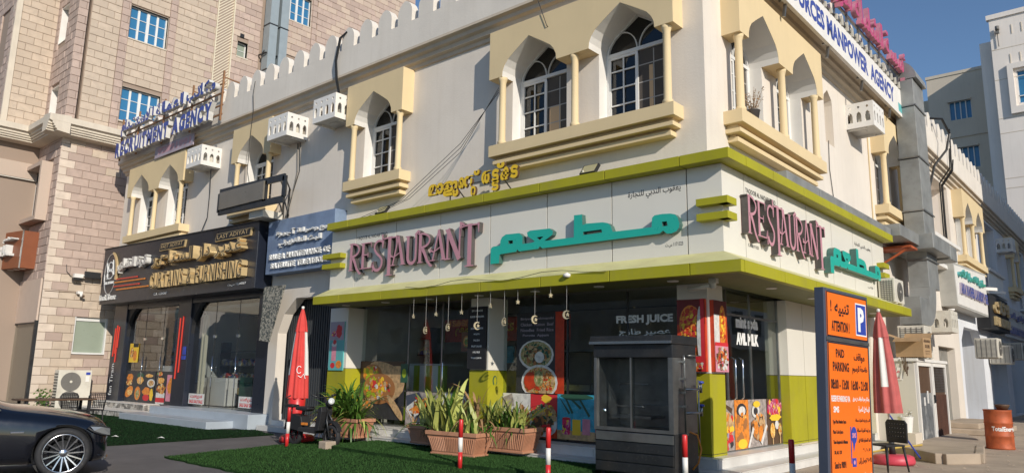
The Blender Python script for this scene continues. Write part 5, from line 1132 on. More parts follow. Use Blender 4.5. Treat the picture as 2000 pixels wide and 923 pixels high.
# ------------------------------------------------------------------ ground
mb = MB(); mb.box(-300,300,-300,300,-.5,-.02); mb.obj('ground', ASPH, kind='structure')
mb = MB(); mb.add([(-40,-14,-.012),(12,-14,-.012),(12,.2,-.012),(-40,.2,-.012)],[(0,1,2,3)]); mb.obj('road', ASPH, kind='structure')
mb = MB(); mb.add([(.5,-1.4,-.004),(9,-1.4,-.004),(9,60,-.004),(.15,60,-.004),(.15,0,-.004)],[(0,1,2,3,4)]); mb.obj('side_pavement', CONC, kind='structure')
def ragged(P, seed, amp=.03, stepl=.25):
    r = random.Random(seed); o = []
    for i, p in enumerate(P):
        q = P[(i+1) % len(P)]; d = math.hypot(q[0]-p[0], q[1]-p[1]); n = max(1, int(d/stepl))
        for k in range(n): t = k/n; o.append((p[0]+(q[0]-p[0])*t+r.uniform(-amp,amp), p[1]+(q[1]-p[1])*t+r.uniform(-amp,amp)))
    return o
def inside(P, x, y):
    c = False; j = len(P)-1
    for i in range(len(P)):
        if (P[i][1] > y) != (P[j][1] > y) and x < (P[j][0]-P[i][0])*(y-P[i][1])/(P[j][1]-P[i][1])+P[i][0]: c = not c
        j = i
    return c
TF = [[(-10.5,-5.3),(-24,-5.8),(-24,-1.0),(-18.7,-1.1),(-18.5,-1.5),(-13.1,-1.5),(-12.4,-.6),(-10.9,-1.0)],
      [(-7.9,-5.0),(1.2,-5.3),(1.2,-.56),(-9.4,-.56),(-8.6,-2.2)],
      [(-7.3,-2.0),(-5.6,-2.15),(-3.0,-2.2),(-1.4,-2.1),(-1.4,-.56),(-7.5,-.56)]]
rg = []
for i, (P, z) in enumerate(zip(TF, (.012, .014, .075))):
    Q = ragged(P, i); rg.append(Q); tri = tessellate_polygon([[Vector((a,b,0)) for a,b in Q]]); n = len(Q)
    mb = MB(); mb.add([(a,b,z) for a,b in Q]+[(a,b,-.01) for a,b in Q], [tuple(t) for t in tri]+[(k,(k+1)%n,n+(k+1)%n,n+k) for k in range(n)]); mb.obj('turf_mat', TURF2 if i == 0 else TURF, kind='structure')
r = random.Random(8); V = []; Fc = []
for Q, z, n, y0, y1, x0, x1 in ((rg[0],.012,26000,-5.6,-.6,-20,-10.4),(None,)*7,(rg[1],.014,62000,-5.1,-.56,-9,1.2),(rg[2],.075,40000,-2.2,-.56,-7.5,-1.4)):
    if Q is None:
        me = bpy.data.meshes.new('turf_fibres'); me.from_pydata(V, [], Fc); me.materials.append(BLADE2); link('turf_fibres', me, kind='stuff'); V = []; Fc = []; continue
    for k in range(n):
        x = r.uniform(x0,x1); y = r.uniform(y0,y1)
        if not inside(Q, x, y) or (z < .05 and inside(rg[2], x, y)): continue
        a = r.uniform(0,6.28); h = r.uniform(.015,.034); c, s = math.cos(a)*.006, math.sin(a)*.006; lx, ly = r.uniform(-.018,.018), r.uniform(-.018,.018); o = len(V)
        V += [(x-c,y-s,z),(x+c,y+s,z),(x+lx,y+ly,z+h)]; Fc.append((o,o+1,o+2))
me = bpy.data.meshes.new('turf_fibres'); me.from_pydata(V, [], Fc); me.materials.append(BLADE); link('turf_fibres', me, kind='stuff')
# litter and small stones
for i,(x,y,lb) in enumerate(((-12.2,-4.2,'nearer the car'),(-11.3,-3.6,'further from the car'))):
    mb = MB(); mb.add([(x,y,.03),(x+.12,y+.03,.05),(x+.14,y+.12,.03),(x+.02,y+.1,.06)],[(0,1,2),(0,2,3)]); tag(mb.obj('paper_scrap', WHITE), 'crumpled white paper scrap on the dark left turf, '+lb, 'litter')
mb = MB(); mb.box(-7.4,-7.15,-2.15,-1.9,0,.16); tag(mb.obj('stone_block', CONC, bevel=.02), 'small grey stone block on the turf edge beside the scooter front wheel', 'stone')
# ------------------------------------------------------------------ bollards
def bollard(x, y, label, lean=0):
    t = thing('bollard', label, 'bollard', 'red and white bollards'); t.location = (x,y,0); t.rotation_euler = (0, lean, 0)
    for k, (a, b, mt) in enumerate(((0,.27,RED),(.27,.50,WHITE),(.50,.79,RED))):
        mb = MB(); mb.lathe([(.037,a),(.037,b)] if b < .7 else [(.037,a),(.037,b-.015),(.028,b)], (0,0,0), 16); mb.obj('red_band' if mt is RED else 'white_band', mt, t)
    return t
bollard(-8.16,-2.38,'red and white bollard in front of the parked scooter',.03); bollard(-3.35,-2.24,'red and white bollard in front of the terracotta planters'); bollard(-1.32,-2.5,'red and white bollard just left of the grill cabinet'); bollard(.62,-2.05,'red and white bollard at the right edge of the grill cabinet'); bollard(1.87,-1.6,'red and white bollard left of the orange parking sign')
# ------------------------------------------------------------------ grill cabinet
gc = thing('grill_cabinet', 'tall dark steel shawarma grill cabinet with sliding glass doors and gas taps on its side', 'grill cabinet', loc=(-1.31,-1.35,.0))
x1, y1 = 1.39, .74
mb = MB(); mb.box(0,x1,.03,y1,.10,.72); mb.obj('lower_body', DSTEEL, gc, bevel=.008)
for k in range(4): mb = MB(); mb.box(.02,x1-.02,.012,.032,.12+k*.15,.25+k*.15); mb.obj('lower_slat', STEEL if k == 3 else DSTEEL, gc, bevel=.004)
mb = MB(); mb.box(0,.05,.0,y1,.72,1.82); mb.box(x1-.06,x1,.0,y1,.72,1.82); mb.box(0.05,x1-.06,.66,y1,.72,1.82); mb.box(.05,x1-.06,.0,.06,.72,.77); mb.box(.05,x1-.06,.06,.66,.72,.76); mb.obj('body_frame', STEEL, gc)
mb = MB(); mb.box(-.01,x1,.0,y1,1.82,2.02); mb.obj('hood_front', DSTEEL, gc, bevel=.008)
mb = MB(); mb.box(-.05,x1+.02,-.05,y1+.02,2.02,2.15); mb.obj('top_cap', DSTEEL, gc, bevel=.01)
mb = MB(); mb.box(-.05,x1+.02,-.07,-.05,2.025,2.065); mb.obj('chrome_rail', CHROME, gc)
mb = MB(); mb.box(.05,.72,.035,.043,.77,1.82); mb.obj('sliding_pane', GLASSG, gc); mb = MB(); mb.box(.66,x1-.06,.012,.02,.77,1.82); mb.obj('sliding_pane', GLASSG, gc)
mb = MB(); mb.box(.055,.075,.03,.05,.77,1.82); mb.box(.655,.68,.005,.05,.77,1.82); mb.box(x1-.08,x1-.06,.005,.03,.77,1.82); mb.obj('pane_frame', STEEL, gc)
mb = MB(); mb.tube([(.28,.3,1.42),(.8,.3,1.42)],.012,8); mb.tube([(.28,.25,1.06),(.28,.22,1.08),(.75,.22,1.08),(.75,.25,1.06)],.014,8); mb.box(.3,x1-.1,.5,.64,1.02,1.1); mb.box(.2,.9,.2,.6,.9,.94); mb.obj('inner_grill', STEEL, gc)
mb = MB(); mb.tube([(.0,.66,1.2),(-.02,.3,1.2)],.012,6); mb.lathe([(.0,0),(.03,.0),(.03,.03),(0,.05)],(.2,.0,1.0),8); mb.obj('lock_knob', CHROME, gc)
mb = MB(); mb.tube([(x1+.06,.25,.3),(x1+.06,.25,1.80),(x1+.05,.25,1.86)],.018,8); mb.tube([(x1+.14,.52,.5),(x1+.14,.52,1.5)],.013,8)
for z in (.7,1.1,1.3,1.5,1.75): mb.box(x1,x1+.09,.22,.28,z,z+.03)
mb.tube([(x1+.0,.4,1.85),(x1+.05,.4,1.86),(x1+.12,.62,1.86)],.008,6); mb.obj('gas_pipe', STEEL, gc)
for z in (1.02,1.36):
    mb = MB(); mb.tube([(x1+.06,.25,z),(x1+.14,.45,z),(x1+.14,.6,z)],.02,8); mb.tube([(x1+.14,.6,z-.05),(x1+.14,.6,z+.09)],.022,8); v = mb.obj('gas_valve', STEEL, gc); mb = MB(); mb.lathe([(.045,0),(.05,.02),(.03,.035)],(x1+.14,.6,z+.09),10); mb.obj('valve_knob', BLUE, v)
mb = MB(); mb.tube([(x1+.10,.3,.75),(x1+.14,.45,.7),(x1+.17,.5,.5),(x1+.12,.5,.3),(x1+.05,.45,.2)],.014,8); mb.obj('gas_hose', PORA, gc)
for x in (.1,x1-.1):
    for y in (.12,y1-.1): mb = MB(); mb.lathe([(.04,0),(.04,.1)],(x,y,0),10); mb.obj('foot', BLKM, gc)
# ------------------------------------------------------------------ planters
def trough(name, label, x, y, z, w, d, h, rz, seed, m=TERRA):
    t = thing(name, label, 'planter', 'terracotta trough planters', (x,y,z), rz)
    k = .82; o = [(-w/2*k,-d/2*k,.04),(w/2*k,-d/2*k,.04),(w/2*k,d/2*k,.04),(-w/2*k,d/2*k,.04),(-w/2,-d/2,h-.07),(w/2,-d/2,h-.07),(w/2,d/2,h-.07),(-w/2,d/2,h-.07)]
    mb = MB(); mb.add(o,[(3,2,1,0),(0,1,5,4),(1,2,6,5),(2,3,7,6),(3,0,4,7)]); mb.obj('trough_body', m, t)
    e = .025; mb = MB()
    for a,b,c,dd in ((-w/2-e,w/2+e,-d/2-e,-d/2+.02),(-w/2-e,w/2+e,d/2-.02,d/2+e),(-w/2-e,-w/2+.02,-d/2+.02,d/2-.02),(w/2-.02,w/2+e,-d/2+.02,d/2-.02)): mb.box(a,b,c,dd,h-.07,h)
    mb.obj('rim', m, t, bevel=.006)
    mb = MB(); mb.box(-w/2+.01,w/2-.01,-d/2+.01,d/2-.01,h-.09,h-.035); mb.obj('soil', SOIL, t)
    mb = MB(); mb.box(-w/2*.88,w/2*.88,-d/2*.88,d/2*.88,0,.04); mb.obj('saucer', m, t, bevel=.008)
    mb = MB(); n = int(w/.045)
    for i in range(n):
        u = (i+.5)/n*2-1; a = u*w/2*k*.96; b = u*w/2*.94; mb.bar((a,-d/2*k-.006,.07),(b,-d/2-.002,h-.11),.018,.02)
    n = int(d/.045)
    for i in range(n):
        u = (i+.5)/n*2-1; mb.bar((w/2*k+.006,u*d/2*k*.96,.07),(w/2+.002,u*d/2*.94,h-.11),.018,.02)
    mb.obj('fluting', m, t)
    return t
def leaf_mesh(mt, L_, w, droop, seg=6, twist=0, fold=.3):
    mb = MB(); vs = []
    for i in range(seg+1):
        t = i/seg; ww = w*(1-t**2.2)*(.55+.9*min(1,t*4) if t < .25 else 1)*.5
        z = L_*(math.sin(min(1.5,t*(1+droop)))/(1+droop*.6)); x = L_*t*t*droop*.8
        if droop > 1.2: z = L_*(t*.9-droop*.55*t*t); x = L_*t*.85
        a = twist*t; c, s = math.cos(a), math.sin(a)
        vs += [(x+s*ww, c*ww, z+fold*ww), (x, 0, z), (x-s*ww, -c*ww, z+fold*ww)]
    fs = []
    for i in range(seg): fs += [(3*i,3*i+1,3*i+4,3*i+3),(3*i+1,3*i+2,3*i+5,3*i+4)]
    mb.add(vs, fs, W, 0, True); return mb.mesh('leaf', mt)
LM = {}
for nm, mt in (('g',LEAF),('y',LEAFY),('d',LEAFD)):
    LM[nm] = [leaf_mesh(mt, l, w, dr, 7, tw_) for l, w, dr, tw_ in ((.62,.045,.25,.3),(.70,.05,.6,.6),(.55,.04,1.3,-.4),(.65,.045,1.6,.5))]
LS = [leaf_mesh(LEAFY, .62, .075, .12, 7, .8), leaf_mesh(LEAFY, .72, .08, .22, 7, -.9), leaf_mesh(LEAFY, .5, .07, .5, 7, .5)]
def plant(name, label, x, y, z, n, sx, sy, kinds, smin, smax, seed, tilt=.5):
    t = thing(name, label, 'plant', 'potted plants by the shopfront', (x,y,z)); r = random.Random(seed)
    for k in range(n):
        me = r.choice(kinds()); s = r.uniform(smin, smax); a = r.uniform(0, 6.28)
        px, py = r.uniform(-sx,sx), r.uniform(-sy,sy)
        M_ = Matrix.Translation((px,py,0)) @ Matrix.Rotation(a,4,'Z') @ Matrix.Rotation(r.uniform(0,tilt),4,'Y') @ Matrix.Scale(s,4)
        link('leaf', me, t, mat=M_)
    return t
rk = random.Random(21)
trough('planter', 'terracotta trough with a spiky green plant beside the leftmost lime pillar', -8.0,-.95,.14,1.0,.5,.40,.06,1)
plant('spiky_plant', 'bushy spiky dark green plant in the terracotta trough beside the leftmost lime pillar', -8.05,-.95,.50,190,.36,.18,lambda: LM['g'] if rk.random() < .9 else LM['y'],1.15,1.75,4,.9)
plant('dry_plant', 'dry brown spiky growth hanging over the left side of the first planter', -8.85,-1.0,.22,46,.18,.14,lambda: LM['d'] if rk.random() < .8 else LM['g'],.45,.8,5,1.0)
trough('planter', 'terracotta trough standing nearest the road with tall striped leaves', -4.35,-1.25,.075,1.15,.50,.42,.10,2)
plant('striped_plant', 'tall yellow striped sword leaf plant in the trough nearest the road', -4.7,-1.25,.45,84,.32,.14,lambda: LS if rk.random() < .75 else LM['g'],.85,1.85,6,.30)
plant('striped_plant', 'sparse striped leaves at the right end of the trough nearest the road', -4.02,-1.25,.45,26,.16,.12,lambda: LS if rk.random() < .6 else LM['g'],.7,1.3,16,.45)
trough('planter', 'wide terracotta trough behind and right of the nearest one', -3.72,-.62,.15,1.15,.50,.44,.05,3)
plant('leafy_plant', 'low dense green and striped plant in the wide trough behind the nearest one', -3.8,-.62,.56,150,.42,.15,lambda: LM['g'] if rk.random() < .65 else LS,.65,1.1,7,.75)
trough('planter', 'small terracotta trough half hidden behind the tall striped leaves', -5.7,-.75,.15,.80,.42,.36,.0,4)
plant('striped_plant', 'striped sword leaves in the half hidden trough behind', -5.6,-.75,.46,46,.26,.12,lambda: LS if rk.random() < .7 else LM['g'],.9,1.45,8,.3)
plant('dry_stalk_plant', 'dry curled brown stalks standing between the two tall plants before the middle pillar', -4.35,-.8,.5,16,.08,.06,lambda: LM['d'],1.2,1.7,9,.14)
plant('red_leaf_plant', 'small red brown leafed plant at the left end of the half hidden trough', -6.05,-.8,.46,18,.06,.06,lambda: LM['d'],.5,.8,10,.5)
mb = MB(); mb.box(-8.86,-8.60,-.35,-.33,.50,.66); text(mb, arab('ممنوع'), -8.83,-8.63,.53,.63,-.352,-.35,W,1,flat=True); tag(mb.obj('small_notice', [WHITE, INK]), 'small white notice card on the base of the leftmost lime pillar', 'notice')
# ------------------------------------------------------------------ parasols
def parasol(name, label, x, y, ztop, zbot, rad, red, white, lean=0, rz=0, white_arcs=()):
    t = thing(name, label, 'parasol', None, (x,y,0), rz); t.rotation_euler = (lean*.3, lean, rz)
    n = 48
    def ring(z, r0, amp, ph=0): return [((r0*(1+amp*math.cos(8*(2*math.pi*k/n)+ph)))*math.cos(2*math.pi*k/n), (r0*(1+amp*math.cos(8*(2*math.pi*k/n)+ph)))*math.sin(2*math.pi*k/n), z) for k in range(n)]
    H_ = ztop-zbot; R_ = [ring(zbot, rad, .16), ring(zbot+H_*.25, rad*.9, .15), ring(zbot+H_*.5, rad*.74, .15), ring(zbot+H_*.78, rad*.5, .13)]
    mb = MB(); vs = [p for q_ in R_ for p in q_]; fs = []; mi = []
    for i in range(3):
        for k in range(n): fs.append((i*n+k,i*n+(k+1)%n,(i+1)*n+(k+1)%n,(i+1)*n+k)); mi.append(1 if i > 0 and any(a0 <= 7.5*k < a1 for a0, a1 in white_arcs) else 0)
    mb.add(vs, fs, W, 0, True); mb.mi = mi; mb.obj('folded_canopy', [red, white], t)
    mb = MB(); R2 = [ring(ztop-H_*.27, rad*.60, .12,.6), ring(ztop-H_*.15, rad*.45, .1,.6), ring(ztop-.03, rad*.13, .03)]
    vs = [p for q_ in R2 for p in q_]; mb.add(vs, [(i*n+k,i*n+(k+1)%n,(i+1)*n+(k+1)%n,(i+1)*n+k) for i in range(2) for k in range(n)], W, 0, True); mb.obj('vent_flap', red, t)
    mb = MB(); mb.lathe([(.02,.05),(.02,ztop-.02),(.035,ztop-.01),(.03,ztop+.03),(0.0,ztop+.04)], (0,0,0), 12); mb.obj('pole', WHITE, t)
    return t
pr = parasol('red_parasol', 'closed red and white parasol standing behind the scooter', -9.15,-1.55,2.93,.93,.215,REDC,WCAN,white_arcs=((225,270),(0,38),(120,160)))
mb = MB(); mb.lathe([(.37,0),(.38,.09),(.33,.14),(.1,.17)], (.1,0,0), 32); mb.obj('base', RED, pr); mb = MB(); mb.lathe([(.12,.17),(.17,.5),(.19,.95),(.12,1.0)], (0,0,0), 20); mb.obj('stem_sleeve', RED, pr)
mb = MB(); stroke(mb, arc(0,1.55,.05,.08,40,320,8), .014,0,.001,XF(at(.19,-.12,0,1.0))); stroke(mb, [(-.02,1.42),(.05,1.38),(.10,1.46),(.14,1.36)], .014,0,.001,XF(at(.19,-.12,0,1.0))); mb.obj('white_script', INKW, pr)
p2 = parasol('faded_parasol', 'closed faded red parasol leaning behind the orange parking sign', 1.5,4.43,2.88,.93,.225,FADE,WCAN,-.03,white_arcs=((262,295),(100,140),(20,50)))
mb = MB(); mb.lathe([(.36,.0),(.38,.05),(.36,.14),(.3,.17),(.05,.18)], (0,0,0), 28); mb.obj('base', mat('pink_red_plastic', (.58,.06,.09), .45), p2); mb = MB(); mb.lathe([(.06,.17),(.05,.45)],(0,0,0),12); mb.obj('stem_sleeve', BLKM, p2)
# ------------------------------------------------------------------ scooter
sc = thing('electric_scooter', 'black electric scooter parked on the turf in front of the entrance, facing right', 'scooter', loc=(-8.5,-1.98,.0), rz=math.radians(5))
def wheel(p, x, R_, name='wheel'):
    T = XF(at(x,0,R_,0,math.pi/2)); mb = MB()
    mb.lathe([(R_*.72,-.045),(R_*.92,-.05),(R_,-.03),(R_,.03),(R_*.92,.05),(R_*.72,.045)], (0,0,0), 32, T, cap=False); w = mb.obj(name, TYRE, p)
    mb = MB(); mb.lathe([(R_*.74,-.03),(R_*.68,-.02),(R_*.68,.02),(R_*.74,.03)], (0,0,0), 24, T, cap=False); mb.lathe([(.035,-.05),(.035,.05)], (0,0,0), 12, T)
    for k in range(10): a = k*math.pi/5+(.09 if k % 2 else -.09); mb.bar((.03*math.cos(a),.03*math.sin(a),0),(R_*.72*math.cos(a),R_*.72*math.sin(a),0),.016,.03,T=T)
    mb.obj('rim', BLKM, w)
wheel(sc, 0, .23); wheel(sc, 1.16, .23)
def panel_(name, pts, w, mt, par, bev=.015): mb = MB(); mb.prism(pts, -w, w); return mb.obj(name, mt, par, bevel=bev)
panel_('footboard', [(.22,.30),(.78,.27),(.84,.36),(.80,.40),(.26,.38)], .13, CARG, sc)
panel_('battery_box', [(-.12,.34),(.30,.30),(.36,.42),(.30,.60),(-.05,.64),(-.2,.5)], .12, BLKM, sc)
panel_('leg_shield', [(.78,.30),(.90,.34),(.98,.72),(.96,.82),(.88,.80),(.80,.46)], .15, BLKM, sc)
panel_('front_fender', [(.93,.40),(1.0,.47),(1.16,.50),(1.32,.44),(1.40,.34),(1.36,.42),(1.24,.53),(1.08,.55),(.95,.50)], .06, BLKM, sc, .008)
panel_('rear_fender', [(-.28,.30),(-.22,.42),(-.05,.50),(.12,.46),(.14,.52),(-.05,.56),(-.25,.48)], .07, BLKM, sc, .008)
panel_('seat', [(.08,.72),(.42,.70),(.50,.75),(.46,.80),(.30,.79),(.10,.80)], .11, BLKM, sc, .03)
panel_('passenger_seat', [(-.30,.76),(-.02,.76),(.0,.82),(-.30,.83)], .10, BLKM, sc, .03)
mb = MB(); mb.tube([(-.32,0,.80),(-.36,0,.95),(-.22,0,1.0)],.015,8); mb.tube([(.2,0,.58),(.25,0,.72)],.03,8); mb.tube([(-.15,0,.6),(-.15,0,.78)],.02,8); mb.tube([(1.16,-.07,.23),(1.06,-.07,.55),(1.0,0,.72)],.018,8); mb.tube([(1.16,.07,.23),(1.06,.07,.55),(1.0,0,.72)],.018,8); mb.tube([(1.0,0,.70),(.90,0,1.0)],.022,8); mb.tube([(.86,-.30,1.04),(.90,-.15,1.0),(.90,.15,1.0),(.86,.30,1.04)],.013,8); mb.tube([(.9,-.2,1.0),(.94,-.28,1.2)],.006,5); mb.tube([(.1,.1,.28),(-.02,.16,.02)],.012,6); mb.obj('tube_frame', DSTEEL, sc)
mb = MB(); mb.lathe([(.0,.0),(.075,.005),(.085,.05),(.05,.10)], (0,0,0), 20, XF(at(1.04,-.0,.90,0,0,-math.pi/2)@Matrix.Translation((0,0,-.06)))); mb.obj('headlight_housing', BLKM, sc)
mb = MB(); mb.lathe([(.0,.0),(.055,.004),(.072,.02)], (0,0,0), 20, XF(at(1.13,-.03,.93,-.5,0,-math.pi/2))); mb.obj('headlight', mat('headlight_lens', (.6,.62,.6), .15, spec=.9), sc)
mb = MB(); mb.box(.35,.55,-.137,-.13,.43,.48,W); mb.obj('orange_decal', PORA, sc)
for s_ in (-1,1): mb = MB(); mb.tube([(.862,s_*.20,1.035),(.855,s_*.32,1.05)],.02,8); mb.obj('grip', BLKM, sc)
# ------------------------------------------------------------------ black saloon car
car = thing('parked_car', 'shiny black saloon car with multi spoke alloy wheels, front half showing at the left edge', 'car', loc=(-7.17,-6.96,0), rz=math.radians(90-14))
# local x forward, front axle at x = 0, y left; right side of the car (y<0) faces the camera
ST = [ # x, half width, sill z, belt/shoulder z, top z, top half width
 (.60,.50,.30,.52,.62,.40),(.56,.70,.22,.56,.68,.62),(.50,.84,.20,.62,.76,.72),(.38,.90,.19,.68,.82,.76),(.0,.93,.19,.74,.90,.78),(-.5,.94,.19,.80,.97,.76),(-.85,.94,.19,.84,1.01,.74),(-1.35,.94,.20,.88,1.34,.60),(-1.75,.94,.20,.90,1.45,.56),(-2.4,.94,.20,.92,1.46,.56),(-2.9,.94,.22,.94,1.36,.58),(-3.5,.92,.24,.96,1.10,.68),(-3.9,.85,.30,.92,1.02,.66),(-4.0,.70,.40,.8,.9,.6)]
vs = []; fs = []; n = 12
for x, w, zs, zb, zt, wt_ in ST:
    half = [(w*.86,zs-.02),(w*.985,zs+.10),(w,zs+(zb-zs)*.55),(w*.985,zb-.02),(w*.93,zb+(.03 if zt-zb < .3 else .01)),(wt_,zt-.02 if zt-zb > .3 else zt-.015)]
    row = [(x,-a,b) for a,b in half]+[(x,0,zt+ (.02 if zt-zb < .3 else .03))]+[(x,a,b) for a,b in half[::-1]]+[(x,0,zs-.04)]
    vs += row; n = len(row)
N_ = len(ST)
for i in range(N_-1):
    for k in range(n):
        fs.append((i*n+k,i*n+(k+1)%n,(i+1)*n+(k+1)%n,(i+1)*n+k))
fs += [tuple(range(n)), tuple((N_-1)*n+k for k in range(n))[::-1]]
glassrows = set()
mb = MB(); mi = [0]*len(fs)
for i in range(N_-1):
    for k in range(n):
        if k in (4,8) and 7 <= i <= 9: mi[i*n+k] = 1
        if i == 6 and k in (5,6,4,8,7): mi[i*n+k] = 1
        if i == 10 and k in (5,6): mi[i*n+k] = 1
mb.add(vs, fs, W, 0, True); mb.mi = mi
body = mb.obj('body', [CARP, GLASSC], car)
# wheel arch cut
mbc = MB(); 
for x in (0,-2.9): mbc.lathe([(.385,-1.2),(.385,-.66)], (x,0,0), 40, lambda p: (p[0], p[2], .34+p[1]))
for x in (0,-2.9): mbc.lathe([(.385,.66),(.385,1.2)], (x,0,0), 40, lambda p: (p[0], p[2], .34+p[1]))
cut = mbc.obj('wheel_arch_cutter', CARG)
bm_ = body.modifiers.new('subdivide','SUBSURF'); bm_.levels = 2; bm_.render_levels = 2
bo = body.modifiers.new('arches','BOOLEAN'); bo.object = cut; bo.operation = 'DIFFERENCE'; bo.solver = 'EXACT'
cut.parent = car
dg = bpy.context.evaluated_depsgraph_get(); dg.update()
nm = bpy.data.meshes.new_from_object(body.evaluated_get(dg)); body.modifiers.clear(); body.data = nm; bpy.data.objects.remove(cut)
for sgn in (-1, 1):
    for x in (0,-2.9):
        if sgn == 1 and x < 0: pass
        T = XF(at(x,sgn*.83,.34,0,math.pi/2 if sgn < 0 else -math.pi/2)) # local z = outwards
        mb = MB(); mb.lathe([(.245,-.11),(.30,-.115),(.335,-.09),(.342,-.03),(.342,.05),(.33,.085),(.30,.10),(.262,.095),(.252,.06)], (0,0,0), 56, T, cap=False); w = mb.obj('wheel', TYRE, car)
        mb = MB(); mb.lathe([(.262,.096),(.255,.10),(.245,.085),(.235,.03),(.235,-.08)], (0,0,0), 56, T, cap=False); mb.lathe([(.07,.0),(.07,.055),(.045,.075),(.0,.078)], (0,0,0), 24, T, cap=False)
        for k in range(15):
            a = k*2*math.pi/15; b = a+.05
            mb.bar((.05*math.cos(a),.05*math.sin(a),.055),(.247*math.cos(b),.247*math.sin(b),.080),.017,.03,T=T,up=(0,0,1))
        mb.obj('alloy_rim', ALLOY, w)
        mb = MB(); mb.lathe([(.0,-.02),(.17,-.02),(.17,-.0),(.0,.0)], (0,0,0), 30, T); mb.obj('brake_disc', DSTEEL, w)
        mb = MB(); mb.lathe([(.38,-.25),(.38,-.2)], (0,0,0), 30, T); mb.obj('arch_liner', BLKM, car)
mb = MB(); mb.tube([(0.624,-.66,.60),(0.593,-.76,.66),(0.484,-.865,.69),(0.328,-.925,.71),(0.281,-.93,.68),(0.359,-.925,.63),(0.484,-.88,.585),(0.593,-.78,.56),(0.624,-.68,.57)],.014,8); mb.obj('headlight_bezel', CARG, car).scale = (.95,.985,1)
hl = MB(); hl.add([(0.636,-.64,.585),(0.601,-.775,.655),(0.484,-.885,.685),(0.312,-.935,.70),(0.367,-.935,.64),(0.491,-.90,.59),(0.605,-.80,.565)],[(0,1,2,3,4,5,6)]); hl.obj('headlight', mat('car_lamp_lens', (.32,.33,.33), .08, .4, coat=1), car).scale = (.95,.985,1)
mb = MB(); mb.tube([(.50,-.86,.235),(.57,-.70,.24),(.61,-.45,.245)],.012,6); mb.obj('bumper_chrome', CHROME, car)
mb = MB(); mb.tube([(-.42,-.957,.215),(-1.4,-.962,.215),(-2.4,-.96,.215)],.011,6); mb.obj('sill_chrome', CHROME, car)
mb = MB(); mb.tube([(-.80,-.885,.93),(-1.1,-.86,.95),(-1.9,-.85,.965),(-3.0,-.86,.975)],.010,6); mb.tube([(-.8,-.90,.93),(-1.10,-.74,1.14),(-1.5,-.645,1.37),(-2.0,-.60,1.45)],.012,6); mb.obj('window_chrome', CHROME, car)
mb = MB(); mb.box(-.66,-.50,-.958,-.945,.63,.655); mb.obj('fender_badge', CHROME, car, bevel=.004)
mb = MB(); mb.box(-.874,-.868,-.951,-.93,.25,.88); mb.box(-.88,-2.1,-.953,-.94,.60,.604); mb.obj('door_shut_line', BLKM, car)
mb = MB(); mb.lathe([(0,-.07),(.07,-.06),(.09,0),(.07,.06),(0,.07)], (0,0,0), 16, XF(at(-1.05,-1.02,.98))); mb.bar((-1.05,-.9,.93),(-1.05,-.97,.97),.03); mb.obj('door_mirror', CARP, car)

# ------------------------------------------------------------------ cafe table and chairs behind the car
def chair(name, label, x, y, rz, mt=BLKM, woven=True):
    t = thing(name, label, 'chair', 'dark cafe chairs' if mt is BLKM else None, (x,y,0), rz)
    mb = MB(); mb.box(-.22,.22,-.22,.22,.43,.46); mb.obj('seat', mt, t, bevel=.01)
    for sx in (-1,1):
        for sy in (-1,1): mb = MB(); mb.tube([(sx*.20,sy*.20,.44),(sx*.23,sy*.24,0)],.016,6); mb.obj('leg', mt, t)
    mb = MB()
    mb.tube([(-.21,.22,.44),(-.23,.27,.80),(-.19,.28,.86),(.19,.28,.86),(.23,.27,.80),(.21,.22,.44)],.015,6); b = mb.obj('backrest', mt, t)
    mb = MB()
    for k in range(9): u = -.19+.38*k/8; mb.bar((u,.235,.5),(u+.02,.275,.85),.012)
    for k in range(6): z = .52+.06*k; mb.bar((-.2,.24+.005*k,z),(.2,.24+.005*k,z),.012)
    mb.obj('woven_back', mt, b)
    return t
chair('cafe_chair', 'dark woven chair at the right end of the dark table, seen from its side', -15.5,-3.45,math.radians(-80)); chair('cafe_chair', 'dark woven chair with its back to the camera in front of the tall air conditioner', -15.1,-3.95,math.radians(105)); chair('cafe_chair', 'dark woven chair at the left end of the dark table', -15.6,-5.5,math.radians(170))
tb = thing('cafe_table', 'long dark wooden cafe table behind the black car bonnet', 'table', loc=(-15.5,-4.3,0))
mb = MB(); mb.box(-.35,.35,-.85,.85,.70,.74); mb.obj('table_top', WOOD, tb, bevel=.008)
for sx in (-1,1):
    for sy in (-1,1): mb = MB(); mb.box(sx*.28-.03,sx*.28+.03,sy*.7-.03,sy*.7+.03,0,.7); mb.obj('leg', BLKM, tb)
# ------------------------------------------------------------------ orange parking sign
d_ray = (RX*((1601-1000)/1458.8)-UP*((566-461.5)/1458.8)+FW)
TL = camo.matrix_world.translation+d_ray*8.8
ps = thing('parking_sign', 'tall orange paid parking information sign with black and white text and a blue P square', 'sign', loc=(TL.x, TL.y, 0))
PS = (Matrix.Rotation(math.radians(82),4,'Z')@Matrix.Rotation(math.radians(1.8),4,'Y')@Matrix.Rotation(math.radians(.8),4,'X'))
PW, PH = 1.05, TL.z
T = XF(PS); 
def PT(p): return tuple(PS@Vector((p[0], -p[1], p[2]-0.0)))   # u right, d outwards, z up from ground
mb = MB(); mb.box(-.055,PW+.05,-.12,-.005,.05,PH+.04,PT); mb.obj('frame', SLATE, ps, bevel=.006)
SP = PH-.56
mb = MB(); mb.box(0,PW,-.01,.004,SP+.035,PH,PT); mb.obj('upper_panel', ORG, ps); mb = MB(); mb.box(0,PW,-.01,.004,.12,SP-.035,PT); mb.obj('lower_panel', ORG, ps)
mb = MB(); mb.box(-.03,PW+.03,-.006,.010,SP-.02,SP+.02,PT); mb.obj('divider', STEEL, ps)
mb = MB()
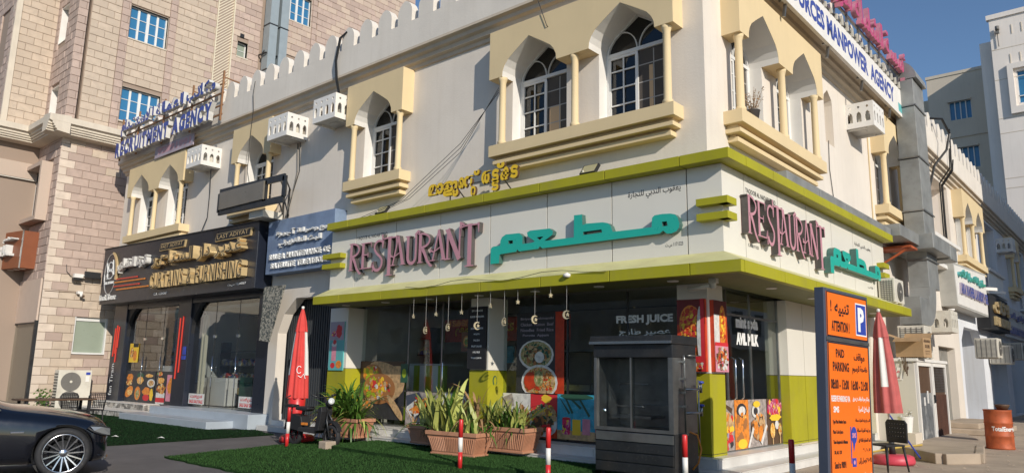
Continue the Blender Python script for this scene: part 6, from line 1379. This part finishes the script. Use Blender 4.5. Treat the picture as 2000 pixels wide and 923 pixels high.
for z0,z1 in ((SP+.035,PH),(.12,SP-.035)):
    for a,b,c,d in ((0,.012,z0,z1),(PW-.012,PW,z0,z1),(.012,PW-.012,z0,z0+.012),(.012,PW-.012,z1-.012,z1)): mb.box(a,b,.003,.006,c,d,PT)
mb.obj('black_border', INK, ps)
mb = MB(); mb.box(.73,1.02,.003,.007,PH-.47,PH-.07,PT); mb.obj('blue_square', BLUE, ps)
mb = MB(); mb.box(.73,1.02,.0071,.0075,PH-.47,PH-.455,PT); mb.box(.73,1.02,.0071,.0075,PH-.085,PH-.07,PT); mb.box(.73,.742,.0071,.0075,PH-.455,PH-.085,PT); mb.box(1.008,1.02,.0071,.0075,PH-.455,PH-.085,PT); text(mb,'P',.79,.96,PH-.42,PH-.12,.009,.008,PT,flat=True,bold=.05); mb.obj('white_p', INKW, ps)
def ptext(rows, mt, nm='text_line'):
    for s,a,b,z,h in rows:
        a *= .85; b *= .85; z *= .95
        mb = MB(); text(mb,s,a,b,PH-z-h,PH-z,.0065,.006,PT,flat=True,bold=.03); mb.obj(nm, mt, ps)
ptext([('!',.10,.13,.10,.14),(arab('تنبيه'),.22,.66,.12,.16),('ATTENTION !',.12,.66,.35,.13)], INK)
ptext([('PAID',.22,.47,.70,.10),('PARKING',.12,.60,.86,.11),(arab('مواقف'),.76,1.10,.72,.12),(arab('خاضعة للرسوم'),.70,1.18,.88,.11),('08:00 - 13:00',.05,.58,1.07,.12),('16:00 - 21:00',.66,1.18,1.07,.12)], INK)
ptext([('RESERVE PARKING VIA',.05,.60,1.27,.07),(arab('يمكنكم حجز المواقف عن طريق'),.68,1.2,1.27,.07),('SMS',.10,.26,1.40,.07),(arab('الرسائل النصية'),.85,1.2,1.39,.08),('BALADIYETI APP',.08,.44,2.22,.08),(arab('تطبيق بلديتي'),.85,1.2,2.20,.08)], INKW)
ptext([('Type Plate Number Space',.07,.46,1.56,.055),('Plate Code Space',.07,.36,1.68,.055),('Time Required in Minutes',.07,.49,1.80,.055),('30, 60, 120',.09,.30,1.92,.05),('Send to 90091',.09,.42,2.05,.08),(arab('اكتب رقم لوحة المركبة مسافة'),.74,1.2,1.54,.06),(arab('رمز لوحة المركبة مسافة'),.78,1.2,1.66,.06),(arab('المدة المطلوبة بالدقائق'),.82,1.2,1.78,.06),('٣٠, ٦٠, ١٢٠',.95,1.2,1.90,.05),(arab('ترسل إلى')+' ٩٠٠٩١',.80,1.2,2.02,.08)], INK)
mb = MB(); mb.prism(circ(.58,PH-1.66,.075,20,.10), .0066,.005,PT,back=False,sides=False); mb.prism([(.54,PH-1.72),(.62,PH-1.72),(.565,PH-1.85)], .0067,.005,PT,back=False,sides=False); mb.box(.49,.51,.005,.0066,PH-1.98,PH-1.56,PT); mb.box(.52,.62,.005,.0068,PH-2.02,PH-1.92,PT); mb.obj('sms_bubble', BLUE, ps)
mb = MB(); text(mb,'SMS',.53,.63,PH-1.69,PH-1.63,.0075,.007,PT,flat=True,bold=.05); mb.prism(circ(.57,PH-1.97,.025,12), .0075,.007,PT,back=False,sides=False); mb.obj('sms_text', PPNK, ps)
mb = MB(); mb.prism(circ(.58,PH-2.25,.095,24,.15), .0066,.005,PT,back=False,sides=False); mb.obj('emblem_disc', PWHITE, ps); mb = MB(); mb.prism(circ(.58,PH-2.33,.08,18,.06), .0078,.0075,PT,back=False,sides=False); mb.obj('emblem_green', mat('emblem_green', (.05,.35,.08), .5), ps); mb = MB(); mb.prism([(.54,PH-2.28),(.62,PH-2.28),(.61,PH-2.22),(.58,PH-2.18),(.55,PH-2.22)], .0079,.0078,PT,back=False,sides=False); mb.obj('emblem_dome', INK, ps)
for u in (.1,PW-.1): mb = MB(); mb.box(u-.04,u+.04,-.1,-.02,-.1,.1,PT); mb.obj('foot_post', SLATE, ps)
# ------------------------------------------------------------------ air conditioner cages on the upper walls
def cage(T, u, z, label, n=4, m=WHITE, d1=.80):
    w = .95; t = thing('ac_cage', label, 'air conditioner cage', 'white fretwork air conditioner cages'); h = .64
    def pan(a0, a1, n, T2):
        s = (a1-a0)/n; H = []
        for i in range(n):
            c = a0+s*(i+.5); r = min(.062, s*.32)
            H.append([(c-r,z+.14),(c+r,z+.14),(c+r,z+.30),(c+r*.8,z+.36),(c,z+.41),(c-r*.8,z+.36),(c-r,z+.30)]); H.append(circ(c,z+.52,.033,8))
        mb = MB(); mb.prism(rect(a0,a1,z,z+h), 0, -.035, T2, holes=H); mb.obj('fret_panel', m, t)
    pan(u,u+w,4,lambda p: T((p[0],d1+p[1],p[2])))
    pan(.15,d1-.036,3,lambda p: T((u+w+p[1],p[0],p[2])))
    pan(.15,d1-.036,3,lambda p: T((u-p[1],p[0],p[2])))
    mb = MB(); mb.box(u+.036,u+w-.036,.15,d1-.036,z+.03,z+.07,T); mb.box(u+.3,u+.55,.3,.5,z+.02,z+.03,T); mb.obj('base_board', LRET, t)
    mb = MB(); mb.box(u+.12,u+w-.12,.22,.56,z+.07,z+.5,T); mb.obj('ac_casing', ACW, t)
    for q_ in (u+.1,u+w-.1): mb = MB(); mb.box(q_-.02,q_+.02,.15,d1-.2,z-.03,z+.03,T); mb.obj('bracket', WHITE, t)
    return t
cage(FR,-17.25,7.72,'white fretwork air conditioner cage beside the phone number board, leftmost on the front wall'); cage(FR,-12.55,7.72,'white fretwork air conditioner cage right above the light box on the front wall'); cage(FR,-10.42,7.76,'white fretwork air conditioner cage with a cardboard box inside, touching the single window hood')
mb = MB(); mb.box(-10.1,-9.75,.6,.74,7.95,8.2,FR); tag(mb.obj('cardboard_box', CARD), 'small cardboard box inside the cage beside the single window hood', 'box')
c5 = cage(SD,7.20+.40,7.66,'white fretwork air conditioner cage high on the side wall beside the pointed niche')
cage(SD,14.05,2.98,'dusty cream air conditioner cage low on the side wall under the laundry sign',m=ACW,d1=.9); cage(SD,29.6,7.5,'shaded air conditioner cage on the far side wall under the parapet')
# ------------------------------------------------------------------ wires and cables on walls
def wire(name, label, T, pts, r=.012, m=CAB, cat='cable'):
    mb = MB(); mb.tube(pts, r, 5, T); return tag(mb.obj(name, m), label, cat)
wire('black_hose', 'thick black hose looping over the parapet down to the right of the middle cages', FR, [(-9.55,.35,10.0),(-9.6,.5,10.15),(-9.75,.58,10.0),(-9.85,.6,9.4),(-9.83,.56,8.9),(-9.75,.5,8.45)],.035)
wire('wall_cable', 'cable hanging from the parapet over the middle single window hood to its sill', FR, [(-13.95,.52,9.9),(-13.97,.54,9.5),(-13.9,.53,9.0),(-13.95,.53,8.3),(-14.1,.45,7.2),(-13.8,.4,6.3)],.01)
for i,(a,b,c) in enumerate(((-12.0,7.7,5.7),(-11.95,7.7,5.7))): wire('drain_cable', ('dark' if i else 'thicker grey')+' cable running down the wall from the middle cage to the light box', FR, [(a+i*.06,.18,b),(a+.05+i*.06,.17,6.9),(a-.1-i*.05,.17,6.3),(a-.3,.2,c)],.02-.008*i, CAB if i else FAN)
for i in range(3): wire('overhead_wire', ('lowest','middle','highest')[i]+' of three thin wires slanting down from the double window hood to the canopy', FR, [(-4.2,.55,7.3-.05*i),(-5.2,.6,6.1+.1*i),(-6.7-.15*i,.65,5.3),(-7.9-.3*i,.7,5.04)],.006)
wire('hood_wire', 'thin double wire hanging in front of the double window hood from above', FR, [(-3.55,.56,9.8),(-3.2,.54,8.9),(-2.98,.53,8.3),(-2.9,.2,8.05)],.008)
wire('cage_cable', 'cable hanging from the left cage down to the black sign', FR, [(-16.6,.3,7.72),(-16.7,.22,7.0),(-16.75,.2,6.2),(-17.0,.25,5.7)],.014)
wire('corner_cable', 'thin cable on the side wall hanging from the far niche to the green band', SD, [(6.1,.17,7.0),(6.05,.17,6.3),(6.2,.17,5.7),(6.4,.2,5.1)],.009)
wire('cage_wire', 'thin vertical wire left of the far yellow window hood on the side wall', SD, [(9.35,.17,8.4),(9.35,.17,5.2)],.018,YEL,'pipe')
for i,(u,h) in enumerate(((17.9,9.6),(18.2,10.4),(18.35,9.3))): wire('wall_cable', ('left','middle','right')[i]+' of three dark cables running down the side wall past the balcony', SD, [(u,.6,h),(u-.02,.56,8.9),(u,.2,8.4),(u-.05,.2,6.8),(u+.05,.2,5.4)],.025)
wire('black_hose', 'thick black hose curling out of the side parapet beyond the duct', SD, [(15.6,.5,10.1),(15.9,.8,10.1),(16.4,.9,9.7),(16.2,.8,9.1),(15.7,.5,8.5),(15.6,.25,7.5)],.04)
def flood(label, T, u, d, z, s=1):
    t = thing('flood_light', label, 'light', 'flood lights on the canopy band'); mb = MB()
    A_ = lambda p: T((u+p[0]*s, d+p[1]*s, z+p[2]*s))
    R_ = Matrix.Rotation(math.radians(38),3,'X'); f = lambda p: A_(tuple(R_@Vector((p[0],p[1],p[2]))))
    mb.box(-.17,.17,-.03,.03,.02,.26,f); mb.obj('lamp_body', BLKM, t); mb = MB(); mb.box(-.145,.145,.031,.036,.04,.24,f); mb.obj('lamp_lens', mat('lamp_lens', (.42,.38,.22), .2), t)
    mb = MB(); mb.bar((u-.1,d-.05,5.04),(u-.1,d,z+.1),.02,T=T); mb.obj('bracket', WHITE, t); return t
flood('black flood light on the green band under the double window sill', FR, -2.0,.55,5.1,1.0); flood('black flood light on the green band near its left end', FR, -7.9,.5,5.12,1.0)
mb = MB(); mb.lathe([(.05,0),(.065,.02),(.07,.05),(.0,.09)],(-2.05,-1.08,3.18),14); tag(mb.obj('dome_camera', WHITE), 'small white dome camera on the green canopy edge', 'camera')
mb = MB(); mb.lathe([(.04,-.1),(.05,-.02),(.05,.04)],(.35,-.5,3.0),12); mb.box(.3,.42,-.55,-.45,2.98,3.06); mb.tube([(-.1,-.45,2.92),(.3,-.5,2.95)],.035,10); tag(mb.obj('soffit_camera', ACW), 'off white camera under the canopy at the building corner', 'camera')

# ------------------------------------------------------------------ side wall signs
rb2 = thing('roof_name_board', 'long white RESOURCES MANPOWER AGENCY board with blue letters along the side parapet', 'sign')
mb = MB(); mb.box(-.4,11.3,.62,.70,8.80,9.60,SD); mb.obj('board', WHITE, rb2)
mb = MB(); text(mb, 'HUMAN RESOURCES MANPOWER  AGENCY', -.3,10.2,8.98,9.45,.7015,.70,SD,flat=True,bold=.045); mb.obj('blue_lettering', BLUEL, rb2)
mb = MB(); mb.box(10.6,11.1,.7005,.7015,8.9,9.15,SD); mb.obj('small_logo', PTEA, rb2)
mb = MB()
for y in (0,2.5,5,7.5,10,11.2): mb.bar((y,.5,8.9),(y,.62,8.9),.04,T=SD); mb.bar((y,.58,8.55),(y,.62,8.8),.05,T=SD)
mb.obj('bracket', STEEL, rb2)
pk = thing('pink_roof_letters', 'magenta raised Arabic letters on a frame above the white roof name board', 'sign lettering')
word_letters(pk, arab('مؤسسة الشاملة لتوريد القوى العاملة'), 0,11.6,9.70,10.75,.84,.72,SD,[MAGE,PPNK],.015)
mb = MB()
for y in [.9*i for i in range(13)]: mb.bar((y,.66,9.5),(y,.70,10.3),.05,T=SD,up=(1,0,0)); mb.bar((y,.68,9.8),(y+.4,.45,9.6),.03,T=SD)
for z in (9.72,10.05): mb.bar((0,.68,z),(11.5,.68,z),.05,T=SD)
mb.obj('frame', STEEL, pk)
r = random.Random(4)
for i in range(30): y = .1+.38*i; h_ = r.uniform(.08,.22); mb = MB(); mb.box(y,y+.05,.68,.74,9.60,9.62+h_,SD); mb.obj('stub_post', ACW, pk)
# niche frame window strip
mb = MB(); mb.box(5.99,6.04,-.12,-.08,6.96,7.9,SD); mb.box(6.04,6.5,-.11,-.10,6.96,8.1,SD); tag(mb.obj('niche_shutter', CORN), 'narrow closed shutter in the small pointed niche on the side wall', 'shutter')
# ------------------------------------------------------------------ sheet metal ducts
du = thing('exhaust_duct', 'large galvanised square exhaust duct rising past the side parapet with a curved foot', 'duct')
DX0,DX1,DY0,DY1 = .53,1.03,10.95,12.15
for a, b in ((4.75,6.1),(6.12,7.6),(7.62,9.1),(9.12,9.9)): mb = MB(); mb.box(DX0,DX1,DY0,DY1,a,b-.02); mb.obj('duct_section', GALV, du, bevel=.01)
for z in (4.75,6.11,7.61,9.11): mb = MB(); mb.box(DX0-.03,DX1+.03,DY0-.03,DY1+.03,z-.02,z+.02); mb.obj('flange', STEEL, du)
def elbow(name, c, r0, r1, a0, a1, w0, w1, plane, par, n=10):
    mb = MB(); vs = []
    for i in range(n+1):
        a = math.radians(a0+(a1-a0)*i/n)
        for rr in (r0, r1):
            for w in (w0, w1): vs.append(plane(c[0]+rr*math.cos(a), w, c[1]+rr*math.sin(a)))
    fs = []
    for i in range(n):
        o = i*4; q_ = o+4
        fs += [(o,o+1,q_+1,q_),(o+2,q_+2,q_+3,o+3),(o,q_,q_+2,o+2),(o+1,o+3,q_+3,q_+1)]
    fs += [(0,2,3,1),(4*n,4*n+1,4*n+3,4*n+2)]
    mb.add(vs, fs); mb.obj(name, GALV, par)
# top bend towards the roof (into the wall) and bottom bend into the wall below the canopy
elbow('bend', (DX0-.0,9.9), 0.0, .60, 0, 90, DY0, DY1, lambda a,w,b: (a,w,b), du)
mb = MB(); mb.box(-1.5,DX0,DY0,DY1,9.9,10.5); mb.obj('duct_section', GALV, du)
mb = MB(); mb.box(DX0,DX1,DY0,DY1,4.0,4.73); mb.obj('duct_section', GALV, du, bevel=.01)
elbow('bend', (DY0-.35,4.0), .35, 1.05, 0, -90, DX0, DX1, lambda a,w,b: (w,a,b), du)
mb = MB(); mb.box(DX0,DX1,9.75,DY0-.35,2.95,3.65); mb.obj('duct_section', GALV, du)
hd = thing('horizontal_duct', 'long galvanised duct lying along the top of the side green band', 'duct')
for a, b in ((1.7,3.4),(3.42,5.1),(5.12,6.8),(6.82,8.5),(8.52,11.2)): mb = MB(); mb.box(.30,.78 if a < 8 else .98,a,b-.02,5.04,5.22 if a < 8 else 5.34); mb.obj('duct_section', GALV, hd, bevel=.008)
mb = MB(); mb.box(.2,1.32,10.4,12.4,4.95,5.36); mb.obj('duct_section', GALV, hd, bevel=.02); mb = MB(); mb.box(.2,1.34,12.4,13.2,4.9,5.3); mb.obj('duct_section', GALV, hd, bevel=.02)
mb = MB(); mb.box(.15,.95,9.6,10.3,4.9,4.96); mb.bar((9.65,.9,4.9),(9.65,.2,4.5),.05,T=SD); mb.obj('shelf_bracket', RUST, hd)
# ------------------------------------------------------------------ air conditioners on the side
outdoor_ac('outdoor_ac_unit', 'off white air conditioner standing on the far end of the green side canopy', SD, 7.62,8.42, .62,.98, 3.30,3.90, [(.5,3.6,.22)], grille=True)
a2 = outdoor_ac('outdoor_ac_unit', 'dusty air conditioner with a black side grille on the roof of the small cream cabin', SD, 9.75,10.5, .45,1.08, 2.08,2.92, [(.5,2.5,.27)], grille=True)
outdoor_ac('outdoor_ac_unit', 'shaded air conditioner under the gold lettered sign on the far side wall', SD, 21.6,22.5, .2,.95, 2.4,3.15, [(.5,2.78,.27)], grille=True)
outdoor_ac('outdoor_ac_unit', 'shaded air conditioner further along under the blue lettered board', SD, 24.6,25.5, .2,.95, 2.25,3.0, [(.5,2.62,.27)], grille=True)
outdoor_ac('outdoor_ac_unit', 'farthest air conditioner on the shaded side wall at the right edge', SD, 28.0,28.9, .2,.95, 2.5,3.25, [(.5,2.88,.27)], grille=True)
# ------------------------------------------------------------------ small cabin with two barred doors
kb = thing('cream_cabin', 'low cream cabin against the side wall with two white framed barred doors', 'cabin', loc=(0,-.5,0))
mb = MB(); mb.box(.15,1.02,9.15,9.2,.0,2.0); mb.obj('side_wall', WBEI, kb); mb = MB(); mb.box(.15,1.10,9.1,12.45,2.0,2.07); mb.obj('roof', WHITE, kb)
mb = MB(); mb.box(.3,.35,9.2,12.4,.1,2.0); mb.box(.15,1.02,12.38,12.42,0,2.0); mb.obj('back_wall', INTD, kb)
for y0, y1 in ((9.25,10.75),(10.80,12.35)):
    mb = MB(); mb.box(1.0,1.07,y0,y0+.09,.1,2.0); mb.box(1.0,1.07,y1-.09,y1,.1,2.0); mb.box(1.0,1.07,y0+.09,y1-.09,1.9,2.0); mb.box(1.0,1.07,y0+.09,y1-.09,.1,.16); fo = mb.obj('door_frame', WHITE, kb)
    mb = MB()
    if y0 < 10:
        mb.box(1.02,1.035,y0+.09,y1-.09,.16,1.25); mb.obj('door_panel', mat('scuffed_grey_panel', (.14,.15,.16), .5, var=.5, vscale=6, dirt=.8, tint=(.5,.5,.48)), fo); mb = MB(); mb.box(1.01,1.02,y0+.09,y1-.09,1.25,1.9); mb.obj('door_panel', WOOD, fo)
        mb = MB(); mb.box(1.036,1.04,9.8,9.95,.95,1.15); mb.box(1.036,1.04,10.15,10.3,1.0,1.3); mb.obj('torn_sticker', PWHITE, fo)
    else:
        for k in range(14): u = y0+.12+k*(y1-y0-.24)/13; mb.box(1.02,1.045,u-.014,u+.014,.16,1.2)
        mb.obj('bar', mat('rusty_brown_bars', (.13,.06,.04), .7, var=.3), fo); mb = MB(); mb.box(1.01,1.02,y0+.09,y1-.09,.16,1.9); mb.obj('door_panel', WOOD, fo)
        mb = MB()
        for k in range(20): u = y0+.1+k*(y1-y0-.2)/19; mb.bar((u,1.03,1.25),(u,1.03,1.88),.008,T=SD)
        for k in range(9): mb.bar((y0+.1,1.03,1.28+k*.07),(y1-.1,1.03,1.28+k*.07),.008,T=SD)
        mb.obj('wire_mesh', STEEL, fo)
mb = MB(); mb.lathe([(.03,0),(.03,.03)],(1.1,10.72,1.05),10); mb.box(1.07,1.10,10.68,10.78,1.0,1.2); mb.obj('padlock', BLKM, kb)
mb = MB(); mb.box(.3,.75,9.13,9.148,1.55,1.85); text(mb, arab('ممنوع'), .35,.7,1.66,1.8,-9.125,-9.13,lambda p: (p[0],-p[1],p[2]),1,flat=True); text(mb, 'NO SMOKING', .35,.7,1.58,1.63,-9.125,-9.13,lambda p: (p[0],-p[1],p[2]),1,flat=True); mb.obj('wall_notice', [WHITE, INKR], kb)
cb = thing('carton', 'open brown SOLDIER carton standing on the corner of the cream cabin roof', 'box', loc=(.62,8.75,2.10), rz=math.radians(-4))
mb = MB()
for a,b,c,d in ((0,.62,0,.008),(0,.62,.612,.62),(0,.008,.008,.612),(.612,.62,.008,.612)): mb.box(a,b,c,d,0,.46)
mb.box(.008,.612,.008,.612,.0,.01); mb.obj('box_body', CARD, cb)
mb = MB(); mb.add([(0,.0,.46),(0,.62,.46),(-.28,.62,.58),(-.28,0,.58)],[(0,1,2,3)]); mb.add([(0,0,.46),(.62,0,.46),(.62,-.2,.36),(0,-.2,.36)],[(0,1,2,3)]); mb.add([(0,.62,.46),(.62,.62,.46),(.62,.78,.60),(0,.78,.6)],[(0,1,2,3)]); mb.obj('flap', CARD, cb)
mb = MB(); text(mb,'SOLDIER',.14,.50,.22,.30,.6225,.62,SD,flat=True,bold=.04); text(mb,'FRESH VEGETABLES',.14,.5,.13,.16,.6225,.62,SD,flat=True); text(mb,'PRODUCT OF OMAN',.17,.47,.07,.10,.6225,.62,SD,flat=True); text(mb,'o8o8o8o8o',.06,.56,.35,.43,.6225,.62,SD,flat=True,bold=.03); mb.obj('printing', WOOD, cb)
mb = MB()
for k in range(9): mb.tube([(.8+.03*k,8.5+.05*k,2.1),(.82+.02*k,8.48+.05*k,1.95-.03*(k%3)),(.85+.01*k,8.46+.04*k,1.8-.05*(k%4))],.012,4)
mb.tube([(.85,8.85,1.9),(.9,8.8,1.4),(.86,8.82,.95)],.008,4); tag(mb.obj('dangling_rags', WOOD), 'dark tangle of rag and string dangling below the SOLDIER carton', 'rags')
wire('copper_pipe', 'pale green refrigerant pipe running down the side wall behind the curved duct foot', SD, [(12.2,.2,3.9),(12.2,.2,2.9)],.03,mat('verdigris_pipe', (.25,.42,.36), .5),'pipe')
wire('drain_pipe', 'brown drain pipe down the side wall left of the low cage', SD, [(13.15,.2,5.0),(13.1,.2,2.1)],.03,WOOD,'pipe')
# sign boards beyond
gb = thing('laundry_sign_board', 'deep cream sign box with green Arabic and blue LAUNDRY lettering under the far double hood', 'sign')
T = SD
mb = MB(); mb.prism([(16.75,3.98),(22.45,3.98),(22.6,5.66),(16.6,5.4)], .62,.148,T); mb.obj('sign_box', BRASSY, gb); mb = MB(); mb.prism([(16.85,4.05),(22.4,4.05),(22.5,5.58),(16.7,5.33)], .63,.62,T); mb.obj('sign_face', WHITE, gb)
word_letters(gb, arab('صالون ابا لغسيل الملابس'), 17.1,22.0,4.98,5.30,.70,.632,T,[mat('green_letters', (.05,.30,.18), .4),PTEA],.04)
word_letters(gb, 'ABA BASHER LAUNDRY SER', 17.2,22.2,4.42,4.80,.70,.632,T,[BLUEL,LAV],.04)
mb = MB(); mb.lathe([(.02,0),(.09,.05),(.1,.1)],(16.4,.5,3.75),12,SD); tag(mb.obj('wall_lamp', WHITE), 'small white lamp head just under the left end of the laundry sign', 'light')
gs = thing('gold_lettered_sign', 'black sign box with gold Arabic and FURNITURE letters on the shaded far side wall', 'sign')
mb = MB(); mb.box(22.9,27.6,.148,.62,3.6,4.95,T); mb.obj('sign_box', BLKM, gs)
word_letters(gs, arab('الاثاث'), 23.6,27.3,4.25,4.8,.72,.63,T,[GOLD,GOLD],.06); word_letters(gs, 'FURNITURE', 23.6,27.3,3.75,4.1,.72,.63,T,[GOLD,GOLD],.05)
mb = MB(); mb.bar((22.9,.3,5.15),(23.6,.8,5.15),.12,T=T); mb.bar((25.0,.3,5.2),(25.7,.8,5.2),.12,T=T); mb.obj('spot_lamp', WHITE, gs)
bs = thing('blue_lettered_board', 'pale board with dark blue Arabic and English lines on the shaded far side wall', 'sign')
mb = MB(); mb.box(27.8,36,.148,.40,3.55,4.95,T); mb.obj('board', LRET, bs); word_letters(bs, arab('مركز الزي العربي'), 28.3,35.5,4.35,4.75,.47,.41,T,[BLUEL,LAV],.05); mb = MB(); mb.box(27.9,35.9,.40,.41,3.65,4.1,T); mb.obj('lilac_band', LAV, bs); word_letters(bs, 'TAILORING TEXTILES', 28.2,35.6,3.72,4.02,.45,.412,T,[BLUEL,LAV],.05)
# barrel and pan
br = thing('rusty_barrel', 'dented orange oil barrel with TotalEnergies lettering standing on the dusty ground', 'barrel', loc=(2.42,10.05,0))
mb = MB(); mb.lathe([(.29,0),(.30,.02),(.29,.04),(.29,.28),(.305,.30),(.29,.32),(.29,.58),(.305,.60),(.29,.62),(.285,.86),(.30,.89),(.29,.90),(.275,.88)], (0,0,0), 40); mb.obj('drum', RUST, br)
mb = MB(); mb.lathe([(.0,.87),(.28,.87)], (0,0,0), 30, cap=False); mb.obj('drum_lid', WOOD, br)
mb = MB(); v, f, _ = glyphs('TotalEnergies', .03); x0 = min(p[0] for p in v); x1_ = max(p[0] for p in v); pts = []
for a, b in v:
    t = (a-x0)/(x1_-x0); ang = math.radians(-110+ (118)*t); pts.append((.2925*math.cos(ang), .2925*math.sin(ang), .42+b*.14))
mb.add(pts, f); mb.obj('lettering', INKW, br)
mb = MB(); mb.lathe([(.0,.0),(.11,.0),(.15,.08),(.16,.12),(.14,.12),(.10,.03),(.0,.03)], (2.5,10.25,.90), 24); tag(mb.obj('cooking_pan', WOOD), 'small dark metal pan resting on top of the rusty barrel', 'pan')
# plastic chair, bucket, stick by the orange sign
pc = thing('plastic_chair', 'black perforated plastic chair between the orange sign and the faded parasol', 'chair', loc=(1.72,3.2,0), rz=math.radians(150))
mb = MB(); mb.box(-.22,.22,-.2,.22,.42,.45); mb.obj('seat', BLKM, pc, bevel=.01)
for sx in (-1,1):
    for sy in (-1,1): mb = MB(); mb.tube([(sx*.19,sy*.18,.43),(sx*.23,sy*.23,0)],[.022,.014],8); mb.obj('leg', BLKM, pc)
H = []
for i in range(6):
    for j in range(4): H.append(circ(-.15+.06*i, .58+.07*j, .018, 6))
mb = MB(); mb.prism([(-.22,.47),(.22,.47),(.23,.80),(.18,.86),(-.18,.86),(-.23,.80)], -.24,-.27, W, holes=H); mb.obj('backrest', BLKM, pc)
bu = thing('paint_bucket', 'white plastic bucket with a crumpled bag in front of the cabin side wall', 'bucket', loc=(1.0,7.6,.40))
mb = MB(); mb.lathe([(.12,0),(.16,.32),(.165,.34),(.155,.34)], (0,0,0), 24, cap=False); mb.lathe([(.0,.0),(.12,.0)],(0,0,0),24,cap=False); mb.obj('bucket_body', WHITE, bu); mb = MB(); r = random.Random(6)
for k in range(40): a = r.uniform(0,6.28); q_ = Vector((.1*math.cos(a),.1*math.sin(a),r.uniform(.3,.48))); mb.add([q_,q_+Vector((r.uniform(-.06,.06),r.uniform(-.06,.06),r.uniform(-.03,.06))),q_+Vector((r.uniform(-.06,.06),r.uniform(-.06,.06),r.uniform(-.03,.05)))],[(0,1,2)])
mb.obj('plastic_bag', PWHITE, bu)
bw = MB(); bw.box(.75,1.25,7.3,7.9,.0,.40); tag(bw.obj('low_block', WBEI2), 'low cream masonry block under the white bucket', 'block')
wire('blue_broom_stick', 'blue broom stick leaning against the parasol pole', W, [(1.75,5.4,.05),(1.35,4.8,.95)],.016,BLUE,'broom')
wire('yellow_hose', 'dusty yellow hose across the kerb beside the cabin', W, [(.65,5.4,.05),(1.0,5.6,.14),(1.3,6.1,.2),(1.45,6.9,.2),(1.3,7.3,.12)],.02,mat('yellow_hose', (.55,.38,.08), .5),'hose')
wire('ground_pipe', 'thin dusty pipe bent down the pale marble step near the orange sign', W, [(.2,3.3,.32),(.22,4.6,.33),(.56,4.75,.3),(.6,4.8,.02)],.018,CORN,'pipe')
# concrete ramp and kerb blocks
kb2 = thing('concrete_platform', 'low rough concrete platform of kerb blocks in front of the cream cabin', 'platform')
P = [(.62,7.3),(1.15,6.55),(2.15,5.25),(2.62,5.9),(2.3,8.2),(1.95,10.2),(1.35,12.3),(1.0,12.3)]
mb = MB(); tri = tessellate_polygon([[Vector((a,b,0)) for a,b in P]]); n = len(P); mb.add([(a,b,.17) for a,b in P]+[(a,b,-.02) for a,b in P], [tuple(t) for t in tri]+[(k,(k+1)%n,n+(k+1)%n,n+k) for k in range(n)]); mb.obj('slab', CONC, kb2)
for i,((x0,y0_),(x1_,y1_)) in enumerate((((1.12,6.50),(1.60,5.88)),((1.62,5.85),(2.12,5.20)),((2.18,5.22),(2.64,5.86)),((2.66,5.95),(2.5,7.0)),((2.49,7.05),(2.33,8.1)))):
    mb = MB(); mb.bar((x0,y0_,.09),(x1_,y1_,.09),.16,.2); mb.obj('kerb_block', CONC, kb2, bevel=.02)
ss = thing('door_steps', 'two concrete steps at the corrugated door beyond the cabin', 'steps')
mb = MB(); mb.box(.15,1.7,14.6,18.4,0,.16); mb.obj('lower_step', CONC, ss, bevel=.02); mb = MB(); mb.box(.15,1.2,15.0,18.4,.16,.32); mb.obj('upper_step', CONC, ss, bevel=.02)
mb = MB(); r = random.Random(12)
for k in range(160):
    x, y = r.uniform(.9,4.2), r.uniform(4,16); s_ = r.uniform(.01,.035)
    if 1.0 < x < 2.5 and 5.9 < y < 12.5: continue
    mb.add([(x-s_,y-s_,0),(x+s_,y-s_,0),(x+s_*.8,y+s_,0),(x-s_,y+s_*.7,0),(x,y,s_*1.1)],[(0,1,4),(1,2,4),(2,3,4),(3,0,4)])
mb.obj('gravel', CONC, kind='stuff')
